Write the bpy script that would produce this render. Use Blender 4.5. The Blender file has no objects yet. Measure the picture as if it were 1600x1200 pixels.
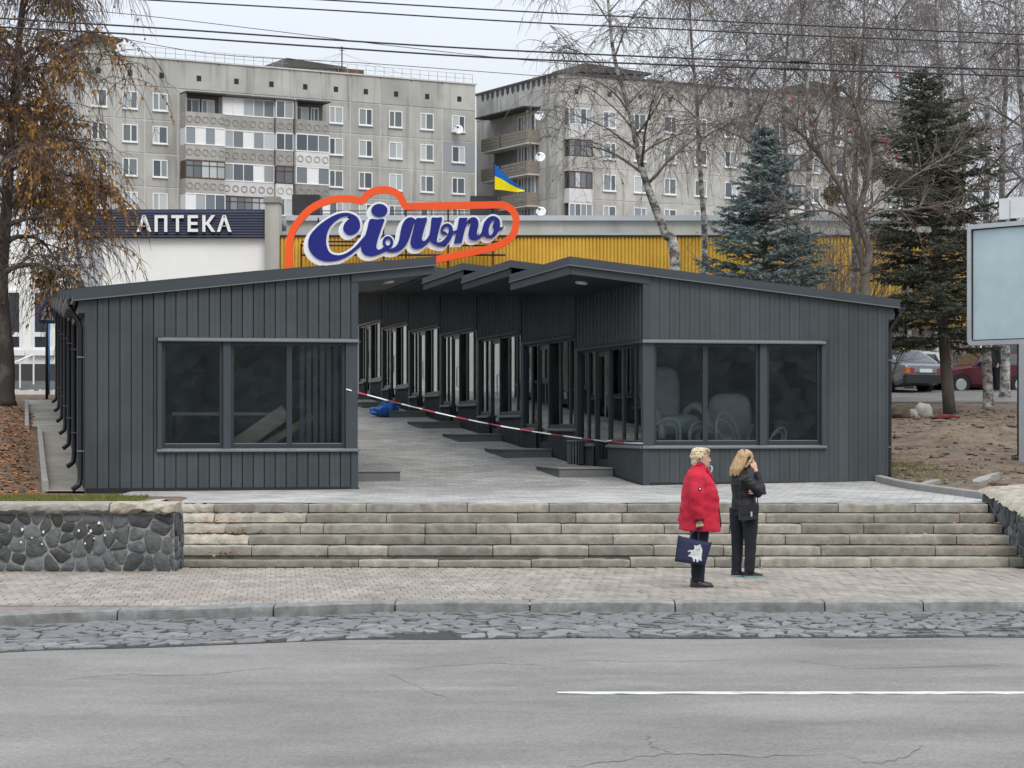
import bpy, bmesh, math, random
import numpy as np
from math import sin, cos, pi, radians, sqrt, atan2
from mathutils import Vector, Matrix, noise, geometry

R = random.Random(7)
scene = bpy.context.scene
COL = scene.collection

# ------------------------------------------------------------------ camera
EYE = 1.92
F = 3500.0                       # focal length in photo pixels (1600 wide)
YH = 660.0                       # horizon row in the photo
cam = bpy.data.cameras.new("camera")
cam.sensor_width = 36.0
cam.lens = 36.0 * F / 1600.0
cam.shift_y = (YH - 600.0) / 1600.0
cam.clip_start = 0.5
cam.clip_end = 2000.0
camo = bpy.data.objects.new("camera", cam)
COL.objects.link(camo)
camo.location = (0, 0, EYE)
camo.rotation_euler = (pi / 2, 0, 0)
scene.camera = camo

# ------------------------------------------------------------------ sky and sun
SUN_EL, SUN_AZ = radians(52), radians(200)      # high, behind the camera, veiled by cloud
world = bpy.data.worlds.new("World")
scene.world = world
world.use_nodes = True
wn, wl = world.node_tree.nodes, world.node_tree.links
wn.clear()
w_out = wn.new("ShaderNodeOutputWorld")
w_bg = wn.new("ShaderNodeBackground")
w_sky = wn.new("ShaderNodeTexSky")
w_sky.sky_type = 'NISHITA'
w_sky.sun_disc = False
w_sky.sun_elevation = SUN_EL
w_sky.sun_rotation = SUN_AZ
w_sky.air_density = 1.0
w_sky.dust_density = 3.0
w_scale = wn.new("ShaderNodeMixRGB"); w_scale.blend_type = 'MULTIPLY'; w_scale.inputs[0].default_value = 1.0
w_scale.inputs[2].default_value = (0.1, 0.1, 0.1, 1)
wl.new(w_sky.outputs[0], w_scale.inputs[1])
# even cloud cover: an overcast sky grows brighter towards the zenith (CIE overcast sky)
w_tc = wn.new("ShaderNodeTexCoord")
w_sep = wn.new("ShaderNodeSeparateXYZ"); wl.new(w_tc.outputs['Generated'], w_sep.inputs[0])
w_ramp = wn.new("ShaderNodeMapRange")
w_ramp.inputs['From Min'].default_value = 0.0; w_ramp.inputs['From Max'].default_value = 1.0
w_ramp.inputs['To Min'].default_value = 0.70; w_ramp.inputs['To Max'].default_value = 1.85
wl.new(w_sep.outputs[2], w_ramp.inputs['Value'])
w_noise = wn.new("ShaderNodeTexNoise"); w_noise.inputs['Scale'].default_value = 3.2; w_noise.inputs['Detail'].default_value = 4
w_map = wn.new("ShaderNodeMapping"); w_map.inputs['Scale'].default_value = (1, 1, 3)
wl.new(w_tc.outputs['Generated'], w_map.inputs[0]); wl.new(w_map.outputs[0], w_noise.inputs['Vector'])
w_cl = wn.new("ShaderNodeMixRGB"); w_cl.inputs[1].default_value = (0.87, 0.955, 1.07, 1); w_cl.inputs[2].default_value = (0.95, 0.995, 1.05, 1)
wl.new(w_noise.outputs[0], w_cl.inputs[0])
w_mul = wn.new("ShaderNodeMixRGB"); w_mul.blend_type = 'MULTIPLY'; w_mul.inputs[0].default_value = 1.0
wl.new(w_cl.outputs[0], w_mul.inputs[1]); wl.new(w_ramp.outputs[0], w_mul.inputs[2])
w_mix = wn.new("ShaderNodeMixRGB"); w_mix.inputs[0].default_value = 0.93
wl.new(w_scale.outputs[0], w_mix.inputs[1]); wl.new(w_mul.outputs[0], w_mix.inputs[2])
wl.new(w_mix.outputs[0], w_bg.inputs['Color'])
w_bg.inputs['Strength'].default_value = 1.0
wl.new(w_bg.outputs[0], w_out.inputs[0])

sun = bpy.data.lights.new("sun", 'SUN')
sun.energy = 1.6
sun.angle = radians(25)
sun.color = (1.0, 0.92, 0.82)
suno = bpy.data.objects.new("sun", sun)
COL.objects.link(suno)
suno.rotation_euler = (pi / 2 - SUN_EL, 0, pi - SUN_AZ + pi) if False else (radians(38), 0, radians(24))

scene.view_settings.view_transform = 'Standard'
scene.view_settings.look = 'None'
scene.view_settings.gamma = 1.0
scene.view_settings.exposure = 0.12
scene.view_settings.use_curve_mapping = False
scene.cycles.max_bounces = 6
scene.cycles.transparent_max_bounces = 12

# ------------------------------------------------------------------ helpers
def lin(c):
    return tuple(((x / 255.0) / 12.92 if x <= 10 else (((x / 255.0) + 0.055) / 1.055) ** 2.4) for x in c)

def PX(x, y, D):                 # a photo pixel at distance D -> world point
    return Vector(((x - 800) / F * D, D, EYE - (y - YH) / F * D))

class MB:
    def __init__(s):
        s.v, s.f, s.m = [], [], []
    def add(s, vs, fs, mi=0):
        o = len(s.v)
        s.v.extend([tuple(p) for p in vs])
        for q in fs:
            s.f.append(tuple(i + o for i in q)); s.m.append(mi)
        return s
    def box(s, x0, y0, z0, x1, y1, z1, mi=0):
        if x0 > x1: x0, x1 = x1, x0
        if y0 > y1: y0, y1 = y1, y0
        if z0 > z1: z0, z1 = z1, z0
        s.add([(x0, y0, z0), (x1, y0, z0), (x1, y1, z0), (x0, y1, z0), (x0, y0, z1), (x1, y0, z1), (x1, y1, z1), (x0, y1, z1)],
              [(0, 3, 2, 1), (4, 5, 6, 7), (0, 1, 5, 4), (1, 2, 6, 5), (2, 3, 7, 6), (3, 0, 4, 7)], mi)
        return s
    def obox(s, c, ax, ay, az, mi=0):
        c, ax, ay, az = Vector(c), Vector(ax), Vector(ay), Vector(az)
        p = [c + i * ax + j * ay + k * az for k in (-1, 1) for j in (-1, 1) for i in (-1, 1)]
        s.add(p, [(0, 2, 3, 1), (4, 5, 7, 6), (0, 1, 5, 4), (1, 3, 7, 5), (3, 2, 6, 7), (2, 0, 4, 6)], mi)
        return s
    def hexa(s, p, mi=0):        # 8 points: bottom ring then top ring
        s.add(p, [(0, 3, 2, 1), (4, 5, 6, 7), (0, 1, 5, 4), (1, 2, 6, 5), (2, 3, 7, 6), (3, 0, 4, 7)], mi)
        return s
    def tube(s, pts, rad, n=6, cap=True, mi=0, squash=None):
        m = len(pts)
        if m < 2: return s
        if not hasattr(rad, '__len__'): rad = [rad] * m
        pts = [Vector(p) for p in pts]
        o = len(s.v)
        ref = None
        for i in range(m):
            t = (pts[min(i + 1, m - 1)] - pts[max(i - 1, 0)])
            if t.length < 1e-9: t = Vector((0, 0, 1))
            t.normalize()
            if ref is None:
                ref = Vector((1, 0, 0)) if abs(t.x) < 0.8 else Vector((0, 1, 0))
            a = ref - t * ref.dot(t)
            if a.length < 1e-6: a = t.orthogonal()
            a.normalize(); ref = a
            b = t.cross(a)
            for k in range(n):
                w = 2 * pi * k / n
                s.v.append(tuple(pts[i] + (a * cos(w) + b * sin(w)) * rad[i]))
        for i in range(m - 1):
            for k in range(n):
                k2 = (k + 1) % n
                s.f.append((o + i * n + k, o + i * n + k2, o + (i + 1) * n + k2, o + (i + 1) * n + k)); s.m.append(mi)
        if cap:
            s.f.append(tuple(o + k for k in reversed(range(n)))); s.m.append(mi)
            s.f.append(tuple(o + (m - 1) * n + k for k in range(n))); s.m.append(mi)
        return s
    def loft(s, rings, cap=True, mi=0):
        n = len(rings[0]); o = len(s.v)
        for r in rings: s.v.extend([tuple(p) for p in r])
        for i in range(len(rings) - 1):
            for k in range(n):
                k2 = (k + 1) % n
                s.f.append((o + i * n + k, o + i * n + k2, o + (i + 1) * n + k2, o + (i + 1) * n + k)); s.m.append(mi)
        if cap:
            s.f.append(tuple(o + k for k in reversed(range(n)))); s.m.append(mi)
            e = o + (len(rings) - 1) * n
            s.f.append(tuple(e + k for k in range(n))); s.m.append(mi)
        return s
    def ell(s, c, r, nu=12, nv=8, mi=0, M=None):
        c = Vector(c); rings = []
        for j in range(1, nv):
            a = pi * j / nv
            ring = []
            for k in range(nu):
                b = 2 * pi * k / nu
                p = Vector((r[0] * sin(a) * cos(b), r[1] * sin(a) * sin(b), -r[2] * cos(a)))
                if M: p = M @ p
                ring.append(c + p)
            rings.append(ring)
        return s.loft(rings, True, mi)
    def prism(s, loops, fn, y0, y1, mi=0):
        """loops of 2-D points (outer, holes) filled and given depth; fn(a, b, d) -> 3-D point"""
        tri = geometry.tessellate_polygon([[Vector((p[0], p[1], 0)) for p in l] for l in loops])
        flat = [p for l in loops for p in l]
        n = len(flat); o = len(s.v)
        s.v.extend([tuple(fn(p[0], p[1], y0)) for p in flat])
        s.v.extend([tuple(fn(p[0], p[1], y1)) for p in flat])
        for t in tri:
            s.f.append(tuple(o + i for i in t)); s.m.append(mi)
            s.f.append(tuple(o + n + i for i in reversed(t))); s.m.append(mi)
        b = 0
        for l in loops:
            k = len(l)
            for i in range(k):
                j = (i + 1) % k
                s.f.append((o + b + i, o + b + j, o + n + b + j, o + n + b + i)); s.m.append(mi)
            b += k
        return s

MESHES = {}
def mesh(name, mb, mats, smooth=False):
    me = bpy.data.meshes.new(name)
    me.from_pydata(mb.v, [], mb.f)
    if not isinstance(mats, (list, tuple)): mats = [mats]
    for m in mats: me.materials.append(m)
    if len(mats) > 1: me.polygons.foreach_set('material_index', mb.m)
    if smooth: me.polygons.foreach_set('use_smooth', [True] * len(me.polygons))
    me.update()
    return me

def link(name, me, parent=None, loc=None, kind=None, label=None):
    o = bpy.data.objects.new(name, me)
    COL.objects.link(o)
    if parent is not None: o.parent = parent
    if loc is not None: o.location = loc
    if kind: o['kind'] = kind
    if label: o['label'] = label
    return o

def obj(name, mb, mats, parent=None, smooth=False, loc=None, kind=None, label=None, world_of=None):
    if world_of is not None:     # built in world coordinates, moved into the frame of an unrotated parent
        w = Vector(world_of)
        mb.v = [(p[0] - w[0], p[1] - w[1], p[2] - w[2]) for p in mb.v]
    return link(name, mesh(name, mb, mats, smooth), parent, loc, kind, label)

def tag(o, label, cat, group=None):
    o['label'] = label; o['category'] = cat
    if group: o['group'] = group
    return o

def thing(name, label, cat, loc=(0, 0, 0), rotz=0.0, group=None):
    o = bpy.data.objects.new(name, None)
    COL.objects.link(o)
    o.empty_display_size = 0.2
    o.location = loc; o.rotation_euler = (0, 0, rotz)
    return tag(o, label, cat, group)

def dup(root, loc, rotz, label, group=None):
    r = root.copy(); COL.objects.link(r)
    r.location = loc; r.rotation_euler = (0, 0, rotz); r['label'] = label
    if group: r['group'] = group
    for ch in list(root.children):
        c = ch.copy(); COL.objects.link(c); c.parent = r
        for g in list(ch.children):
            d = g.copy(); COL.objects.link(d); d.parent = c
    return r

def smoothen(o, angle=35):
    me = o.data
    me.polygons.foreach_set('use_smooth', [True] * len(me.polygons))
    try:
        me.set_sharp_from_angle(angle=radians(angle))
    except Exception:
        pass
    return o

# ------------------------------------------------------------------ materials
def mat(name, col, rough=0.7, metal=0.0, var=0.12, scale=4.0, bump=0.0, bscale=60.0, rnd=0.0, spec=0.4, col2=None, stretch=(1, 1, 1),
        streak=0.0, streak_col=(0.05, 0.05, 0.05), detail=5.0, thr=None):
    m = bpy.data.materials.new(name); m.use_nodes = True
    nt = m.node_tree; n, l = nt.nodes, nt.links
    b = n['Principled BSDF']
    b.inputs['Roughness'].default_value = rough
    b.inputs['Metallic'].default_value = metal
    b.inputs['Specular IOR Level'].default_value = spec
    geo = n.new('ShaderNodeNewGeometry')
    mp = n.new('ShaderNodeMapping'); mp.inputs['Scale'].default_value = stretch
    l.new(geo.outputs['Position'], mp.inputs[0])
    tx = n.new('ShaderNodeTexNoise'); tx.inputs['Scale'].default_value = scale; tx.inputs['Detail'].default_value = detail
    tx.inputs['Roughness'].default_value = 0.62
    l.new(mp.outputs[0], tx.inputs['Vector'])
    mx = n.new('ShaderNodeMixRGB')
    c2 = col2 if col2 else tuple(min(1, c * (1 + var)) for c in col)
    c1 = tuple(c * (1 - var) for c in col) if not col2 else col
    mx.inputs[1].default_value = (*c1, 1); mx.inputs[2].default_value = (*c2, 1)
    rp = n.new('ShaderNodeMapRange')
    lo, hi = thr if thr else (0.3, 0.7)
    rp.inputs['From Min'].default_value = lo; rp.inputs['From Max'].default_value = hi
    l.new(tx.outputs[0], rp.inputs['Value']); l.new(rp.outputs[0], mx.inputs[0])
    last = mx.outputs[0]
    if rnd > 0:
        oi = n.new('ShaderNodeObjectInfo')
        mr = n.new('ShaderNodeMapRange'); mr.inputs['To Min'].default_value = 1 - rnd; mr.inputs['To Max'].default_value = 1 + rnd
        l.new(oi.outputs['Random'], mr.inputs['Value'])
        mm = n.new('ShaderNodeMixRGB'); mm.blend_type = 'MULTIPLY'; mm.inputs[0].default_value = 1
        l.new(last, mm.inputs[1]); l.new(mr.outputs[0], mm.inputs[2]); last = mm.outputs[0]
    if streak > 0:
        mp2 = n.new('ShaderNodeMapping'); mp2.inputs['Scale'].default_value = (1.1, 1.1, 0.09)
        l.new(geo.outputs['Position'], mp2.inputs[0])
        t2 = n.new('ShaderNodeTexNoise'); t2.inputs['Scale'].default_value = 1.6; t2.inputs['Detail'].default_value = 6
        l.new(mp2.outputs[0], t2.inputs['Vector'])
        r2 = n.new('ShaderNodeMapRange'); r2.inputs['From Min'].default_value = 0.52; r2.inputs['From Max'].default_value = 0.75
        r2.inputs['To Max'].default_value = streak
        l.new(t2.outputs[0], r2.inputs['Value'])
        m2 = n.new('ShaderNodeMixRGB'); m2.inputs[2].default_value = (*streak_col, 1)
        l.new(r2.outputs[0], m2.inputs[0]); l.new(last, m2.inputs[1]); last = m2.outputs[0]
    l.new(last, b.inputs['Base Color'])
    if bump > 0:
        t3 = n.new('ShaderNodeTexNoise'); t3.inputs['Scale'].default_value = bscale; t3.inputs['Detail'].default_value = 4
        l.new(geo.outputs['Position'], t3.inputs['Vector'])
        bp = n.new('ShaderNodeBump'); bp.inputs['Strength'].default_value = bump; bp.inputs['Distance'].default_value = 0.02
        l.new(t3.outputs[0], bp.inputs['Height']); l.new(bp.outputs[0], b.inputs['Normal'])
    return m

def glass(name, tint=(0.6, 0.66, 0.66), body=0.10, rough=0.0, ior=1.5):
    m = bpy.data.materials.new(name); m.use_nodes = True
    n, l = m.node_tree.nodes, m.node_tree.links
    n.clear()
    o = n.new('ShaderNodeOutputMaterial')
    tr = n.new('ShaderNodeBsdfTransparent'); tr.inputs[0].default_value = (*tint, 1)
    gl = n.new('ShaderNodeBsdfGlossy'); gl.inputs['Roughness'].default_value = rough; gl.inputs[0].default_value = (0.9, 0.95, 0.95, 1)
    fr = n.new('ShaderNodeFresnel'); fr.inputs[0].default_value = ior
    ad = n.new('ShaderNodeMath'); ad.operation = 'ADD'; ad.inputs[1].default_value = body; ad.use_clamp = True
    l.new(fr.outputs[0], ad.inputs[0])
    mx = n.new('ShaderNodeMixShader')
    l.new(ad.outputs[0], mx.inputs[0]); l.new(tr.outputs[0], mx.inputs[1]); l.new(gl.outputs[0], mx.inputs[2])
    l.new(mx.outputs[0], o.inputs[0])
    return m

def randcol(name, cols, rough=0.6, spec=0.4, metal=0.0):
    """one of several colours per object"""
    m = bpy.data.materials.new(name); m.use_nodes = True
    n, l = m.node_tree.nodes, m.node_tree.links
    b = n['Principled BSDF']; b.inputs['Roughness'].default_value = rough; b.inputs['Specular IOR Level'].default_value = spec
    b.inputs['Metallic'].default_value = metal
    oi = n.new('ShaderNodeObjectInfo'); cr = n.new('ShaderNodeValToRGB')
    cr.color_ramp.interpolation = 'CONSTANT'
    el = cr.color_ramp.elements
    el[0].position = 0; el[0].color = (*cols[0], 1)
    el[1].position = 1.0 / len(cols); el[1].color = (*cols[1], 1)
    for i in range(2, len(cols)):
        e = el.new(i / len(cols)); e.color = (*cols[i], 1)
    l.new(oi.outputs['Random'], cr.inputs[0]); l.new(cr.outputs[0], b.inputs['Base Color'])
    return m

M_ANTH = mat("anthracite_cladding", (0.047, 0.057, 0.062), 0.55, 0.0, 0.2, 1.1, rnd=0.12, spec=0.4, streak=0.3, streak_col=(0.085, 0.09, 0.09))
M_ANTH_TRIM = mat("anthracite_trim", (0.044, 0.053, 0.062), 0.5, 0.0, 0.08, 2.0, spec=0.4)
M_DRIP = mat("drip_edge_metal", (0.13, 0.145, 0.155), 0.4, 0.0, 0.06, 6.0, spec=0.5)
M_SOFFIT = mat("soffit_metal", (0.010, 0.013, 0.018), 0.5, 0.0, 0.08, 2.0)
M_FRAME = mat("window_frame_dark", (0.026, 0.032, 0.040), 0.4, 0.0, 0.05, 3.0, spec=0.5)
M_GLASS = glass("window_glass", (0.84, 0.865, 0.875), 0.10)
M_BLACK = mat("black_metal", (0.014, 0.016, 0.02), 0.45, 0.0, 0.1, 3.0)
M_ROOM = mat("room_wall", (0.42, 0.45, 0.45), 0.8, 0, 0.2, 1.2)
M_WHITEPLAST = mat("white_plastic", (0.75, 0.76, 0.77), 0.4, 0, 0.04, 4)
M_GRANITE = mat("granite_step", (0.175, 0.160, 0.132), 0.9, 0, 0.30, 7.0, bump=0.8, bscale=60, rnd=0.26, col2=(0.33, 0.312, 0.27), streak=0.55, streak_col=(0.11, 0.092, 0.07))
M_GRANITE_BR = mat("broken_concrete", (0.32, 0.29, 0.235), 0.95, 0, 0.35, 7.0, bump=1.0, bscale=28, rnd=0.12)
M_KERB = mat("kerb_granite", (0.135, 0.137, 0.133), 0.85, 0, 0.45, 7.0, bump=0.5, bscale=70, rnd=0.12, col2=(0.27, 0.275, 0.27))
M_CONC = mat("concrete", (0.27, 0.265, 0.25), 0.85, 0, 0.15, 3.0, bump=0.2, bscale=60)
M_CONC_DK = mat("concrete_slab_grey", (0.16, 0.17, 0.165), 0.8, 0, 0.12, 3.0, bump=0.15, bscale=60)
M_RUBBLE = mat("rubble_stone", (0.055, 0.062, 0.068), 0.75, 0, 0.45, 9.0, bump=0.7, bscale=35, rnd=0.5, col2=(0.125, 0.132, 0.135))
M_MORTAR = mat("mortar", (0.26, 0.26, 0.23), 0.95, 0, 0.35, 12.0, bump=0.6, bscale=40)
M_WHITE = mat("white_paint", (0.8, 0.8, 0.79), 0.6, 0, 0.03, 3)
# ------------------------------------------------------------------ ground heights
def gz(y):                        # height of the sloping square at distance y
    if y < 36: return 0.78 + (y - 31.7) * 0.0128
    if y < 37.2: return 0.835 + (y - 36) * 0.0275
    if y < 72: return 0.868 + (y - 37.2) * 0.0595
    if y < 100: return 2.94 + (y - 72) * 0.004
    return 3.05

TH = math.atan(0.217)
CU, SU = cos(TH), sin(TH)
UD = Vector((CU, SU, 0)); VD = Vector((-SU, CU, 0))
ORL = Vector((-2.4995, 36.15, 0.835))
ORR = Vector((2.179, 37.2, 0.868))
PITCH, RISE = 4.65, 0.27
KW, KD = 4.3, 4.62

def left_u(x, y):                 # distance outwards from the left row's alley wall line
    return -((x - ORL.x) * CU + (y - ORL.y) * SU)
def right_u(x, y):
    return ((x - ORR.x) * CU + (y - ORR.y) * SU)

def sstep(a, b, x):
    t = max(0.0, min(1.0, (x - a) / (b - a))); return t * t * (3 - 2 * t)

def soil_z(x, y):
    z = gz(max(y, 31.7)) - 0.03
    lu, ru = left_u(x, y), right_u(x, y)
    if x < -4.6:
        z += 0.10 * (1 - sstep(30, 36, y))
        # bank of leaf mulch left of the path
        k = sstep(4.95, 5.6, lu) * sstep(36.3, 38.5, y) * (1 - sstep(58, 64, y))
        z += k * (0.22 + 0.18 * sstep(5.4, 7.5, lu) + 0.10 * noise.noise((x * 0.6, y * 0.35, 3)) + 0.05 * noise.noise((x * 2.2, y * 1.5, 9)))
        z += 0.02 * noise.noise((x * 3, y * 3, 1)) * (1 - sstep(34, 36, y))
    if x > 5.0 and ru > 4.35 or (x > 6.9):
        k = sstep(4.4, 5.4, ru) if y > 38 else sstep(6.95, 7.4, x)
        z += k * (0.06 + 0.14 * (1 - sstep(31, 35, y)) + 0.05 * noise.noise((x * 1.3, y * 0.8, 5)) + 0.03 * noise.noise((x * 3.1, y * 2.3, 7)))
        for (mx, my, mr, mh) in ((9.3, 46.5, 1.5, 0.30), (10.2, 47.6, 1.3, 0.2), (8.4, 44.0, 1.2, 0.12), (10.8, 50.5, 2.0, 0.12), (7.9, 36.3, 0.7, 0.12)):
            d2 = ((x - mx) / mr) ** 2 + ((y - my) / (mr * 0.8)) ** 2
            if d2 < 6: z += k * mh * math.exp(-d2) * (1 + 0.5 * noise.noise((x * 4, y * 4, 2)))
    return z

# soil material: earth with leaf litter
def soil_material():
    m = mat("earth", (0.060, 0.043, 0.030), 0.95, 0, 0.3, 1.7, bump=1.0, bscale=7, col2=(0.195, 0.152, 0.110), detail=10)
    n, l = m.node_tree.nodes, m.node_tree.links
    b = n['Principled BSDF']
    old = b.inputs['Base Color'].links[0].from_socket
    geo = n.new('ShaderNodeNewGeometry')
    vo = n.new('ShaderNodeTexVoronoi'); vo.inputs['Scale'].default_value = 16
    mp = n.new('ShaderNodeMapping'); mp.inputs['Scale'].default_value = (1, 0.6, 1); l.new(geo.outputs['Position'], mp.inputs[0]); l.new(mp.outputs[0], vo.inputs['Vector'])
    sp = n.new('ShaderNodeSeparateXYZ'); l.new(vo.outputs['Color'], sp.inputs[0])
    # leaf litter lies thick on the bank on the left (x < -6), thinly elsewhere
    px = n.new('ShaderNodeSeparateXYZ'); l.new(geo.outputs['Position'], px.inputs[0])
    mr = n.new('ShaderNodeMapRange'); mr.inputs['From Min'].default_value = -7.0; mr.inputs['From Max'].default_value = -5.0
    mr.inputs['To Min'].default_value = 0.35; mr.inputs['To Max'].default_value = 0.86
    l.new(px.outputs[0], mr.inputs['Value'])
    gt = n.new('ShaderNodeMath'); gt.operation = 'GREATER_THAN'; l.new(sp.outputs[0], gt.inputs[0]); l.new(mr.outputs[0], gt.inputs[1])
    cr = n.new('ShaderNodeValToRGB'); e = cr.color_ramp.elements
    e[0].color = (0.055, 0.035, 0.022, 1); e[1].color = (0.21, 0.12, 0.065, 1)
    q = e.new(0.5); q.color = (0.13, 0.066, 0.034, 1)
    l.new(sp.outputs[1], cr.inputs[0])
    mx = n.new('ShaderNodeMixRGB'); l.new(gt.outputs[0], mx.inputs[0]); l.new(old, mx.inputs[1]); l.new(cr.outputs[0], mx.inputs[2])
    l.new(mx.outputs[0], b.inputs['Base Color'])
    return m
M_SOIL = soil_material()

def build_ground():
    xs = sorted(set([-400, -200, -120, -70, -45, -30, -22, -18] + [round(-16 + 0.3 * i, 3) for i in range(107)] + [-5.0, -4.45, 6.85, 18, 22, 30, 45, 70, 120, 200, 400]))
    ys = sorted(set([29.0, 29.5, 30, 30.5, 31, 31.6] + [round(32 + 0.35 * i, 3) for i in range(115)] + [74, 78, 84, 92, 100, 120, 160, 220, 320, 500, 900, 1500]))
    mb = MB()
    idx = {}
    for j, y in enumerate(ys):
        for i, x in enumerate(xs):
            idx[i, j] = len(mb.v); mb.v.append((x, y, soil_z(x, y)))
    for j in range(len(ys) - 1):
        for i in range(len(xs) - 1):
            if ys[j] < 31.55 and xs[i] >= -5.01 and xs[i + 1] <= 6.86: continue
            mb.f.append((idx[i, j], idx[i + 1, j], idx[i + 1, j + 1], idx[i, j + 1])); mb.m.append(0)
    obj("ground", mb, M_SOIL, smooth=True, kind='structure')
build_ground()

# ------------------------------------------------------------------ road
def asphalt():
    m = mat("asphalt", (0.150, 0.145, 0.138), 0.9, 0, 0.10, 0.6, bump=0.35, bscale=180, col2=(0.240, 0.231, 0.220), detail=8, stretch=(0.8, 1.2, 1))
    n, l = m.node_tree.nodes, m.node_tree.links
    b = n['Principled BSDF']
    old = b.inputs['Base Color'].links[0].from_socket
    geo = n.new('ShaderNodeNewGeometry')
    # fine aggregate
    t = n.new('ShaderNodeTexNoise'); t.inputs['Scale'].default_value = 42; t.inputs['Detail'].default_value = 2
    l.new(geo.outputs['Position'], t.inputs['Vector'])
    r = n.new('ShaderNodeMapRange'); r.inputs['From Min'].default_value = 0.3; r.inputs['From Max'].default_value = 0.7
    r.inputs['To Min'].default_value = 0.80; r.inputs['To Max'].default_value = 1.2
    l.new(t.outputs[0], r.inputs['Value'])
    mm = n.new('ShaderNodeMixRGB'); mm.blend_type = 'MULTIPLY'; mm.inputs[0].default_value = 1
    l.new(old, mm.inputs[1]); l.new(r.outputs[0], mm.inputs[2])
    # worn wheel tracks: long pale and dark bands
    mp = n.new('ShaderNodeMapping'); mp.inputs['Scale'].default_value = (0.05, 0.9, 1)
    l.new(geo.outputs['Position'], mp.inputs[0])
    t2 = n.new('ShaderNodeTexNoise'); t2.inputs['Scale'].default_value = 1.2; t2.inputs['Detail'].default_value = 5; l.new(mp.outputs[0], t2.inputs['Vector'])
    r2 = n.new('ShaderNodeMapRange'); r2.inputs['From Min'].default_value = 0.35; r2.inputs['From Max'].default_value = 0.65
    r2.inputs['To Min'].default_value = 0.93; r2.inputs['To Max'].default_value = 1.06
    l.new(t2.outputs[0], r2.inputs['Value'])
    m2 = n.new('ShaderNodeMixRGB'); m2.blend_type = 'MULTIPLY'; m2.inputs[0].default_value = 1
    l.new(mm.outputs[0], m2.inputs[1]); l.new(r2.outputs[0], m2.inputs[2])
    # oil drips and damp stains
    t4 = n.new('ShaderNodeTexNoise'); t4.inputs['Scale'].default_value = .55; t4.inputs['Detail'].default_value = 9; t4.inputs['Roughness'].default_value = .7
    mp4 = n.new('ShaderNodeMapping'); mp4.inputs['Scale'].default_value = (.5, 1, 1); l.new(geo.outputs['Position'], mp4.inputs[0]); l.new(mp4.outputs[0], t4.inputs['Vector'])
    r4 = n.new('ShaderNodeMapRange'); r4.inputs['From Min'].default_value = .50; r4.inputs['From Max'].default_value = .74; r4.inputs['To Min'].default_value = 1; r4.inputs['To Max'].default_value = .66
    l.new(t4.outputs[0], r4.inputs['Value'])
    m4 = n.new('ShaderNodeMixRGB'); m4.blend_type = 'MULTIPLY'; m4.inputs[0].default_value = 1
    l.new(m2.outputs[0], m4.inputs[1]); l.new(r4.outputs[0], m4.inputs[2])
    l.new(m4.outputs[0], b.inputs['Base Color'])
    return m
M_ASPH = asphalt()
RZ = -0.13
# kerb line (foot of the kerb), by distance
KERB = [(-60, -8.0), (-30, 7.0), (-14, 17.2), (-9, 20.3), (-6.8, 21.55), (-5.1, 22.35), (-4.18, 22.85), (-2.47, 23.45), (-1.37, 23.9), (1.75, 24.0), (5.5, 24.08), (12, 24.1), (60, 24.3)]
def kerb_y(x):
    for (x0, y0), (x1, y1) in zip(KERB, KERB[1:]):
        if x0 <= x <= x1: return y0 + (y1 - y0) * (x - x0) / (x1 - x0)
    return KERB[-1][1]
mb = MB()
xs = [-60, -30, -14] + [-12 + 0.5 * i for i in range(61)] + [30, 60]
for i, x in enumerate(xs):
    mb.v += [(x, -40, RZ), (x, kerb_y(x) + 0.15 if kerb_y(x) > -30 else -39, RZ)]
for i in range(len(xs) - 1):
    mb.f.append((2 * i, 2 * i + 2, 2 * i + 3, 2 * i + 1)); mb.m.append(0)
obj("road", mb, M_ASPH, kind='structure')
# centre line
mb = MB(); mb.box(PX(877, 0, 17).x * 1.0, 16.90, RZ + 0.002, 30, 17.03, RZ + 0.006)
xl = (877 - 800) / F * 16.96
mb = MB(); rl = random.Random(8)
xs_l = [xl + .12 * i for i in range(300)]
for q, x in enumerate(xs_l):
    e = .012 if q else .03
    for yy, zz in ((16.89, .002), (16.89, .006), (17.02, .006), (17.02, .002)): mb.v.append((x + (rl.uniform(-.04, .04) if q == 0 else 0), yy + rl.uniform(-e, e), RZ + zz))
for q in range(len(xs_l) - 1):
    for k in range(3): mb.f.append((4 * q + k, 4 * q + 4 + k, 4 * q + 5 + k, 4 * q + 1 + k)); mb.m.append(0)
M_LINE = mat("road_paint", (0.23, 0.225, 0.22), 0.8, 0, 0.12, 16, bump=0.2, bscale=100, col2=(0.56, 0.56, 0.53), thr=(.30, .50), detail=9, stretch=(.35, 1, 1))
obj("road_marking", mb, M_LINE, kind='structure')

# cracks in the asphalt: thin dark seams lying on the road
def crack(pts, w=0.0045):
    mb = MB(); c = []
    for (x, y), (x2, y2) in zip(pts, pts[1:]):
        for k in range(7):
            t = k / 7.0
            D = F * (EYE - RZ) / ((y + (y2 - y) * t) - YH)
            X = (x + (x2 - x) * t - 800) / F * D
            c.append((X + R.uniform(-.02, .02), D + R.uniform(-.06, .06)))
    for i in range(len(c)):
        ww = w * R.uniform(0.4, 1.5) * (0.3 if i in (0, len(c) - 1) else 1)
        mb.v += [(c[i][0], c[i][1] - ww * 1.6, RZ + 0.004), (c[i][0], c[i][1] + ww * 1.6, RZ + 0.004)]
    for i in range(len(c) - 1):
        mb.f.append((2 * i, 2 * i + 2, 2 * i + 3, 2 * i + 1)); mb.m.append(0)
    return mb
M_CRACK = mat("crack_tar", (0.115, 0.113, 0.11), 0.9, 0, 0.2, 20)
cm = MB()
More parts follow.
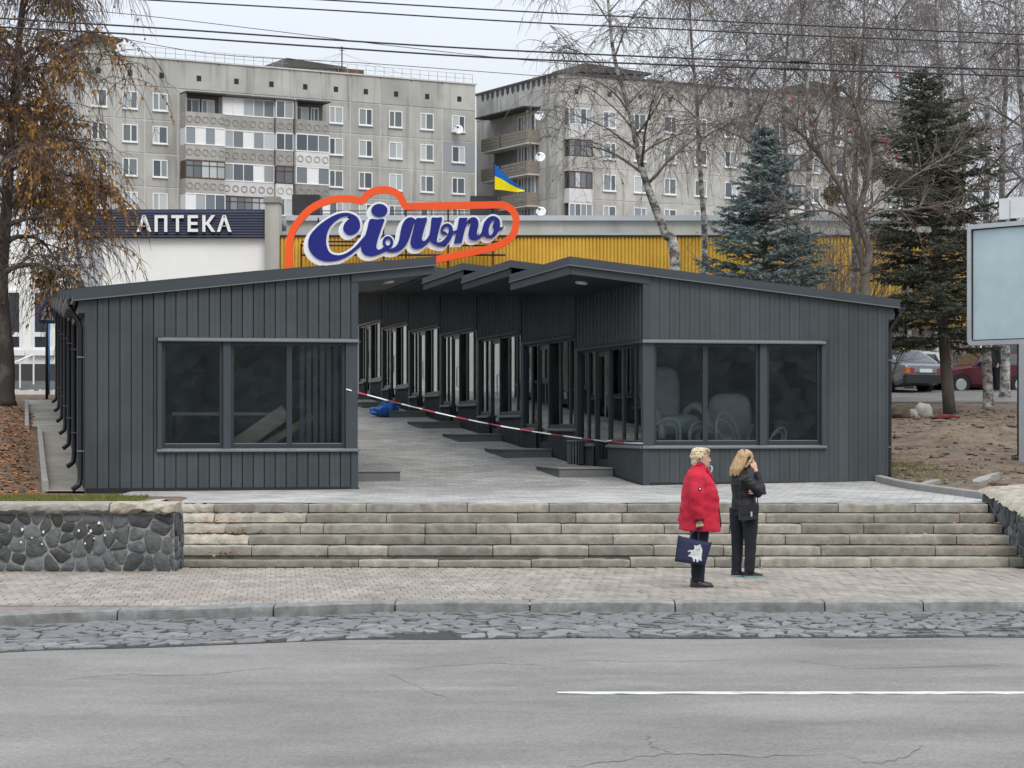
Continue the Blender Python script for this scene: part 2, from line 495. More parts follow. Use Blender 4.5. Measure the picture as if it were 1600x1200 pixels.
for pts in ([(100, 1062), (190, 1054), (300, 1056), (420, 1044), (480, 1050)], [(375, 1024), (400, 1036)], [(600, 1050), (660, 1078), (720, 1094)], [(640, 1046), (700, 1040), (780, 1036), (860, 1042)],
            [(880, 1200), (960, 1190), (1040, 1178), (1180, 1182), (1310, 1180)], [(1012, 1148), (1018, 1168), (1060, 1176)], [(1310, 1180), (1380, 1196), (1425, 1178), (1444, 1158)],
            [(1240, 1032), (1290, 1038), (1330, 1044), (1600, 1040)], [(870, 1032), (1000, 1034), (1180, 1030)], [(240, 1196), (262, 1186), (300, 1200)], [(0, 1010), (200, 1008), (420, 1000), (560, 1006), (720, 1004)]):
    c = crack(pts); cm.add(c.v, c.f)
obj("road_crack", cm, M_CRACK, kind='stuff')

# ------------------------------------------------------------------ irregular stone cells (brick-bonded, jittered)
def cells(x0, x1, y0, y1, nx, ny, jx, jy, rng):
    """hexagon-like cells in rows: list of polygons of (x, y)"""
    dy = (y1 - y0) / ny; dx = (x1 - x0) / nx
    lines = []
    for r in range(ny + 1):
        yy = y0 + r * dy
        lines.append([(yy + (rng.uniform(-jy, jy) * dy if 0 < r < ny else 0)) for _ in range(2 * nx + 4)])
    def row_breaks(r):
        off = 0.0 if r % 2 == 0 else 0.5
        return [x0 + (k - off + (rng.uniform(-jx, jx))) * dx for k in range(nx + 2)]
    br = [row_breaks(r) for r in range(ny)]
    pj = {}
    def ly(r, x):
        k = (r, round(x, 4))
        if k not in pj:
            pj[k] = y0 + r * dy + (rng.uniform(-jy, jy) * dy if 0 < r < ny else 0)
        return pj[k]
    out = []
    for r in range(ny):
        for k in range(len(br[r]) - 1):
            a, b = br[r][k], br[r][k + 1]
            if b <= x0 or a >= x1: continue
            lo = [a, b]; hi = [a, b]
            if r > 0: lo += [x for x in br[r - 1] if a < x < b]
            if r < ny - 1: hi += [x for x in br[r + 1] if a < x < b]
            lo.sort(); hi.sort()
            poly = [(x, ly(r, x)) for x in lo] + [(x, ly(r + 1, x)) for x in reversed(hi)]
            out.append(poly)
    return out

def voronoi(w, h, nx, ny, rng):
    """random rubble: Voronoi cells of jittered points, some left out so sizes differ"""
    pts = []
    for j in range(ny):
        for i in range(nx):
            if rng.random() < .16: continue
            pts.append(((i + .5 + (.5 if j % 2 else 0) + rng.uniform(-.42, .42)) * w / nx, (j + .5 + rng.uniform(-.40, .40)) * h / ny))
    out = []
    for a in pts:
        poly = [(0, 0), (w, 0), (w, h), (0, h)]
        for b in pts:
            if b is a: continue
            dx, dy = b[0] - a[0], b[1] - a[1]
            if abs(dx) > 4 * w / nx or abs(dy) > 4 * h / ny: continue
            mx_, my_ = (a[0] + b[0]) / 2, (a[1] + b[1]) / 2
            new = []
            for p, q in zip(poly, poly[1:] + poly[:1]):
                sp, sq = (p[0] - mx_) * dx + (p[1] - my_) * dy, (q[0] - mx_) * dx + (q[1] - my_) * dy
                if sp <= 0: new.append(p)
                if sp * sq < 0:
                    t = sp / (sp - sq); new.append((p[0] + (q[0] - p[0]) * t, p[1] + (q[1] - p[1]) * t))
            poly = new
            if len(poly) < 3: break
        if len(poly) >= 3:
            # drop tiny edges
            pl = [p for k, p in enumerate(poly) if abs(p[0] - poly[k - 1][0]) + abs(p[1] - poly[k - 1][1]) > .004]
            if len(pl) >= 3: out.append(pl)
    return out

def inset(poly, g):
    cx = sum(p[0] for p in poly) / len(poly); cy = sum(p[1] for p in poly) / len(poly)
    res = []
    for x, y in poly:
        d = sqrt((x - cx) ** 2 + (y - cy) ** 2) + 1e-6
        k = max(0.3, (d - g) / d)
        res.append((cx + (x - cx) * k, cy + (y - cy) * k))
    return res

def stone_piece(poly, fn, depth, dome, g, rng, tilt=0.0):
    """a stone: side ring, chamfer ring, slightly domed face. fn(a, b, d): d outwards"""
    rp_ = []                       # knock the corners off
    for (ax_, ay_), (bx_, by_) in zip(poly, poly[1:] + poly[:1]):
        for t in (.2, .8): rp_.append((ax_ + (bx_ - ax_) * t, ay_ + (by_ - ay_) * t))
    p0 = inset(rp_, g); p1 = inset(rp_, g + dome)
    n = len(p0); mb = MB()
    ta, tb = rng.uniform(-tilt, tilt), rng.uniform(-tilt, tilt)
    cx = sum(p[0] for p in p0) / n; cy = sum(p[1] for p in p0) / n
    h = depth * rng.uniform(0.8, 1.2)
    for x, y in p0: mb.v.append(tuple(fn(x, y, -0.03)))
    for x, y in p0: mb.v.append(tuple(fn(x, y, h - dome * 0.6 + ta * (x - cx) + tb * (y - cy))))
    for x, y in p1: mb.v.append(tuple(fn(x, y, h + ta * (x - cx) + tb * (y - cy))))
    mb.v.append(tuple(fn(cx, cy, h + dome * 0.25)))
    for i in range(n):
        j = (i + 1) % n
        mb.f += [(i, j, n + j, n + i), (n + i, n + j, 2 * n + j, 2 * n + i), (2 * n + i, 2 * n + j, 3 * n)]
    mb.m = [0] * len(mb.f)
    return mb

# cobbled gutter between kerb and asphalt
M_SETT = mat("sett_stone", (0.115, 0.118, 0.122), 0.7, 0, 0.3, 9, bump=0.5, bscale=50, rnd=0.28, col2=(0.20, 0.20, 0.20))
M_JOINT = mat("joint_dirt", (0.035, 0.034, 0.034), 0.95, 0, 0.3, 14)
gut = MB()
gx = [-9 + 0.3 * i for i in range(66)]
for x in gx:
    gut.v += [(x, kerb_y(x) - 2.75 + 0.12 * noise.noise((x * 0.8, 0, 0)), RZ + 0.004), (x, kerb_y(x) + 0.02, RZ + 0.004)]
for i in range(len(gx) - 1):
    gut.f.append((2 * i, 2 * i + 2, 2 * i + 3, 2 * i + 1)); gut.m.append(0)
gutter = obj("cobbled_gutter", gut, M_JOINT, kind='structure')
rs = random.Random(11)
polys = [[(x - 8.8, y - 2.7) for x, y in p] for p in voronoi(19.2, 2.66, 112, 13, rs)]
def set_fn(a, b, d):
    return (a, kerb_y(a) + b, RZ + 0.004 + d)
polys = [p for p in polys if not (abs(sum(q[0] for q in p) / len(p) - (-0.86)) < 0.36 and sum(q[1] for q in p) / len(p) < -2.25)
         and not (abs(sum(q[0] for q in p) / len(p) - 4.1) < 0.25 and -2.2 < sum(q[1] for q in p) / len(p) < -1.8)]
def vis(p):
    cx = sum(q[0] for q in p) / len(p); cy = kerb_y(cx) + sum(q[1] for q in p) / len(p)
    return 800 + F * cx / cy
order = sorted(range(len(polys)), key=lambda i: (0 if -20 < vis(polys[i]) < 1620 else 1, sum(q[1] for q in polys[i]) / len(polys[i])))
rest = MB()
for c, i in enumerate(order):
    s = stone_piece(polys[i], set_fn, 0.020, 0.012, 0.007 + 0.014 * rs.random(), rs, 0.12)
    if c < 295: obj("sett", s, M_SETT, gutter)
    else: rest.add(s.v, s.f)
if rest.v: obj("setts_beyond", rest, M_SETT, gutter, kind='stuff')

# ------------------------------------------------------------------ pavement of brick pavers
M_PAVER = mat("brick_paver", (0.205, 0.177, 0.155), 0.9, 0, 0.18, 1.2, bump=0.3, bscale=60, rnd=0.13, col2=(0.32, 0.285, 0.252))
M_PAVBED = mat("paver_bed", (0.195, 0.165, 0.148), 0.95, 0, 0.3, 8)
bed = MB()
gx = [-60, -30, -14] + [-12 + 0.5 * i for i in range(61)] + [30, 60]
for x in gx:
    bed.v += [(x, kerb_y(x) + 0.30, -0.012), (x, 29.75, -0.012)]
for i in range(len(gx) - 1):
    bed.f.append((2 * i, 2 * i + 2, 2 * i + 3, 2 * i + 1)); bed.m.append(0)
pavement = obj("pavement", bed, M_PAVBED, kind='structure')
rp = random.Random(3)
plist = []
BW, BL = 0.125, 0.34
nrow = 18
for r in range(nrow):
    y1 = 29.62 - r * BL
    for k in range(-62, 62):
        x0 = k * BW + (BW / 2 if r % 2 else 0)
        sk = 0.30
        cx = x0 + BW / 2 + sk * (29.6 - (y1 - BL / 2)) * 0.35
        if cx < -6.7 or cx > 6.7: continue
        ky = kerb_y(cx) + 0.33
        ya = max(y1 - BL, ky)
        if y1 - ya < 0.06: continue
        plist.append((cx, ya, y1, sk))
def paver(cx, ya, yb, sk):
    g = 0.0028; dz = rp.uniform(-0.004, 0.004) + 0.012 * noise.noise((cx * 0.5, ya * 0.4, 4)) * sstep(29.6, 28.5, ya) * 0.3
    b = MB(); w = BW / 2 - g; s = sk * 0.35
    ym = (ya + yb) / 2
    def X(x, y): return x - s * (y - ym)
    p = []
    for z, e in ((-0.03, 0), (dz - 0.004, 0), (dz, 0.006)):
        p += [(X(cx - w + e, ya + g + e), ya + g + e, z), (X(cx + w - e, ya + g + e), ya + g + e, z), (X(cx + w - e, yb - g - e), yb - g - e, z), (X(cx - w + e, yb - g - e), yb - g - e, z)]
    f = []
    for k in (0, 4):
        for i in range(4): f.append((k + i, k + (i + 1) % 4, k + 4 + (i + 1) % 4, k + 4 + i))
    f.append((8, 9, 10, 11))
    b.add(p, f); return b
plist.sort(key=lambda q: q[1])
rest = MB()
for i, q in enumerate(plist):
    b = paver(*q)
    if i < 298 : obj("paver", b, M_PAVER, pavement)
    else: rest.add(b.v, b.f)
# the pavers farther back: one body, coloured piece by piece
M_PAVER2 = mat("brick_paver_field", (0.205, 0.177, 0.155), 0.9, 0, 0.18, 1.2, bump=0.3, bscale=60, col2=(0.32, 0.285, 0.252))
n_, l_ = M_PAVER2.node_tree.nodes, M_PAVER2.node_tree.links
_g = n_.new('ShaderNodeNewGeometry'); _m = n_.new('ShaderNodeMapRange'); _m.inputs['To Min'].default_value = 0.86; _m.inputs['To Max'].default_value = 1.13
l_.new(_g.outputs['Random Per Island'], _m.inputs['Value'])
_x = n_.new('ShaderNodeMixRGB'); _x.blend_type = 'MULTIPLY'; _x.inputs[0].default_value = 1
_b = n_['Principled BSDF']; l_.new(_b.inputs['Base Color'].links[0].from_socket, _x.inputs[1]); l_.new(_m.outputs[0], _x.inputs[2]); l_.new(_x.outputs[0], _b.inputs['Base Color'])
obj("paver_field", rest, M_PAVER2, pavement, kind='stuff')

# kerb stones
kerb = thing("kerb", "low grey granite kerb between the brick pavement and the cobbled gutter", "kerb")
def kx(px):
    X = 0
    for _ in range(12): X = (px - 800) / F * kerb_y(X)
    return X
kj = [-12, -10.6, -9.2, -7.9, -6.6, kx(-60)] + [kx(p) for p in (183, 427, 617, 828, 1055, 1289, 1443)] + [kx(1640), 7.2, 8.8, 10.4, 12]
kj = sorted(kj)
kb = MB(); o_ = 0
for x in [-12 + .4 * i for i in range(61)]:
    y = kerb_y(x); kb.v += [(x, y + .10, RZ - .05), (x, y + .10, -.05), (x, y + .29, -.05), (x, y + .29, RZ - .05)]
for i in range(60):
    for k in range(3): kb.f.append((4 * i + k, 4 * i + 4 + k, 4 * i + 5 + k, 4 * i + 1 + k)); kb.m.append(0)
obj("kerb_bed", kb, M_JOINT, kerb)
rk = random.Random(5)
for a, b in zip(kj, kj[1:]):
    k = MB(); n = 8; rings = []
    for i in range(n + 1):
        t = i / n; x = a + 0.008 + (b - a - 0.016) * t
        y = kerb_y(x); jz = rk.uniform(-0.004, 0.004); e = 0.012 if i in (0, n) else 0
        pr = [(0.0, RZ - 0.05), (0.004, RZ + 0.07), (0.012 + e, RZ + 0.118 + jz - e), (0.05, 0.006 + jz - e), (0.30, 0.006 - e), (0.31, RZ - 0.05)]
        rings.append([(x, y + q[0] + rk.uniform(-.004, .004), q[1]) for q in pr])
    k.loft(rings)
    smoothen(obj("kerb_stone", k, M_KERB, kerb), 40)
# dirty strip of paving at the kerb foot
# ------------------------------------------------------------------ staircase of stone blocks
M_MORTAR_DK = mat("dark_mortar", (0.07, 0.062, 0.05), 0.95, 0, 0.3, 12)
stairs = thing("staircase", "broad flight of six worn stone steps up to the kiosks", "steps", (0, 29.6, 0))
JOINTS = [
    [560, 685, 830, 985, 1117, 1188, 1361, 1577],
    [393, 512, 606, 770, 920, 1022, 1131, 1283, 1462],
    [388, 540, 664, 798, 958, 1080, 1227, 1328, 1495],
    [352, 469, 505, 664, 744, 877, 1038, 1140, 1253, 1350, 1459],
    [334, 478, 604, 809, 900, 972, 1090, 1197, 1366, 1500],
    [334, 482, 572, 730, 858, 980, 1085, 1180, 1310, 1430]]
core = MB()
for i in range(6): core.box(-5.0, .36 * i + .24, -.05 + .13 * i, 6.66, 2.3, .13 * (i + 1) - .03)
obj("mortar_core", core, M_MORTAR_DK, stairs)
BROKEN = {(5, 0), (4, 0), (4, 1), (3, 0), (2, 0)}
rs = random.Random(21)
XR = [6.78, 6.76, 6.74, 6.72, 6.70, 6.68]
for i in range(6):
    yf = 29.6 + 0.36 * i; z0, z1 = 0.13 * i - 0.07, 0.13 * (i + 1)
    js = [-4.98] + [(p - 800) / F * yf for p in JOINTS[i]] + [XR[i]]
    for k, (a, b) in enumerate(zip(js, js[1:])):
        br = (i, k) in BROKEN
        n = max(4, int((b - a) / (0.05 if br else 0.12)))
        oy, oz = rs.uniform(-.012, .012), rs.uniform(-.006, .004)
        if i == 0: oz -= 0.035 * (1 - sstep(-1, 2.6, a)); 
        rings = []
        for q in range(n + 1):
            t = q / n; x = a + 0.006 + (b - a - 0.012) * t
            e = 0.010 if q in (0, n) else 0.0
            w = 0.004
            if br:
                w = 0.016; e += 0.03 * max(0, noise.noise((x * 6, i * 3.1, 0)))
                cut = 0.16 * max(0, 0.6 + 0.8 * noise.noise((x * 3.2, i * 5.3, 2))) * (1 - 0.4 * t)
            else:
                cut = 0.012 + 0.02 * max(0, noise.noise((x * 2.3, i * 7.7, 5)) - 0.2) * 3
            jz = rs.uniform(-w, w) * 0.6; jy = rs.uniform(-w, w)
            h = z1 + oz + jz - e * 0.5
            if br:
                pr = [(0.04 + e, z0), (0.035, z1 - .126), (0.01 + jy + e, z1 - 0.112), (0.02 + cut * 0.3 + jy, z1 - 0.055 + jz), (0.03 + cut, h - 0.012), (0.12 + cut, h), (0.50, h), (0.50, z0)]
            else:
                pr = [(0.030 + e, z0), (0.026 + e, z1 - .127), (jy * 0.5 + e, z1 - 0.117), (jy * 0.5 + e, h - 0.02 - cut * .3), (0.006 + cut * 0.5 + e, h - 0.005), (0.022 + cut, h), (0.50, h), (0.50, z0)]
            rings.append([(x, yf + oy + y - 29.6, z) for y, z in pr])
        s = MB(); s.loft(rings)
        smoothen(obj("step_stone", s, M_GRANITE_BR if br else M_GRANITE, stairs, label="crumbled stone with a broken edge" if br else None), 40)

# ------------------------------------------------------------------ rubble retaining walls
def rubble_wall(root, length, h0, h1, fn, nx, ny, seed, holes=()):
    rr = random.Random(seed)
    hm = (h0 + h1) / 2
    ps = [[(x, y / hm) for x, y in p] for p in voronoi(length, hm, nx, ny, rr)]
    for p in ps:
        q = [(min(max(x, 0), length), y) for x, y in p]
        q = [(x, y * (h0 + (h1 - h0) * x / length)) for x, y in q]
        if max(x for x, _ in q) - min(x for x, _ in q) < 0.05: continue
        s = stone_piece(q, fn, 0.020, 0.016, 0.006 + 0.009 * rr.random(), rr, 0.12)
        smoothen(obj("rubble_stone", s, M_RUBBLE, root), 50)

wl_ = thing("retaining_wall", "dark rubble stone wall with a pale worn capping, left of the steps", "wall", (-4.35, 28.84, 0))
b = MB(); b.box(-24.0, 0.0, -0.05, 0.0, 0.75, 0.76); obj("mortar_core", b, M_MORTAR, wl_)
rubble_wall(wl_, 4.6, 0.74, 0.74, lambda a, b_, d: (a - 4.6, 0.0 - d, b_), 21, 6, 4)
rubble_wall(wl_, 0.75, 0.74, 0.74, lambda a, b_, d: (0.0 + d, a, b_), 3, 5, 8)
rc = random.Random(6)
M_CAPST = mat("weathered_capping", (0.20, 0.192, 0.165), 0.95, 0, 0.3, 5, bump=.7, bscale=35, col2=(0.33, 0.32, 0.285))
c = MB(); c.box(-24, -.06, .757, -5.004, .45, .885); obj("capping_stone", c, M_CAPST, wl_)
for (xa, xb, mt, rough) in ((-5.0, -2.45, M_CAPST, 0.011), (-2.43, -0.83, M_CAPST, 0.011), (-0.81, 0.03, M_GRANITE_BR, 0.03)):
    rings = []; n = int((xb - xa) / 0.07)
    for q in range(n + 1):
        x = xa + (xb - xa) * q / n
        j = lambda: rc.uniform(-rough, rough)
        drop = 0.0 if rough < 0.02 else 0.05 * max(0, noise.noise((x * 3, 1, 1)))
        pr = [(-0.05 + j(), 0.755 + j()), (-0.085 + j(), 0.79 + j()), (-0.08 + j(), 0.845 + j() - drop), (-0.05 + j(), 0.875 + j() * .5 - drop), (0.15, 0.888 + j() * .3), (0.45, 0.89), (0.45, 0.755)]
        rings.append([(x, y, z) for y, z in pr])
    c = MB(); c.loft(rings)
    smoothen(obj("capping_stone", c, mt, wl_, label="chipped pale end of the capping" if rough > 0.02 else None), 45)
sp = MB()
for (px, py, r) in ((36, 827, .026), (69, 831, .026), (124, 829, .024), (143, 829, .03), (156, 817, .026), (165, 836, .022), (51, 840, .016), (34, 847, .02), (67, 850, .018), (148, 841, .014), (134, 849, .017), (140, 833, .016)):
    p = PX(px, py, 28.84)
    pts = []
    for k in range(9):
        w = 2 * pi * k / 9; q = r * rc.uniform(0.45, .95)
        pts.append((p.x + 4.35 + q * cos(w) * 0.8, p.z + q * sin(w)))
    sp.prism([pts], lambda a, b_, d: (a, -0.052 - d, b_), -0.02, 0.004)
obj("paint_spots", sp, M_WHITE, wl_, kind='stuff')

wr_ = thing("retaining_wall", "short dark rubble stone wall closing the steps at their far right end", "wall", (6.80, 28.9, 0))
b = MB()
b.hexa([(0, 0, -.05), (0.9, 0, -.05), (0.9, 3.1, -.05), (-0.06, 3.1, -.05), (0, 0, .62), (0.9, 0, .66), (0.9, 3.1, .93), (-0.06, 3.1, .93)]); b.box(.902, .0, -.05, 24, .6, .80); obj("mortar_core", b, M_MORTAR, wr_)
rubble_wall(wr_, 3.1, 0.62, 0.92, lambda a, b_, d: (-0.06 * a / 3.1 - d, a, b_), 13, 5, 14)
rubble_wall(wr_, 0.9, 0.62, 0.66, lambda a, b_, d: (a, -d, b_), 4, 4, 15)
rubble_wall(wr_, 4.0, 0.79, 0.79, lambda a, b_, d: (.902 + a, -d, b_), 17, 6, 16)
c = MB(); c.box(.906, -.06, .801, 24, .62, .93); obj("capping_stone", c, M_CAPST, wr_)
rings = []
for q in range(40):
    t = q / 39; y = 3.15 * t; z = 0.63 + 0.31 * t; j = lambda: rc.uniform(-.02, .02)
    if q == 0: y = -.03
    rings.append([(-0.07 - 0.05 * t + j(), y, z + j()), (-0.03 + j(), y, z + 0.06 + j()), (0.5, y, z + 0.09 + j()), (0.9, y, z + 0.1), (0.9, y, z - .02), (0.3, y, z - .02)])
c = MB(); c.loft(rings); smoothen(obj("capping_stone", c, M_GRANITE_BR, wr_), 45)

# ------------------------------------------------------------------ paved square and alley between the kiosk rows
def plaza_material(name, c1, c2, cj, sc, rot):
    m = bpy.data.materials.new(name); m.use_nodes = True
    n, l = m.node_tree.nodes, m.node_tree.links
    b = n['Principled BSDF']; b.inputs['Roughness'].default_value = 0.75; b.inputs['Specular IOR Level'].default_value = 0.35
    g = n.new('ShaderNodeNewGeometry')
    mp = n.new('ShaderNodeMapping'); mp.inputs['Rotation'].default_value = (0, 0, rot); mp.inputs['Scale'].default_value = (1, 1, 0)
    l.new(g.outputs['Position'], mp.inputs[0])
    br = n.new('ShaderNodeTexBrick'); br.inputs['Scale'].default_value = sc
    br.inputs['Color1'].default_value = (*c1, 1); br.inputs['Color2'].default_value = (*c2, 1); br.inputs['Mortar'].default_value = (*cj, 1)
    br.inputs['Mortar Size'].default_value = 0.012; br.inputs['Brick Width'].default_value = 0.6; br.inputs['Row Height'].default_value = 0.4
    l.new(mp.outputs[0], br.inputs['Vector'])
    nz = n.new('ShaderNodeTexNoise'); nz.inputs['Scale'].default_value = 0.5; nz.inputs['Detail'].default_value = 8
    mp2 = n.new('ShaderNodeMapping'); mp2.inputs['Scale'].default_value = (1, 0.8, 1); l.new(g.outputs['Position'], mp2.inputs[0]); l.new(mp2.outputs[0], nz.inputs['Vector'])
    r = n.new('ShaderNodeMapRange'); r.inputs['From Min'].default_value = 0.35; r.inputs['From Max'].default_value = 0.65; r.inputs['To Min'].default_value = 0.8; r.inputs['To Max'].default_value = 1.2
    l.new(nz.outputs[0], r.inputs['Value'])
    mm = n.new('ShaderNodeMixRGB'); mm.blend_type = 'MULTIPLY'; mm.inputs[0].default_value = 1
    l.new(br.outputs[0], mm.inputs[1]); l.new(r.outputs[0], mm.inputs[2]); l.new(mm.outputs[0], b.inputs['Base Color'])
    bp = n.new('ShaderNodeBump'); bp.inputs['Strength'].default_value = 0.4; bp.inputs['Distance'].default_value = 0.01; bp.invert = True
    l.new(br.outputs['Fac'], bp.inputs['Height']); l.new(bp.outputs[0], b.inputs['Normal'])
    return m
M_PLAZA = plaza_material("square_paving", (0.255, 0.25, 0.242), (0.40, 0.39, 0.37), (0.14, 0.14, 0.135), 1.9, TH)
mb = MB()
ys = [31.66] + [32 + 0.5 * i for i in range(84)]
for y in ys:
    v = (y - ORL.y)
    xl = -5.05 if y < 34 else (-6.0 if y < 36.4 else ORL.x - SU / CU * v - 1.2)
    xr = 6.9 if y < 33 else (6.9 - (y - 33) * 0.13 if y < 38.2 else ORR.x - SU / CU * (y - ORR.y) + 1.2)
    mb.v += [(xl, y, gz(y) + 0.004), (xr, y, gz(y) + 0.004)]
for i in range(len(ys) - 1):
    mb.f.append((2 * i, 2 * i + 1, 2 * i + 3, 2 * i + 2)); mb.m.append(0)
obj("square_paving", mb, M_PLAZA, kind='structure')

M_PATH = plaza_material("path_paving", (0.27, 0.245, 0.20), (0.33, 0.30, 0.245), (0.15, 0.13, 0.105), 1.2, TH)
mb = MB(); ys = [35.4 + 0.5 * i for i in range(62)]
for y in ys:
    v = (y - ORL.y)
    xa = ORL.x - SU / CU * v - (4.92 + (0.3 if y > 53 else 0)) / CU; xb = ORL.x - SU / CU * v - 4.1 / CU
    mb.v += [(xa, y, gz(y) + 0.006), (xb, y, gz(y) + 0.006)]
for i in range(len(ys) - 1):
    mb.f.append((2 * i, 2 * i + 1, 2 * i + 3, 2 * i + 2)); mb.m.append(0)
obj("path", mb, M_PATH, kind='structure')

def edging(root, a, b, n, w=0.09, h=0.14, z_off=0.0, m=None):
    a, b = Vector(a), Vector(b)
    d = (b - a); L = d.length; d.normalize(); s = Vector((-d.y, d.x, 0)) * w / 2
    for i in range(n):
        p = a + d * (L * i / n + 0.004); q = a + d * (L * (i + 1) / n - 0.004)
        za, zb = gz(p.y) + z_off, gz(q.y) + z_off
        k = MB()
        rings = []
        for pt, z in ((p, za), (q, zb)):
            rings.append([(pt + s * 1.0 + Vector((0, 0, z - .1 - pt.z))), (pt + s + Vector((0, 0, z + h - .015 - pt.z))), (pt + s * .8 + Vector((0, 0, z + h - pt.z))),
                          (pt - s * .8 + Vector((0, 0, z + h - pt.z))), (pt - s + Vector((0, 0, z + h - .015 - pt.z))), (pt - s + Vector((0, 0, z - .1 - pt.z)))])
        k.loft([[tuple(v - Vector(root.location)) for v in r] for r in rings])
        obj("edging_stone", k, m or M_CONC, root)
e1 = thing("edging_kerb", "pale concrete edging between the paved square and the bare earth", "kerb", (6.9, 33.0, gz(33)))
edging(e1, (6.95, 32.6, 0), (6.22, 38.0, 0), 5, 0.12, 0.11)
def vline(u, v): 
    p = ORL - UD * u + VD * v; return (p.x, p.y, 0)
e2 = thing("edging_kerb", "narrow concrete edging holding back the leaf litter beside the path", "kerb", vline(4.92, 1.0))
edging(e2, vline(4.92, 0.6), vline(4.92, 16.5), 12, 0.10, 0.16)
e3 = thing("edging_kerb", "far narrow concrete edging where the path widens by the birch", "kerb", vline(5.2, 17))
edging(e3, vline(5.2, 16.8), vline(5.2, 29), 8, 0.10, 0.14)
# ------------------------------------------------------------------ kiosks
ZS, ZL = 0.67, 2.375            # sill and lintel heights
RSL = 0.1113
def zr(u): return 3.78 - (u + 1.25) * RSL          # top of roof at distance u from the alley wall
UW = 3.12                       # window width on the front

KM = {}                         # shared meshes by (part, side)
def kmesh(key, fn, mats, smooth=False):
    if key not in KM:
        KM[key] = mesh(key[0], fn(), mats, smooth)
    return KM[key]

def corrug(pts_fn, a0, a1, pitch, depth, z0f, z1f, th=0.03):
    """a ribbed sheet along one direction as ONE connected body; pts_fn(a, d, z)"""
    mb = MB(); a = a0; prof = []
    while a < a1 - 1e-4:
        b = min(a + pitch, a1)
        w = b - a
        prof += [(a, 0), (a + w * .06, -depth), (a + w * .22, -depth), (a + w * .3, 0.0)]
        a = b
    prof.append((a1, 0))
    rows = []
    for (q, d) in prof:
        o = len(mb.v)
        mb.v += [tuple(pts_fn(q, d, z0f(q))), tuple(pts_fn(q, d, z1f(q))), tuple(pts_fn(q, th, z1f(q))), tuple(pts_fn(q, th, z0f(q)))]
        rows.append(o)
    for o, p in zip(rows, rows[1:]):
        for i in range(4):
            j = (i + 1) % 4
            mb.f.append((o + i, p + i, p + j, o + j)); mb.m.append(0)
    return mb

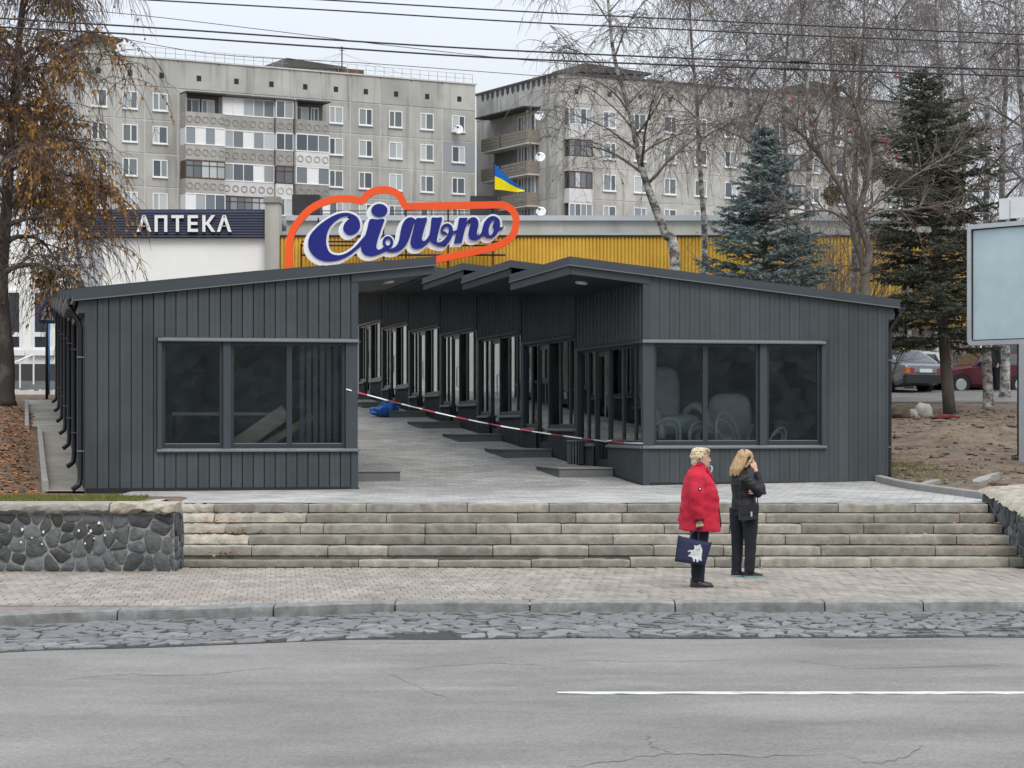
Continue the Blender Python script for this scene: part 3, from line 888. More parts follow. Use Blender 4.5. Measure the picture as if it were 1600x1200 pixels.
def build_kiosk(s, name, label, loc, detail):
    """s = +1 right row (grows to the right of the alley), -1 left row"""
    k = thing(name, label, "kiosk", loc, TH, "dark grey kiosks in two rows")
    X = lambda u: s * u
    def part(nm, fn, m, smooth=False, sub=None, lab=None):
        o = link(nm, kmesh((nm, s, part.c), fn, m, smooth), sub or k)
        part.c += 1
        if lab: o['label'] = lab
        return o
    part.c = 0
    # ---------- front cladding
    if detail:
        pw = 0.1745
        n = int(round((KW - 0.10) / pw)); pw = (KW - 0.10) / n
        def panel(u0, u1, z0, z1a, z1b):
            b = MB()
            g = 0.004 if s < 0 else 0.0015
            a, c = u0 + g, u1 - g
            prof = [(a, 0.0), (a, -0.012 if s < 0 else -.019), (a + 0.02, -0.022), (a + (c - a) * .42, -0.022), (a + (c - a) * .5, -0.017), (a + (c - a) * .58, -0.022), (c - 0.006, -0.022), (c, -0.006 if s < 0 else -.016), (c, 0.0)]
            for q, d in prof:
                t = (q - u0) / (u1 - u0)
                b.v += [(X(q), d, z0), (X(q), d, z1a + (z1b - z1a) * t)]
            m = len(prof)
            for i in range(m - 1): b.f.append((2 * i, 2 * i + 1, 2 * i + 3, 2 * i + 2))
            b.f.append(tuple(2 * i + 1 for i in range(m))); b.m = [0] * len(b.f)
            return b
        for i in range(n):
            u0 = 0.10 + pw * i; u1 = u0 + pw
            top0, top1 = zr(u0) - .135, zr(u1) - .135
            if u1 < UW + 0.03:
                obj("cladding_panel", panel(u0, u1, ZL + 0.06, top0, top1), M_ANTH, k)
                obj("cladding_panel", panel(u0, u1, 0.05, ZS - 0.055, ZS - 0.055), M_ANTH, k)
            elif u0 < UW + 0.05:
                obj("cladding_panel", panel(u0, u1, ZL + 0.06, top0, top1), M_ANTH, k)
                obj("cladding_panel", panel(u0, u1, 0.05, ZS - 0.055, ZS - 0.055), M_ANTH, k)
                if u1 > UW + 0.07: obj("cladding_panel", panel(UW + 0.075, u1, ZS - 0.053, ZL + 0.058, ZL + 0.058), M_ANTH, k)
            else:
                obj("cladding_panel", panel(u0, u1, 0.05, top0, top1), M_ANTH, k)
    else:
        part("front_cladding", lambda: corrug(lambda a, d, z: (X(a), d - 0.005, z), UW + .07, KW, .17, .018, lambda a: -0.05, lambda a: zr(a) - .135), M_ANTH)
        part("front_cladding", lambda: corrug(lambda a, d, z: (X(a), d - 0.005, z), 0.1, UW + .07, .17, .018, lambda a: -0.05, lambda a: ZS - .055), M_ANTH)
        part("front_cladding", lambda: corrug(lambda a, d, z: (X(a), d - 0.005, z), 0.1, UW + .07, .17, .018, lambda a: ZL + .06, lambda a: zr(a) - .135), M_ANTH)
    # ---------- corner trims, base trim
    part("corner_trim", lambda: MB().box(X(-0.012), -0.034, -0.04, X(0.1), 0.09, ZS - 0.055), M_ANTH_TRIM)
    part("corner_trim", lambda: MB().hexa([(X(-0.012), -.034, ZL + .06), (X(.1), -.034, ZL + .06), (X(.1), .09, ZL + .06), (X(-.012), .09, ZL + .06), (X(-.012), -.034, zr(0) - .14), (X(.1), -.034, zr(.1) - .14), (X(.1), .09, zr(.1) - .14), (X(-.012), .09, zr(0) - .14)]), M_ANTH_TRIM)
    part("corner_post", lambda: MB().box(X(-0.008), -0.02, ZS - .003, X(0.185), 0.12, ZL + .003), M_ANTH_TRIM)
    part("base_trim", lambda: MB().box(X(0.0), -0.03, -0.12, X(KW), -0.002, 0.05), M_BLACK)
    part("base_trim", lambda: MB().hexa([(X(-.03), -.02, -.12), (X(-.002), -.02, -.12), (X(-.002), 1.84, 0), (X(-.03), 1.84, 0), (X(-.03), -.02, .035), (X(-.002), -.02, .035), (X(-.002), 1.84, .15), (X(-.03), 1.84, .15)]), M_BLACK)
    part("corner_trim", lambda: MB().box(X(KW - .03), -0.03, -0.05, X(KW + .014), 0.12, zr(KW) - .14), M_ANTH_TRIM)
    # ---------- front drip edge with the wavy top and sill
    part("drip_edge", lambda: MB().loft([[(X(u), y, z) for y, z in ((-.01, ZL - .002), (-.075, ZL - .004), (-.078, ZL + .012), (-.03, ZL + .055), (-.01, ZL + .06))] for u in (-0.02, UW + .06)]), M_DRIP)
    part("window_sill", lambda: MB().loft([[(X(u), y, z) for y, z in ((.02, ZS - .05), (-.075, ZS - .055), (-.078, ZS - .035), (-.03, ZS - .006), (.02, ZS + .002))] for u in (-0.02, UW + .08)]), M_DRIP)
    part("side_trim", lambda: MB().box(X(UW), -0.04, ZS - .05, X(UW + .07), 0.1, ZL + .058), M_ANTH_TRIM)
    # ---------- front windows: a pair of panes by the alley, one pane outside
    def window(u0, u1, splits, y=0.05, side=False):
        fw, fd = 0.052, 0.06
        def fr():
            b = MB()
            def bx(a0, a1, z0, z1):
                if side: b.box(X(y), a0, z0, X(y + fd), a1, z1)
                else: b.box(X(a0), y, z0, X(a1), y + fd, z1)
            zb, zt = ZS, ZL
            bx(u0, u0 + fw, zb, zt); bx(u1 - fw, u1, zb, zt)
            bx(u0 + fw, u1 - fw, zb, zb + fw * 1.3); bx(u0 + fw, u1 - fw, zt - fw, zt)
            for c in splits: bx(c - .042, c + .042, zb + fw * 1.3, zt - fw)
            return b
        o = part("window_frame", fr, M_FRAME)
        ed = [u0 + fw] + [q for c in splits for q in (c - .042, c + .042)] + [u1 - fw]
        for a, c in zip(ed[::2], ed[1::2]):
            def pn(a=a, c=c):
                if side: return MB().box(X(y + .025), a, ZS + fw * 1.3, X(y + .033), c, ZL - fw)
                return MB().box(X(a), y + .025, ZS + fw * 1.3, X(c), y + .033, ZL - fw)
            part("pane", pn, M_GLASS, sub=o)
            def bead(a=a, c=c):
                if side: return MB().box(X(y - .004), a, ZS + fw * 1.3, X(y + .022), c, ZS + fw * 1.3 + .016)
                return MB().box(X(a), y - .004, ZS + fw * 1.3, X(c), y + .022, ZS + fw * 1.3 + .016)
            part("glazing_bead", bead, M_DRIP, sub=o)
        return o
    window(0.187, 2.03, [1.09])
    window(2.152, UW - .002, [])
    part("mullion_post", lambda: MB().box(X(2.032), -0.012, ZS, X(2.15), 0.12, ZL), M_ANTH_TRIM)
    # ---------- alley side
    D0, D1 = 2.32, 3.28           # door
    part("side_cladding", lambda: corrug(lambda a, d, z: (X(d * 1.0 - .004), a, z), 0.09, KD, .25, .03, lambda a: ZL + .06, lambda a: zr(0) - .25), M_ANTH)
    part("side_cladding", lambda: corrug(lambda a, d, z: (X(d * 1.0 - .004), a, z), 0.09, D0 - .03, .11, .014, lambda a: -0.03, lambda a: ZS - .055), M_ANTH)
    part("side_cladding", lambda: corrug(lambda a, d, z: (X(d * 1.0 - .004), a, z), D1 + .03, KD, .11, .014, lambda a: 0.05, lambda a: ZS - .055), M_ANTH)
    part("drip_edge", lambda: MB().loft([[(X(x), v, z) for x, z in ((.0, ZL - .002), (-.062, ZL - .004), (-.064, ZL + .012), (-.03, ZL + .05), (.0, ZL + .06))] for v in (0.0, KD - .1)]), M_ANTH_TRIM)
    part("window_sill", lambda: MB().loft([[(X(x), v, z) for x, z in ((.02, ZS - .05), (-.055, ZS - .055), (-.058, ZS - .035), (-.02, ZS - .006), (.02, ZS + .002))] for v in (0.0, D0 - .03)]), M_DRIP)
    part("window_sill", lambda: MB().loft([[(X(x), v, z) for x, z in ((.02, ZS - .05), (-.055, ZS - .055), (-.058, ZS - .035), (-.02, ZS - .006), (.02, ZS + .002))] for v in (D1 + .03, KD - .08)]), M_DRIP)
    window(.125, D0 - .03, [.62, 1.42], .03, True)
    window(D1 + .03, KD - .12, [3.86], .03, True)
    part("corner_post", lambda: MB().box(X(-.008), KD - .118, 0.05, X(.12), KD, ZL), M_ANTH_TRIM)
    def door():
        b = MB(); zb = 0.24
        for (a, c, z0, z1) in ((D0 - .028, D0 + .04, zb, ZL), (D1 - .04, D1 + .028, zb, ZL), (D0 + .04, D1 - .04, ZL - .05, ZL)):
            b.box(X(.02), a, z0, X(.1), c, z1)
        return b
    dr = part("door", door, M_FRAME)
    def leaf():
        b = MB(); zb = 0.25
        a, c = D0 + .045, D1 - .045
        b.box(X(.04), a, zb, X(.09), a + .08, ZL - .055); b.box(X(.04), c - .08, zb, X(.09), c, ZL - .055)
        b.box(X(.04), a + .08, zb, X(.09), c - .08, zb + .14); b.box(X(.04), a + .08, ZL - .14, X(.09), c - .08, ZL - .055)
        return b
    part("door_leaf", leaf, M_FRAME, sub=dr)
    part("pane", lambda: MB().box(X(.06), D0 + .125, 0.39, X(.068), D1 - .125, ZL - .14), M_GLASS, sub=dr)
    def handle():
        b = MB(); b.tube([(X(.03), D0 + .09, 1.1), (X(-.02), D0 + .09, 1.1), (X(-.02), D0 + .09, 1.55), (X(.03), D0 + .09, 1.55)], .012, 6); return b
    part("handle", handle, M_DRIP, sub=dr)
    # ---------- outer side and back
    part("outer_wall", lambda: corrug(lambda a, d, z: (X(KW - d), a, z), 0.1, KD, .17, .018, lambda a: -0.1, lambda a: zr(KW) - .12), M_ANTH)
    part("back_wall", lambda: corrug(lambda a, d, z: (X(a), KD - .005 - d, z), 0.0, KW, .17, .018, lambda a: -0.1, lambda a: zr(a) - .14), M_ANTH)
    # ---------- room behind the glass
    def room():
        b = MB()
        u0, u1, v0, v1 = .2, KW - .1, .2, KD - .1
        b.box(X(u0), v0, .16, X(u1), v1, .22)
        b.box(X(u0), v0, 2.62, X(u1), v1, 2.68)
        b.box(X(u1), v0, .22, X(u1 + .05), v1, 2.62)
        b.box(X(u0), v1, .22, X(u1), v1 + .05, 2.62)
        return b
    part("room_lining", room, M_ROOM)
    # ---------- roof
    E0, E1 = -1.25, 4.5
    def slab(u0, u1, v0, v1, t0, t1):
        return MB().hexa([(X(u0), v0, zr(u0) - t1), (X(u1), v0, zr(u1) - t1), (X(u1), v1, zr(u1) - t1), (X(u0), v1, zr(u0) - t1), (X(u0), v0, zr(u0) - t0), (X(u1), v0, zr(u1) - t0), (X(u1), v1, zr(u1) - t0), (X(u0), v1, zr(u0) - t0)])
    part("roof", lambda: slab(E0 + .02, E1 - .02, -.05, KD - .01, 0.012, 0.11), M_ANTH_TRIM)
    part("roof_fascia", lambda: slab(E0, E1, -.095, -.052, 0.0, 0.135), M_ANTH_TRIM)
    part("fascia_lip", lambda: slab(E0, E1, -.112, -.054, 0.136, 0.152), M_DRIP)
    part("overhang_fascia", lambda: slab(E0, .1, -.048, -.01, 0.15, 0.285), M_ANTH_TRIM)
    part("overhang_fascia", lambda: slab(E0 - .03, E0, -.095, KD - .01, 0.0, 0.135), M_ANTH_TRIM)
    part("fascia_lip", lambda: slab(E0 - .05, E0, -.112, KD - .01, 0.136, 0.152), M_DRIP)
    part("overhang_fascia", lambda: slab(E0 - .01, E0 + .02, -.01, KD - .01, 0.153, 0.285), M_ANTH_TRIM)
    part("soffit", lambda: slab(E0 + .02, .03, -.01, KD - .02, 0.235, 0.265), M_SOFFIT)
    def lampring(r0, z0, z1, u=-.72, v=1.35):
        b = MB(); zz = zr(u) - .265
        b.loft([[(X(u + r * cos(2 * pi * i / 18)), v + r * sin(2 * pi * i / 18), zz + z - r * cos(2 * pi * i / 18) * RSL) for i in range(18)] for r, z in ((r0, z0), (r0, z1))])
        return b
    dl = part("downlight", lambda: lampring(.105, .01, -.03), M_WHITEPLAST)
    part("diffuser", lambda: lampring(.085, -.028, -.036), M_WHITEPLAST, sub=dl)
    # ---------- gutter and downpipe on the low side
    def gutter():
        b = MB(); z = zr(E1) - .12
        rings = []
        for v in (-.08, KD - .03):
            rings.append([(X(E1 + x), v, z + y) for x, y in ((-.03, .05), (-.03, -.09), (.08, -.09), (.11, .0), (.11, .05), (.095, .05), (.095, .0), (.07, -.075), (-.018, -.075), (-.018, .05))])
        b.loft(rings); return b
    part("gutter", gutter, M_BLACK)
    def downpipe():
        b = MB(); z = zr(E1) - .2
        b.tube([(X(E1 + .04), .12, z), (X(E1 + .04), .12, z - .08), (X(KW + .12), .12, z - .26), (X(KW + .085), .12, z - .36), (X(KW + .085), .12, .22), (X(KW + .11), .11, .10), (X(KW + .2), .06, .03)], .045, 10)
        return b
    dp = part("downpipe", downpipe, M_BLACK, True)
    part("pipe_bracket", lambda: MB().box(X(KW), .06, .62, X(KW + .14), .18, .645).box(X(KW), .06, 2.1, X(KW + .14), .18, 2.125), M_DRIP, sub=dp)
    part("eave_box", lambda: MB().box(X(KW + .015), -.03, zr(KW) - .36, X(KW + .12), KD - .05, zr(KW) - .145), M_ANTH_TRIM)
    return k

ORD = ["first", "second", "third", "fourth", "fifth", "sixth", "seventh"]
build_kiosk(1, "kiosk", "dark grey kiosk fronting the right row, right behind the two standing women", tuple(ORR), True)
build_kiosk(-1, "kiosk", "dark grey kiosk fronting the left row, lumber behind its window, tape tied to its corner", tuple(ORL), True)
for s, org, row in ((1, ORR, "right"), (-1, ORL, "left")):
    proto = None
    for i in range(1, 7):
        loc = org + VD * PITCH * i + Vector((0, 0, RISE * i))
        lab = f"{ORD[i]} dark grey kiosk from the steps in the {row} row along the paved alley"
        if i == 6: lab = f"dark grey kiosk at the far end of the {row} row, next to the supermarket"
        if proto is None: proto = build_kiosk(s, "kiosk", lab, tuple(loc), False)
        else: dup(proto, tuple(loc), TH, lab)

# ------------------------------------------------------------------ entrance slabs in front of the doors
def entrance_slab(s, org, i, label):
    loc = org + VD * PITCH * i + Vector((0, 0, RISE * i))
    t = thing("entrance_slab", label, "step", tuple(loc), TH, "concrete entrance slabs in the alley")
    b = MB(); X = lambda u: s * u
    z = 0.245
    b.hexa([(X(-1.0), 1.8, -.1), (X(-.04), 1.8, -.1), (X(-.04), 3.6, -.05), (X(-1.0), 3.6, -.05), (X(-1.0), 1.8, z), (X(-.04), 1.8, z), (X(-.04), 3.6, z), (X(-1.0), 3.6, z)])
    o = obj("slab", b, M_CONC_DK, t)
    b = MB()
    b.hexa([(X(-1.02), 1.78, z + .001), (X(-.04), 1.78, z + .001), (X(-.04), 3.62, z + .001), (X(-1.02), 3.62, z + .001), (X(-1.02), 1.78, z + .022), (X(-.04), 1.78, z + .022), (X(-.04), 3.62, z + .022), (X(-1.02), 3.62, z + .022)])
    obj("slab_tile", b, M_CONC, t)
    return t
for i in range(7):
    entrance_slab(1, ORR, i, f"low concrete entrance slab at the door of the {ORD[i]} kiosk of the right row")
entrance_slab(-1, ORL, 0, "low concrete entrance slab beside the front kiosk of the left row")

# ------------------------------------------------------------------ things stored behind the front windows
def KLoc(org, s, u, v, z): return org + UD * (s * u) + VD * v + Vector((0, 0, z))
M_WOOD = mat("raw_timber", (0.60, 0.55, 0.44), 0.8, 0, 0.15, 5, stretch=(1, 1, 6))
M_PLYDK = mat("table_top", (0.16, 0.13, 0.10), 0.7, 0, 0.2, 4)
M_FILM = mat("grey_wrap", (0.56, 0.59, 0.60), 0.35, 0, 0.12, 3, spec=0.6)
M_PALEPIPE = mat("pale_enamel_tube", (0.62, 0.66, 0.66), 0.35, 0, 0.06, 3)
M_FILM2 = mat("dark_wrap", (0.16, 0.19, 0.20), 0.35, 0, 0.15, 3, spec=0.6)
tb = thing("trestle_table", "wooden trestle table inside the left front kiosk", "table", tuple(KLoc(ORL, -1, 1.9, 1.3, .22)), TH)
b = MB(); b.box(-1.0, -.3, .98, .75, .35, 1.03); obj("table_top", b, M_WOOD, tb)
for x in (-.9, .65):
    for y in (-.25, .3):
        b = MB(); b.box(x - .04, y - .04, 0, x + .04, y + .04, .98); obj("leg", b, M_PLYDK, tb)
for i, (u, v, z0, z1, w, lab) in enumerate(((1.62, .45, .55, 1.25, .11, "broad pale plank leaning inside the left kiosk window"), (1.25, .62, .5, 1.15, .05, "thin lath crossing behind the broad plank in the left kiosk"))):
    b = MB()
    b.obox((0, 0, (z1 - z0) / 2), (.52 + .1 * i, 0, .36), (0, .02, 0), (-.36 * w / .55, 0, .52 * w / .55))
    o = obj("timber_plank", b, M_WOOD, loc=tuple(KLoc(ORL, -1, u, v, z0)))
    o.rotation_euler = (0, 0, TH); tag(o, lab, "plank")
# corrugated sheet stack (dark) by the corner of the left kiosk
b = MB()
for q in range(6): b.box(-.33 + q * .11, -.02 * (q % 2), 0, -.33 + q * .11 + .075, .03, 1.9)
o = obj("roofing_sheets", b, M_FILM2, loc=tuple(KLoc(ORL, -1, .55, .42, .5))); o.rotation_euler = (0, 0, TH); tag(o, "dark ribbed sheets standing upright inside the left kiosk by its corner", "metal sheets"); o['kind'] = 'stuff'

def armchair(u, v, z, rot, sc, lab):
    t = thing("wrapped_armchair", lab, "armchair", tuple(KLoc(ORR, 1, u, v, z)), TH + rot, "wrapped armchairs stored in the kiosk")
    def rounded(c, r, pw=0.55):
        b = MB(); rings = []
        nu, nv = 20, 12
        for j in range(1, nv):
            a = pi * j / nv; ring = []
            for k in range(nu):
                w = 2 * pi * k / nu
                f = lambda q: math.copysign(abs(q) ** pw, q)
                ring.append((c[0] + sc * r[0] * f(sin(a)) * f(cos(w)), c[1] + sc * r[1] * f(sin(a)) * f(sin(w)), c[2] + sc * r[2] * -f(cos(a))))
            rings.append(ring)
        return b.loft(rings)
    obj("seat", rounded((0, 0, .38 * sc), (.38, .36, .16)), M_FILM, t, True)
    obj("backrest", rounded((0, .28 * sc, .78 * sc), (.36, .12, .42)), M_FILM, t, True)
    for x in (-1, 1):
        b = MB(); pts = []
        for q in range(13):
            a = pi * q / 12
            pts.append((x * .42 * sc, (-.05 - .36 * cos(a)) * sc, (.2 + .45 * sin(a)) * sc))
        b.tube(pts, .055 * sc, 8); obj("armrest", b, M_FILM, t, True)
    for x in (-.3, .3):
        for y in (-.28, .28):
            b = MB(); b.tube([(x * sc, y * sc, 0), (x * sc, y * sc, .25 * sc)], .03, 6); obj("leg", b, M_FILM2, t)
    return t
armchair(.75, 1.05, .52, .35, 1.25, "pale grey wrapped armchair behind the pane nearest the corner post")
armchair(1.75, .95, .30, -.5, 1.05, "darker wrapped armchair behind the middle pane of the right kiosk")
armchair(.55, .75, .05, 1.3, 1.0, "low wrapped armchair at the bottom of the right kiosk window, turned sideways")
# bent tube frames leaning in front of the armchairs
for q, (u, v, z, w, h, tl, lab) in enumerate(((.42, .36, .50, .30, .52, .25, "bent pale tube frame leaning low by the corner post of the right kiosk"), (1.25, .34, .46, .34, .50, -.35, "arched pale tube frame in front of the armchairs, by the window's first mullion"),
                                       (1.62, .42, .50, .26, .62, -.2, "tall pale hoop standing behind the middle pane of the right kiosk"), (2.45, .40, .52, .22, .34, .5, "short pale tube frame leaning at the left of the outer pane"))):
    b = MB()
    for k in (0, 1):
        pts = []
        for j in range(15):
            a = pi * j / 14; pts.append((-w * cos(a) * (1 - .16 * k) + tl * sin(a) * h, .05 * k, h * (1 - .2 * k) * sin(a) ** .8 + .1))
        b.tube(pts, .028 - .008 * k, 7)
    o = obj("tube_frame", b, M_PALEPIPE, loc=tuple(KLoc(ORR, 1, u, v, z)), smooth=True); o.rotation_euler = (0, 0, TH + .2 * q); tag(o, lab, "chair frame", "tube frames stored in the kiosk")
b = MB(); b.box(-.22, -.18, 0, .22, .18, .5)
b.box(-.24, -.2, .5, .24, .2, .53)
o = obj("stool", b, M_FILM2, loc=tuple(KLoc(ORR, 1, 2.75, .9, .55))); o.rotation_euler = (0, 0, TH); tag(o, "dark box stool behind the single outer pane of the right kiosk", "stool")

# ------------------------------------------------------------------ litter bin, bin bag, barrier tape
p = KLoc(ORR, 1, -.18, 3.95, .245 + .022)
tb = thing("litter_bin", "round dark slatted litter bin against the front kiosk of the right row", "bin", tuple(p))
b = MB(); b.tube([(0, 0, .02), (0, 0, .42)], .125, 18); obj("liner", b, M_BLACK, tb, True)
sl = MB(); sl.box(-.014, -.155, .02, .014, -.14, .42)
slm = mesh("slat", sl, M_DRIP)
for q in range(18):
    o = link("slat", slm, tb); o.rotation_euler = (0, 0, 2 * pi * q / 18)
b = MB(); b.tube([(0, 0, .425), (0, 0, .46)], [.17, .155], 20); obj("rim", b, M_DRIP, tb, True)

M_BAG = mat("blue_plastic", (0.012, 0.14, 0.48), 0.35, 0, 0.3, 9, spec=0.6)
b = MB(); rings = []
for j in range(1, 14):
    a = pi * j / 14; ring = []
    for q in range(24):
        w = 2 * pi * q / 24
        pn = Vector((sin(a) * cos(w), sin(a) * sin(w), -cos(a)))
        f = 1 + 0.22 * noise.noise(pn * 2.2) + 0.10 * noise.noise(pn * 7)
        x, y, z = pn.x * .30 * f, pn.y * .26 * f, max(-.0, (pn.z * .5 + .42) * .42 * f)
        if x < -.15: x -= (-.15 - x) * 0.9; z *= 0.75
        ring.append((x, y, z))
    rings.append(ring)
b.loft(rings)
bx = (604 - 800) / F * 57.2
o = obj("bin_bag", b, M_BAG, smooth=False, loc=(bx, 57.2, gz(57.2) + .005)); smoothen(o, 30); tag(o, "crumpled blue plastic bin bag lying in the paved alley", "bag")

M_TAPE_R = mat("tape_red", (0.50, 0.07, 0.085), 0.5, 0, 0.05, 3); M_TAPE_W = mat("tape_white", (0.8, 0.8, 0.8), 0.5, 0, 0.04, 3)
A = ORL + UD * (-.06) * -1 * -1 + Vector((0, -0.06, 0)); A = Vector((PX(541, 608, 36.08).x, 36.05, PX(541, 608, 36.08).z))
Bp = KLoc(ORR, 1, -.07, 2.2, .72)
C = KLoc(ORR, 1, -.03, -.10, .70)
tp = []
for q in range(41):
    t = q / 40; P = A.lerp(Bp, t); P.z -= 0.10 * sin(pi * t); tp.append(P)
for q in range(1, 7):
    P = Bp.lerp(C, q / 6.0); P.z += R.uniform(-.015, .03); tp.append(P)
mb = MB()
for i, P in enumerate(tp):
    d = (tp[min(i + 1, len(tp) - 1)] - tp[max(i - 1, 0)]).normalized()
    sd = d.cross(Vector((0, 1, 0))).normalized()
    a = 0.5 * sin(i * .55) + .35 * sin(i * 1.7)
    w = sd * cos(a) * .011 + Vector((0, 1, 0)) * sin(a) * .011
    n_ = Vector((0, .002, 0))
    mb.v += [tuple(P + w - n_), tuple(P - w - n_), tuple(P - w + n_), tuple(P + w + n_)]
for i in range(len(tp) - 1):
    o = 4 * i; mi = 0 if (i % 5) in (1, 2) else 1
    for k in range(4):
        j = (k + 1) % 4
        mb.f.append((o + k, o + 4 + k, o + 4 + j, o + j)); mb.m.append(mi)
o = obj("barrier_tape", mb, [M_TAPE_R, M_TAPE_W]); tag(o, "red and white barrier tape strung across the alley between the two front kiosks", "barrier tape")
# ------------------------------------------------------------------ supermarket behind the kiosks (faces the camera squarely)
YS = 78.0
def SX(px): return (px - 800) / F * YS
def SZ(py, D=YS): return EYE - (py - YH) / F * D
M_RENDER = mat("white_render", (0.82, 0.83, 0.80), 0.85, 0, 0.05, 0.6)
M_BLUEGREY = mat("blue_grey_render", (0.42, 0.455, 0.50), 0.85, 0, 0.04, 1)
M_NAVY = mat("navy_cladding", (0.011, 0.018, 0.052), 0.45, 0, 0.1, 1)
M_PARAPET = mat("grey_parapet", (0.42, 0.42, 0.385), 0.85, 0, 0.14, 0.9, streak=0.4, streak_col=(0.2, 0.19, 0.17))
M_COPING = mat("zinc_coping", (0.42, 0.45, 0.48), 0.5, 0, 0.08, 1)
M_YELLOW = mat("yellow_cladding", (0.62, 0.375, 0.04), 0.6, 0, 0.2, 1.3, col2=(0.76, 0.50, 0.08), streak=0.35, streak_col=(0.30, 0.15, 0.01))
M_DARKBASE = mat("dark_plinth", (0.05, 0.05, 0.052), 0.8, 0, 0.1, 2)
M_DKGLASS = mat("dark_shop_glass", (0.02, 0.024, 0.028), 0.08, 0, 0.2, 0.5, spec=0.6)
M_BROWNBOX = mat("brown_black_sheet", (0.030, 0.028, 0.033), 0.6, 0, 0.25, 1.5)
ZG = 2.86
sm = thing("supermarket", "low supermarket with a white pharmacy wing and yellow ribbed cladding behind the kiosks", "supermarket", (0, YS, ZG))
W = (0, YS, ZG)
b = MB(); b.box(SX(117), YS + .02, ZG - .3, SX(420), YS + 14, SZ(372)); obj("wall", b, M_RENDER, sm, world_of=W, label="white rendered wall of the pharmacy wing")
b = MB(); b.box(-24, YS + .5, SZ(568), SX(117.5), YS + 14, SZ(372)); obj("wall", b, M_RENDER, sm, world_of=W, label="set back white wall beside the birch")
b = MB(); b.box(-24, YS + .42, ZG - .3, SX(117.4), YS + 13.9, SZ(568.2)); obj("plinth", b, M_DARKBASE, sm, world_of=W)
b = MB(); b.box(SX(117.6), YS - .05, SZ(560), SX(160), YS + .1, SZ(372.5)); obj("pilaster", b, M_BLUEGREY, sm, world_of=W)
b = MB(); b.box(SX(94), YS + .3, ZG, SX(101), YS + .42, SZ(526)); obj("cabinet_panel", b, M_CONC, sm, world_of=W)
# navy band of horizontal boards
z0, z1 = SZ(371), SZ(329); nb = 10
for i in range(nb):
    b = MB(); za, zb = z0 + (z1 - z0) * i / nb, z0 + (z1 - z0) * (i + 1) / nb - .012
    b.hexa([(SX(117), YS - .20, za), (SX(417), YS - .20, za), (SX(417), YS + .1, za), (SX(117), YS + .1, za), (SX(117), YS - .17, zb), (SX(417), YS - .17, zb), (SX(417), YS + .1, zb), (SX(117), YS + .1, zb)])
    obj("fascia_board", b, M_NAVY, sm, world_of=W)
b = MB(); b.box(SX(117) + .01, YS - .12, z0 + .01, SX(417) - .01, YS + 12, z1 + .03); obj("fascia_core", b, M_NAVY, sm, world_of=W)
b = MB(); b.box(SX(415.5), YS - .35, ZG - .3, SX(437.5), YS + .6, SZ(318)); obj("pillar", b, M_PARAPET, sm, world_of=W)
b = MB(); b.box(SX(413.5), YS - .42, SZ(318), SX(439.5), YS + .7, SZ(309)); obj("pillar_cap", b, M_CONC, sm, world_of=W)
# yellow ribbed cladding
x0, x1 = SX(438), 16.2
mb = MB(); x = x0; prof = []
ry = random.Random(2)
while x < x1:
    w = 0.125 + ry.uniform(-.012, .012)
    prof += [(x, YS + .02), (x + w * .2, YS - .03), (x + w * .75, YS - .03), (x + w * .92, YS + .02)]
    x += w
zb, zt = SZ(516), SZ(370)
for q, y in prof: mb.v += [(q, y, zb), (q, y, zt)]
for i in range(len(prof) - 1): mb.f.append((2 * i, 2 * i + 2, 2 * i + 3, 2 * i + 1)); mb.m.append(0)
obj("ribbed_cladding", mb, M_YELLOW, sm, world_of=W)
b = MB(); b.box(x0, YS + .08, ZG - .3, x1, YS + 20, SZ(371)); obj("wall", b, M_PARAPET, sm, world_of=W)
b = MB(); b.box(x0, YS - .08, SZ(370), x1 + .1, YS + .5, SZ(367.5)); obj("coping", b, M_BLACK, sm, world_of=W)
b = MB(); b.box(x0 + .01, YS + 2.0, SZ(372), x1, YS + 20, SZ(345, YS + 2)); obj("parapet", b, M_PARAPET, sm, world_of=W)
b = MB(); b.box(x0, YS + 1.85, SZ(345, YS + 2), x1 + .1, YS + 20.1, SZ(337, YS + 2)); obj("coping", b, M_COPING, sm, world_of=W)
b = MB(); b.box(SX(438), YS + .6, SZ(371.5), SX(690), YS + 1.6, SZ(359)); b.box(SX(860), YS + .7, SZ(371.5), SX(1010), YS + 1.6, SZ(361)); obj("roof_ledge", b, M_COPING, sm, world_of=W)
b = MB()
for z in (SZ(334, YS + 2), SZ(329, YS + 2)): b.tube([(x0 + .2, YS + 2.1, z), (SX(830), YS + 2.1, z)], .018, 5)
for q in range(9): b.tube([(x0 + .3 + q * .98, YS + 2.1, SZ(337, YS + 2)), (x0 + .3 + q * .98, YS + 2.1, SZ(328, YS + 2))], .018, 5)
obj("roof_railing", b, M_BLACK, sm, world_of=W)
for xa, xb, yt, yb_ in ((443, 488, 304, 334), (732, 778, 306, 334)):
    b = MB(); b.box(SX(xa), YS + 3.0, SZ(yb_, YS + 3), SX(xb), YS + 4.2, SZ(yt, YS + 3)); o = obj("vent_box", b, M_BROWNBOX, sm, world_of=W)
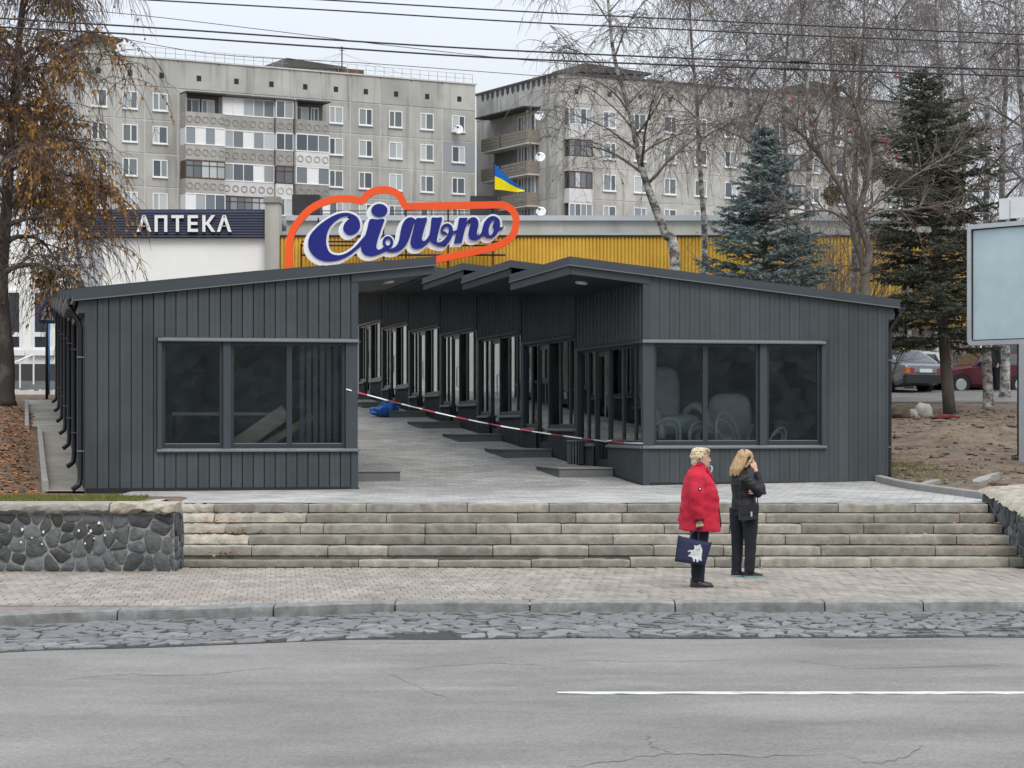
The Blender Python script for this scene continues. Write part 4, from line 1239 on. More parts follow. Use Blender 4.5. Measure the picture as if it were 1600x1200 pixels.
# lower shop front with doors and windows
for xa, xb, yt in ((562.0, 571, 487), (600, 720, 530), (1040, 1180, 530), (1230, 1330, 530)):
    b = MB(); zt2 = SZ(yt); zb2 = SZ(594)
    b.box(SX(xa), YS - .06, zb2, SX(xa) + .08, YS + .06, zt2); b.box(SX(xb) - .08, YS - .06, zb2, SX(xb), YS + .06, zt2)
    b.box(SX(xa) + .08, YS - .06, zt2 - .08, SX(xb) - .08, YS + .06, zt2)
    o = obj("shop_window", b, M_WHITEPLAST, sm, world_of=W)
    g = MB(); g.box(SX(xa) + .08, YS - .01, zb2, SX(xb) - .08, YS + .04, zt2 - .08); obj("pane", g, M_DKGLASS, o, world_of=W)
# windows of the white wing
for xa, xb, ya, yb_ in ((46, 77, 452, 546), (5, 30, 452, 546)):
    b = MB(); y = YS + .5; f = .09
    X0, X1, Z0, Z1 = SX(xa), SX(xb), SZ(yb_), SZ(ya)
    b.box(X0, y - .08, Z0, X0 + f, y + .02, Z1); b.box(X1 - f, y - .08, Z0, X1, y + .02, Z1); b.box(X0 + f, y - .08, Z0, X1 - f, y + .02, Z0 + f); b.box(X0 + f, y - .08, Z1 - f, X1 - f, y + .02, Z1)
    zm = Z0 + (Z1 - Z0) * .22; b.box(X0 + f, y - .08, zm, X1 - f, y + .02, zm + .16); b.box(X0 - .1, y - .16, Z0 - .2, X1 + .1, y - .01, Z0)
    o = obj("window", b, M_WHITEPLAST, sm, world_of=W)
    for za, zc in ((Z0 + f, zm), (zm + .16, Z1 - f)):
        g = MB(); g.box(X0 + f, y - .02, za, X1 - f, y + .03, zc); obj("pane", g, M_DKGLASS, o, world_of=W)
# steps up to the wing
for i in range(4):
    b = MB(); b.box(SX(20), YS - 2.4 + i * .5, ZG - .3, SX(116), YS + .4, ZG + .1 + .13 * i); obj("entrance_step", b, M_CONC_DK, sm, world_of=W)
for i in range(3):
    b = MB(); b.box(SX(556), YS - 2.2 + i * .5, ZG - .3, SX(640), YS - .12, ZG + .1 + .13 * i); obj("entrance_step", b, M_CONC, sm, world_of=W)
b = MB()
for q in range(3): b.tube([(SX(30 + q * 16), YS - 2 + q * .5, ZG + .1 + .13 * q), (SX(30 + q * 16), YS - 2 + q * .5, ZG + 1.0 + .2 * q)], .03, 6)
b.tube([(SX(28), YS - 2, ZG + .95), (SX(62), YS - 1, ZG + 1.4)], .03, 6); obj("handrail", b, M_WHITEPLAST, sm, world_of=W)
# pharmacy lettering
def text_letters(root, s, px0, px1, py0, py1, D, m, depth, W, name="letter"):
    cu = bpy.data.curves.new("lettering", 'FONT'); cu.body = s; cu.size = 1.0; cu.extrude = 0.02; cu.offset = 0.028
    cu.space_character = 1.25
    to = bpy.data.objects.new("lettering", cu); COL.objects.link(to)
    dg = bpy.context.evaluated_depsgraph_get(); dg.update()
    me = bpy.data.meshes.new_from_object(to.evaluated_get(dg))
    bpy.data.objects.remove(to)
    vs = [v.co.copy() for v in me.vertices]
    mnx, mxx = min(v.x for v in vs), max(v.x for v in vs); mny, mxy = min(v.y for v in vs), max(v.y for v in vs)
    # split into islands = letters
    par = list(range(len(vs)))
    def fd(a):
        while par[a] != a: par[a] = par[par[a]]; a = par[a]
        return a
    for e in me.edges:
        a, c = fd(e.vertices[0]), fd(e.vertices[1]); par[a] = c
    groups = {}
    for p in me.polygons: groups.setdefault(fd(p.vertices[0]), []).append(list(p.vertices))
    for g, fs in sorted(groups.items(), key=lambda kv: min(vs[i].x for f in kv[1] for i in f)):
        ids = sorted({i for f in fs for i in f}); mp = {i: n for n, i in enumerate(ids)}
        b = MB()
        for i in ids:
            v = vs[i]
            px = px0 + (px1 - px0) * (v.x - mnx) / (mxx - mnx); py = py1 + (py0 - py1) * (v.y - mny) / (mxy - mny)
            P = PX(px, py, D); b.v.append((P.x, D + (-depth if v.z > 0 else 0), P.z))
        b.f = [tuple(mp[i] for i in f) for f in fs]; b.m = [0] * len(b.f)
        obj(name, b, m, root, world_of=W)
ph = thing("pharmacy_sign", "white raised letters АПТЕКА on the navy band", "sign", (SX(290), YS - .2, SZ(362)))
text_letters(ph, "АПТЕКА", 214, 362, 336.5, 362.5, YS - .21, M_WHITE, .08, (SX(290), YS - .2, SZ(362)))

# ------------------------------------------------------------------ shop logo: script lettering in an orange outline
YL = 76.6
M_ORANGE = mat("orange_sign", (0.92, 0.10, 0.015), 0.5, 0, 0.04, 1)
M_BLUE = mat("ultramarine_sign", (0.010, 0.015, 0.20), 0.4, 0, 0.08, 1)
M_WSIGN = mat("white_sign", (0.84, 0.87, 0.90), 0.5, 0, 0.03, 1)
LW = (SX(630), YL, SZ(415, YL))
logo = thing("shop_sign", "big blue script sign Сільпо on white backing inside an orange outline", "shop sign", LW)
def z1p(p): return (460 + p[0] / 8.889, 285 + p[1] / 8.889)
def z2p(p): return (600 + p[0] / 7.273, 320 + p[1] / 7.273)
def LP(px, py, d): 
    P = PX(px, py, YL); return (P.x, YL + d, P.z)
def catmull(pts, closed=True, k=4):
    n = len(pts); out = []
    rng_ = range(n) if closed else range(n - 1)
    for i in rng_:
        p0, p1, p2, p3 = (pts[(i - 1) % n], pts[i], pts[(i + 1) % n], pts[(i + 2) % n]) if closed else (pts[max(i - 1, 0)], pts[i], pts[i + 1], pts[min(i + 2, n - 1)])
        for j in range(k):
            t = j / k
            out.append(tuple(0.5 * ((2 * p1[c]) + (-p0[c] + p2[c]) * t + (2 * p0[c] - 5 * p1[c] + 4 * p2[c] - p3[c]) * t * t + (-p0[c] + 3 * p1[c] - 3 * p2[c] + p3[c]) * t ** 3) for c in range(len(p1))))
    if not closed: out.append(tuple(pts[-1]))
    return out
def clean(poly):
    out = []
    for p in poly:
        if not out or (abs(p[0] - out[-1][0]) + abs(p[1] - out[-1][1])) > 0.15: out.append(p)
    if abs(out[0][0] - out[-1][0]) + abs(out[0][1] - out[-1][1]) < 0.15: out.pop()
    return out
def ribbon(mb, pts, d0, d1, closed=False, w=None):
    """stroke with width: pts (x, y, w) in photo pixels"""
    n = len(pts); L, Rr = [], []
    for i in range(n):
        a = pts[(i - 1) % n] if closed else pts[max(i - 1, 0)]; c = pts[(i + 1) % n] if closed else pts[min(i + 1, n - 1)]
        dx, dy = c[0] - a[0], c[1] - a[1]; l = sqrt(dx * dx + dy * dy) or 1
        ww = (w if w is not None else pts[i][2]) / 2
        L.append((pts[i][0] - dy / l * ww, pts[i][1] + dx / l * ww)); Rr.append((pts[i][0] + dy / l * ww, pts[i][1] - dx / l * ww))
    o = len(mb.v)
    for p, q in zip(L, Rr): mb.v += [LP(*p, d0), LP(*q, d0), LP(*q, d1), LP(*p, d1)]
    for i in range(n if closed else n - 1):
        a, c = o + 4 * i, o + 4 * ((i + 1) % n)
        for k in range(4):
            mb.f.append((a + k, c + k, c + (k + 1) % 4, a + (k + 1) % 4)); mb.m.append(0)
    if not closed:
        mb.f += [(o, o + 1, o + 2, o + 3), (o + 4 * n - 4, o + 4 * n - 3, o + 4 * n - 2, o + 4 * n - 1)]; mb.m += [0, 0]
C_ = [(790, 487), (740, 525), (695, 580), (680, 640), (700, 695), (745, 728), (800, 730), (865, 700), (905, 650), (915, 585), (893, 510), (845, 462), (765, 428), (685, 425), (590, 445), (480, 500), (370, 575), (280, 660), (220, 740), (195, 830), (205, 920), (250, 1000), (320, 1058), (420, 1095), (540, 1095), (660, 1065), (770, 1010), (860, 940), (930, 880), (1000, 820), (985, 745), (930, 800), (860, 880), (760, 962), (660, 1007), (560, 1007), (490, 970), (452, 890), (443, 800), (462, 690), (510, 600), (580, 530), (660, 482), (735, 470)]
I_ = [(1050, 518), (1150, 516), (1250, 515), (1220, 610), (1180, 730), (1150, 830), (1140, 900), (1160, 933), (1200, 928), (1250, 898), (1290, 940), (1200, 988), (1100, 1022), (1020, 1020), (960, 990), (930, 935), (935, 870), (970, 780), (1010, 660)]
Idot = [(1182 + 112 * cos(2 * pi * i / 20), 390 + 90 * sin(2 * pi * i / 20)) for i in range(20)]
ring = [(1300 + 55 * cos(2 * pi * i / 20), 832 + 66 * sin(2 * pi * i / 20)) for i in range(20)]
L1 = [(0, 488), (55, 500), (110, 490), (150, 455), (175, 390), (190, 300), (212, 220), (250, 165), (300, 143), (345, 158), (372, 195), (345, 207), (318, 290), (285, 390), (248, 460), (190, 515), (120, 540), (50, 535), (-5, 515)]
L2 = [(372, 155), (430, 153), (490, 152), (468, 240), (448, 310), (433, 375), (437, 405), (460, 412), (490, 385), (530, 330), (535, 385), (480, 452), (420, 492), (365, 502), (325, 488), (303, 450), (305, 400), (330, 300), (352, 210)]
SOFT = [(545, 150), (600, 149), (660, 148), (640, 235), (615, 330), (603, 400), (612, 438), (645, 440), (700, 470), (640, 466), (580, 455), (535, 425), (518, 380), (524, 310), (536, 220)]
SB = [(600, 448, 40), (650, 448, 50), (700, 420, 60), (738, 370, 56), (760, 310, 48), (755, 255, 40), (722, 230, 34), (685, 240, 30), (660, 275, 28), (660, 310, 28), (682, 328, 26), (706, 312, 22)]
SBJ = [(755, 310, 24), (800, 312, 26), (850, 290, 30)]
P1 = [(855, 150), (950, 148), (930, 240), (905, 340), (885, 430), (795, 438), (820, 330), (840, 240)]
P2 = [(940, 200), (965, 165), (1000, 145), (1040, 148), (1068, 180), (1074, 230), (1060, 290), (1056, 330), (1072, 350), (1098, 330), (1125, 285), (1140, 320), (1090, 380), (1030, 405), (980, 392), (960, 350), (968, 280), (985, 220), (980, 192), (955, 200), (930, 250)]
O_out = [(1120, 290), (1132, 220), (1172, 160), (1230, 130), (1288, 145), (1318, 190), (1315, 250), (1290, 320), (1232, 374), (1168, 376), (1126, 342)]
O_in = [(1196, 340), (1190, 290), (1205, 222), (1236, 168), (1256, 172), (1244, 212), (1234, 252), (1250, 278), (1236, 320), (1216, 344)]
OT = [(1295, 262, 40), (1330, 272, 24), (1350, 258, 14), (1362, 240, 6)]
OH = [(1290, 180, 26), (1258, 215, 22), (1252, 252, 20), (1276, 275, 22), (1306, 268, 30)]
def tr(f, pts): return [tuple(f(p)) + tuple(v / (8.889 if f is z1p else 7.273) for v in p[2:]) for p in pts]
LET = [("С", z1p, [(C_, True, True)], []), ("і", z1p, [(I_, True, False), (Idot, True, True)], [(ring, 38)]),
       ("л", z2p, [(L1, True, True), (L2, True, False)], []), ("ь", z2p, [(SOFT, True, False)], [(SB, None), (SBJ, None)]),
       ("п", z2p, [(P1, False, False), (P2, True, True)], []), ("о", z2p, [((O_out, O_in), True, True)], [(OT, None), (OH, None)])]
dz = 0.0
for nm, f, polys_, strokes in LET:
    blue, white = MB(), MB()
    for pl, sm_, _ in polys_:
        loops = list(pl) if isinstance(pl, tuple) else [pl]
        loops = [clean(catmull(tr(f, l)) if sm_ else tr(f, l)) for l in loops]
        dz += .0015
        blue.prism(loops, LP, -.075 - dz, -.035)
        for q, (sx, sy) in enumerate(((0, 0), (-1.6, 1.5), (-3.2, 3.0), (-4.4, 4.2))):
            dq = .004 * q + dz
            sh = [[(p[0] + sx, p[1] + sy) for p in l] for l in loops]
            white.prism(sh, LP, -.03 + dq, .06 + dq)
            for l in sh[:1]: ribbon(white, l, -.031 + dq, .058 + dq, True, 6.6)
            if q == 0:
                for l in sh[1:]: ribbon(white, l, -.031 + dq, .058 + dq, True, 2.4)
    for st, w in strokes:
        dz += .0015
        if w:
            c = tr(f, st); ribbon(blue, c, -.075 - dz, -.035, True, w / 8.889)
            for q, (sx, sy) in enumerate(((0, 0), (-2.2, 2.2), (-4.2, 4.0))):
                ribbon(white, [(p[0] + sx, p[1] + sy) for p in c], -.028 + dz + .004 * q, .06 + dz, True, w / 8.889 + 4)
        else:
            c = catmull(tr(f, st), False); ribbon(blue, c, -.075 - dz, -.035)
            for q, (sx, sy) in enumerate(((0, 0), (-2, 2), (-4, 4))):
                ribbon(white, [(p[0] + sx, p[1] + sy, p[2] + 5) for p in c], -.028 + dz + .004 * q, .06 + dz)
    o = obj("letter", blue, M_BLUE, logo, world_of=LW)
    obj("letter_backing", white, M_WSIGN, o, world_of=LW)
OUT = [(452, 440), (452, 415), (452, 385), (457, 362), (468, 345), (484, 328), (504, 317), (526, 311.5), (548, 311), (565, 314), (573, 306), (583, 299.5), (596, 297), (610, 298), (622, 304), (629, 313), (634, 322.5), (650, 322.5), (700, 321.7), (740, 321), (780, 320.5), (792, 323), (801, 330), (806, 340), (806, 352), (802, 366), (790, 378), (770, 387), (742, 393.5), (710, 400), (680, 406), (640, 414), (600, 424), (540, 440)]
SHARP = OUT
mb = MB(); ribbon(mb, [(p[0], p[1]) for p in catmull(OUT, True, 3)], -.12, .06, True, 11.0)
obj("outline", mb, M_ORANGE, logo, world_of=LW)
b = MB()
for (xa, ya) in ((634, 322), (599, 322), (497, 340), (700, 322), (770, 322), (470, 380)):
    P, Q = PX(xa, ya, YL), PX(xa, 372, YL)
    b.tube([(P.x, YL + .1, P.z), (P.x, YL + .1, SZ(430, YL))], .03, 5)
for yy in (377, 383, 398):
    b.tube([LP(470, yy, .12), LP(790, yy, .12)], .035, 5)
for xa in (480, 560, 640, 720): b.tube([LP(xa, 380, .12), (LP(xa, 380, 0)[0], YS + .1, SZ(378))], .03, 5)
obj("sign_bracket", b, M_BLACK, logo, world_of=LW)

# ------------------------------------------------------------------ flag on the supermarket roof
FP = PX(772, 335, YS + 2.2)
fl = thing("flag", "blue and yellow flag flying from a thin pole on the supermarket roof", "flag", tuple(FP))
b = MB(); b.tube([(0, 0, 0), (0, 0, SZ(254, YS + 2.2) - FP.z)], .022, 6); obj("pole", b, M_BLACK, fl)
M_FB = mat("flag_blue", (0.0, 0.11, 0.42), 0.8, 0, 0.05, 2); M_FY = mat("flag_yellow", (0.75, 0.63, 0.0), 0.8, 0, 0.05, 2)
def flagpt(s, t):    # s along 0..1, t down 0..1
    top = [(772, 256), (782, 264), (795, 278), (808, 288), (819, 297)]; bot = [(773, 296), (785, 297), (798, 299), (810, 300), (820, 299)]
    i = min(3, int(s * 4)); f = s * 4 - i
    a = [top[i][c] + (top[i + 1][c] - top[i][c]) * f for c in (0, 1)]; c_ = [bot[i][c] + (bot[i + 1][c] - bot[i][c]) * f for c in (0, 1)]
    P = PX(a[0] + (c_[0] - a[0]) * t, a[1] + (c_[1] - a[1]) * t, YS + 2.2)
    return (P.x - FP.x, 0.10 * sin(s * 9 + t * 2) * s, P.z - FP.z)
for nm, t0, t1, m in (("blue_band", 0, .47, M_FB), ("yellow_band", .47, 1, M_FY)):
    b = MB(); ns, nt_ = 16, 5
    for k in (0, 1):
        for j in range(nt_ + 1):
            for i in range(ns + 1):
                p = flagpt(i / ns, t0 + (t1 - t0) * j / nt_); b.v.append((p[0], p[1] + k * .004, p[2]))
    st = (ns + 1) * (nt_ + 1)
    for k in (0, 1):
        for j in range(nt_):
            for i in range(ns):
                a = k * st + j * (ns + 1) + i; b.f.append((a, a + 1, a + ns + 2, a + ns + 1)); b.m.append(0)
    obj(nm, b, m, fl, True)

# ------------------------------------------------------------------ panel apartment blocks
M_PANEL = mat("concrete_panel", (0.39, 0.39, 0.365), 0.9, 0, 0.16, 0.35, rnd=0.13, streak=0.62, streak_col=(0.15, 0.145, 0.135), bump=0.1, bscale=3)
M_PANELJ = mat("panel_joint", (0.52, 0.52, 0.50), 0.9, 0, 0.12, 0.7)
M_PANEL_B = mat("painted_panel", (0.30, 0.315, 0.345), 0.9, 0, 0.05, 0.5)
M_PANELR = mat("weathered_panel", (0.44, 0.435, 0.41), 0.9, 0, 0.2, 0.6, rnd=0.1, streak=0.75, streak_col=(0.16, 0.155, 0.145))
M_PARA = mat("balcony_parapet", (0.33, 0.325, 0.30), 0.9, 0, 0.14, 1.2, rnd=0.3, streak=0.3, streak_col=(0.16, 0.155, 0.14))
M_PARAW = mat("painted_parapet", (0.60, 0.60, 0.60), 0.9, 0, 0.1, 1.2, rnd=0.08)
M_ORNA = mat("cast_ornament", (0.27, 0.265, 0.25), 0.9, 0, 0.15, 1)
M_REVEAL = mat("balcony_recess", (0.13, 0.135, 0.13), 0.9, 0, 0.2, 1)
M_BROWNF = mat("brown_frame", (0.10, 0.05, 0.04), 0.6, 0, 0.1, 2)
M_OLDBOARD = mat("old_boards", (0.24, 0.215, 0.18), 0.9, 0, 0.25, 2, stretch=(1, 1, 5))
M_PANE = randcol("house_pane", [lin(c) for c in ((88, 96, 104), (130, 140, 145), (98, 106, 110), (160, 168, 170), (76, 84, 92), (182, 188, 188), (112, 120, 126), (142, 150, 150), (104, 110, 112))], 0.12, 0.5)
M_ROOFDK = mat("roof_felt", (0.07, 0.068, 0.065), 0.9, 0, 0.2, 1)
M_RUST = mat("rusty_steel", (0.10, 0.06, 0.045), 0.8, 0, 0.2, 3)

class Facade:
    def __init__(s, O, d, n):    # origin, along, outward normal
        s.O, s.d, s.n = Vector(O), Vector(d).normalized(), Vector(n).normalized()
    def p(s, t, z, e=0): 
        q = s.O + s.d * t + s.n * e; return (q.x, q.y, z)
    def box(s, mb, t0, t1, z0, z1, e0, e1, mi=0):
        mb.hexa([s.p(t0, z0, e1), s.p(t1, z0, e1), s.p(t1, z0, e0), s.p(t0, z0, e0), s.p(t0, z1, e1), s.p(t1, z1, e1), s.p(t1, z1, e0), s.p(t0, z1, e0)], mi); return mb
    def t_of(s, px):
        r = (px - 800) / F
        return (r * s.O.y - s.O.x) / (s.d.x - r * s.d.y)
D1_, D2_ = 187.5, 201.2
A1 = Vector(((250 - 800) / F * D1_, D1_, 0)); A2 = Vector(((716 - 800) / F * D2_, D2_, 0))
dirA = (A2 - A1).normalized()
nrmA = Vector((dirA.y, -dirA.x, 0))
F1 = Facade(A1, dirA, nrmA)
ZTOP = EYE + (660 - 92) / F * D1_
ROW = [EYE + (660 - y) / F * D1_ for y in (173, 224.5, 277, 329, 381, 433)]     # window sills at the first column
STO = 2.79; WH = 1.46
def house_window(root, Fc, t0, t1, z0, z1, W, m=None, splits=(0.42,), e=0.0, fm=None, lab=None):
    fm = fm or M_WHITEPLAST; b = MB(); f = .085
    Fc.box(b, t0, t0 + f, z0, z1, e - .05, e + .05); Fc.box(b, t1 - f, t1, z0, z1, e - .05, e + .05)
    Fc.box(b, t0 + f, t1 - f, z0, z0 + f, e - .05, e + .05); Fc.box(b, t0 + f, t1 - f, z1 - f, z1, e - .05, e + .05)
    ed = [t0 + f]
    for s_ in splits:
        c = t0 + (t1 - t0) * s_; Fc.box(b, c - .05, c + .05, z0 + f, z1 - f, e - .05, e + .05); ed += [c - .05, c + .05]
    ed.append(t1 - f)
    Fc.box(b, t0 - .04, t1 + .04, z0 - .09, z0 - .005, e - .05, e + .14)
    o = obj("window", b, fm, root, world_of=W)
    if lab: o['label'] = lab
    for a, c in zip(ed[::2], ed[1::2]):
        g = MB(); Fc.box(g, a, c, z0 + f, z1 - f, e - .04, e + .012); obj("pane", g, M_PANE, o, world_of=W)
    return o

W1 = tuple(F1.p(0, 0)); W1 = (W1[0], W1[1], 3.0)
ap = thing("apartment_block", "long grey concrete panel apartment block with glazed balconies, behind the pharmacy", "apartment block", W1)
T0, T1 = F1.t_of(128), F1.t_of(743)
b = MB(); F1.box(b, T0, T1, 3, ZTOP - .1, -11, -.035); obj("body", b, M_PANELJ, ap, world_of=W1)
TW = {c: F1.t_of(c) for c in (155, 203, 250, 525, 571, 618, 667, 716)}
BAL = [(F1.t_of(281), F1.t_of(343), 1.3), (F1.t_of(343.4), F1.t_of(424), .62), (F1.t_of(424.4), F1.t_of(451.5), .95), (F1.t_of(453), F1.t_of(505), 1.3)]
edges = [T0] + [(TW[155] + TW[203]) / 2, (TW[203] + TW[250]) / 2, F1.t_of(278)] + [BAL[0][1], BAL[1][1] - 1.7, BAL[2][1] + .05, F1.t_of(501)] + [(TW[a] + TW[c]) / 2 for a, c in ((525, 571), (571, 618), (618, 667), (667, 716))] + [T1]
ra = random.Random(9)
zlev = [ROW[0] + STO * (1 - .30) - STO * k for k in range(0, 8)]
for a, c in zip(edges, edges[1:]):
    for k in range(7):
        zt, zb = zlev[k], zlev[k + 1]
        if zb < 4: break
        b = MB(); F1.box(b, a + .06, c - .06, zb + .06, zt - .06, -.12, 0.0)
        special = (k == 1 and c == T1)
        obj("wall_panel", b, M_PANEL_B if special else M_PANEL, ap, world_of=W1, label="blue grey painted panel" if special else None)
    b = MB(); F1.box(b, a + .05, c - .05, zlev[0] + .06, ZTOP, -.12, 0.02); o = obj("attic_panel", b, M_PANEL, ap, world_of=W1)
    tc = (a + c) / 2
    v = MB(); F1.box(v, tc - .2, tc + .2, ZTOP - 1.6, ZTOP - 1.15, -.05, .05); obj("vent_hole", v, M_BLACK, o, world_of=W1)
b = MB(); F1.box(b, T0 - .1, T1 + .1, ZTOP, ZTOP + .12, -11.1, .12); obj("roof_edge", b, M_PANELJ, ap, world_of=W1)
for c, t in TW.items():
    for k in range(5):
        hw = 0.66
        house_window(ap, F1, t - hw, t + hw, ROW[k], ROW[k] + WH, W1, splits=((0.42,) if ra.random() < .5 else (0.55,)))
# balconies
rb = random.Random(4)
frames_ = {}
for bi, (a, c, dep) in enumerate(BAL):
    for k in range(5):
        zb = ROW[k] - 1.28; zp = ROW[k] - .08; zt = ROW[k] + WH + .03
        white = (k == 2 and bi in (1, 2)) or (k == 1 and bi == 3)
        b = MB()
        F1.box(b, a + .02, c - .02, zb - .12, zb, 0, dep)                                   # floor slab
        par = obj("balcony", b, M_PANELJ, ap, world_of=W1)
        nseg = max(1, int(round((c - a) / 3.3)))
        for q in range(nseg):
            qa, qc = a + (c - a) * q / nseg, a + (c - a) * (q + 1) / nseg
            b = MB(); F1.box(b, qa + .03, qc - .03, zb + .0, zp, dep - .08, dep + .02)
            if q == 0: F1.box(b, a + .02, a + .1, zb, zp, .02, dep - .081)
            if q == nseg - 1: F1.box(b, c - .1, c - .02, zb, zp, .02, dep - .081)
            obj("parapet", b, M_PARAW if white else M_PARA, par, world_of=W1)
        n = int((c - a) / .68); b = MB()                                                       # ring ornaments cast in the parapet
        for q in range(n):
            tc = a + (c - a) * (q + .5) / n; zc = (zb + zp) / 2
            pts = [F1.p(tc + .26 * cos(2 * pi * i / 12), zc + .26 * sin(2 * pi * i / 12), dep + .03) for i in range(13)]
            b.tube(pts, .045, 4, False)
        obj("ornament", b, M_ORNA if not white else M_PARA, par, world_of=W1)
        openb = (k == 0 and bi in (0, 3))
        style = 'open' if openb else ('brown' if (bi, k) in ((0, 2), (1, 3), (2, 2)) else 'white')
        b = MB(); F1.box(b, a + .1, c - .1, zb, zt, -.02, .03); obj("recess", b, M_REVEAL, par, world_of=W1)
        if style == 'open':
            house_window(ap, F1, a + .5, a + 1.7, zb + .9, zt - .3, W1, e=.1); house_window(ap, F1, a + 1.9, c - .5, zb + .9, zt - .3, W1, e=.1)
            b = MB(); F1.box(b, a, c, zt, zt + .12, 0, dep + .3); obj("canopy", b, M_ROOFDK, par, world_of=W1)
            b = MB(); F1.box(b, a + .02, a + .14, zp, zt, 0, dep - .02); obj("side_screen", b, M_PARA, par, world_of=W1)
        else:
            f = M_WHITEPLAST if style == 'white' else M_BROWNF
            n = max(2, int(round((c - a) / (1.0 if style == 'white' else .66))))
            bw = .07 if style == 'white' else .06
            b = MB()
            F1.box(b, a + .03, c - .03, zp + .02, zp + .12, dep - .09, dep + .05); F1.box(b, a + .03, c - .03, zt - .1, zt, dep - .09, dep + .03)
            if style == 'brown': F1.box(b, a + .03, c - .03, zt - .5, zt - .44, dep - .06, dep + .03)
            xs_ = [a + .03 + (c - a - .06) * q / n for q in range(n + 1)]
            for x in xs_: F1.box(b, x - bw / 2, x + bw / 2, zp + .12, zt - .1, dep - .07, dep + .03)
            F1.box(b, a + .02, a + .09, zp + .02, zt, .03, dep - .1); F1.box(b, c - .09, c - .02, zp + .02, zt, .03, dep - .1)
            fr = obj("balcony_glazing", b, f, par, world_of=W1)
            for x, y in zip(xs_, xs_[1:]):
                solid = style == 'white' and rb.random() < .2
                g = MB(); F1.box(g, x + bw / 2, y - bw / 2, zp + .12, zt - .1, dep - .05, dep - .01)
                obj("pane", g, M_WHITEPLAST if solid else M_PANE, par, world_of=W1)
b = MB(); F1.box(b, BAL[1][0], BAL[2][1], ROW[0] + WH + .04, ROW[0] + WH + .2, 0, 1.1); obj("canopy", b, M_ROOFDK, ap, world_of=W1)
# roof structures
def lift_house(Fc, root, W, t0, t1, e0, e1, h, zt):
    b = MB(); Fc.box(b, t0 + .5, t1 - .5, zt, zt + h, e0, e1); o = obj("lift_house", b, M_PANEL, root, world_of=W)
    b = MB(); b.hexa([Fc.p(t0, zt + h - .5, e1 + .5), Fc.p(t1, zt + h - .2, e1 + .5), Fc.p(t1, zt + h - .2, e0 - .5), Fc.p(t0, zt + h - .5, e0 - .5), Fc.p(t0 + .6, zt + h + .35, e1 + .5), Fc.p(t1, zt + h - .02, e1 + .5), Fc.p(t1, zt + h - .02, e0 - .5), Fc.p(t0 + .6, zt + h + .35, e0 - .5)])
    obj("roof", b, M_ROOFDK, o, world_of=W)
lift_house(F1, ap, W1, F1.t_of(456), F1.t_of(560), -7, -3.0, 1.1, ZTOP)
lift_house(F1, ap, W1, F1.t_of(130), F1.t_of(196), -7, -1, 1.5, ZTOP)
b = MB(); F1.box(b, F1.t_of(548), F1.t_of(580), ZTOP + .12, ZTOP + .75, -3, -1.5); obj("chimney", b, M_RUST, ap, world_of=W1)
b = MB()
for q in range(40):
    t = T0 + 2 + (T1 - T0 - 2.2) * q / 39
    if F1.t_of(452) < t < F1.t_of(520): continue
    b.tube([F1.p(t, ZTOP, -.2), F1.p(t, ZTOP + .95, -.2)], .02, 4)
for hh in (.55, .95):
    b.tube([F1.p(T0 + 2, ZTOP + hh, -.2), F1.p(F1.t_of(452), ZTOP + hh, -.2)], .016, 4); b.tube([F1.p(F1.t_of(520), ZTOP + hh, -.2), F1.p(T1 - .2, ZTOP + hh, -.2)], .016, 4)
obj("roof_railing", b, M_CONC, ap, world_of=W1)
tm = F1.t_of(553)
mast = thing("antenna_mast", "thin rusty aerial mast stayed by wires on the apartment roof", "antenna", F1.p(tm, ZTOP, -2.5))
zm = EYE + (660 - 66) / F * F1.p(tm, 0)[1]
b = MB(); b.tube([F1.p(tm, ZTOP, -2.5), F1.p(tm, zm, -2.5)], .06, 6); obj("pole", b, M_RUST, mast, world_of=F1.p(tm, ZTOP, -2.5))
b = MB()
for dt in (-7, -5, 5, 7.5, -2): b.tube([F1.p(tm, zm - .6, -2.5), F1.p(tm + dt, ZTOP + .1, -2.5 + (1.5 if dt > 0 else -1.5))], .012, 3)
obj("stay_wire", b, M_CONC, mast, world_of=F1.p(tm, ZTOP, -2.5))
b = MB(); b.tube([F1.p(tm - .35, zm - .1, -2.5), F1.p(tm + .35, zm - .1, -2.5)], .04, 4); b.tube([F1.p(tm - .25, zm - .35, -2.5), F1.p(tm + .25, zm - .35, -2.5)], .03, 4); obj("aerial", b, M_RUST, mast, world_of=F1.p(tm, ZTOP, -2.5))

def dish(P, r, nrm, label, W=None, grp="satellite dishes"):
    t = thing("satellite_dish", label, "satellite dish", tuple(P), 0, grp)
    n = Vector(nrm).normalized(); u = n.orthogonal().normalized(); w = n.cross(u)
    b = MB(); rings = []
    for q, (rr, dd) in enumerate(((.02, -.18), (.4, -.15), (.75, -.07), (1, 0), (1, -.03), (.75, -.11), (.4, -.19), (.02, -.22))):
        rings.append([tuple((u * cos(2 * pi * i / 18) + w * sin(2 * pi * i / 18)) * rr * r + n * dd * r) for i in range(18)])
    b.loft(rings); obj("reflector", b, M_WHITEPLAST, t, True)
    b = MB(); b.tube([tuple(-w * r), tuple(n * r * .7 - w * r * .3)], .03, 5); b.obox(n * r * .7 - w * r * .3, (.08, 0, 0), (0, .08, 0), (0, 0, .08)); obj("feed_arm", b, M_BLACK, t)
    b = MB(); b.tube([tuple(-n * r * .2), tuple(-n * r * .6)], .04, 5); obj("bracket", b, M_BLACK, t)
P = Vector(F1.p(F1.t_of(711), EYE + (660 - 203.5) / F * 201, .7)); dish(P, .42, (.1, -1, .25), "white satellite dish below a top floor window at the end of the long block")

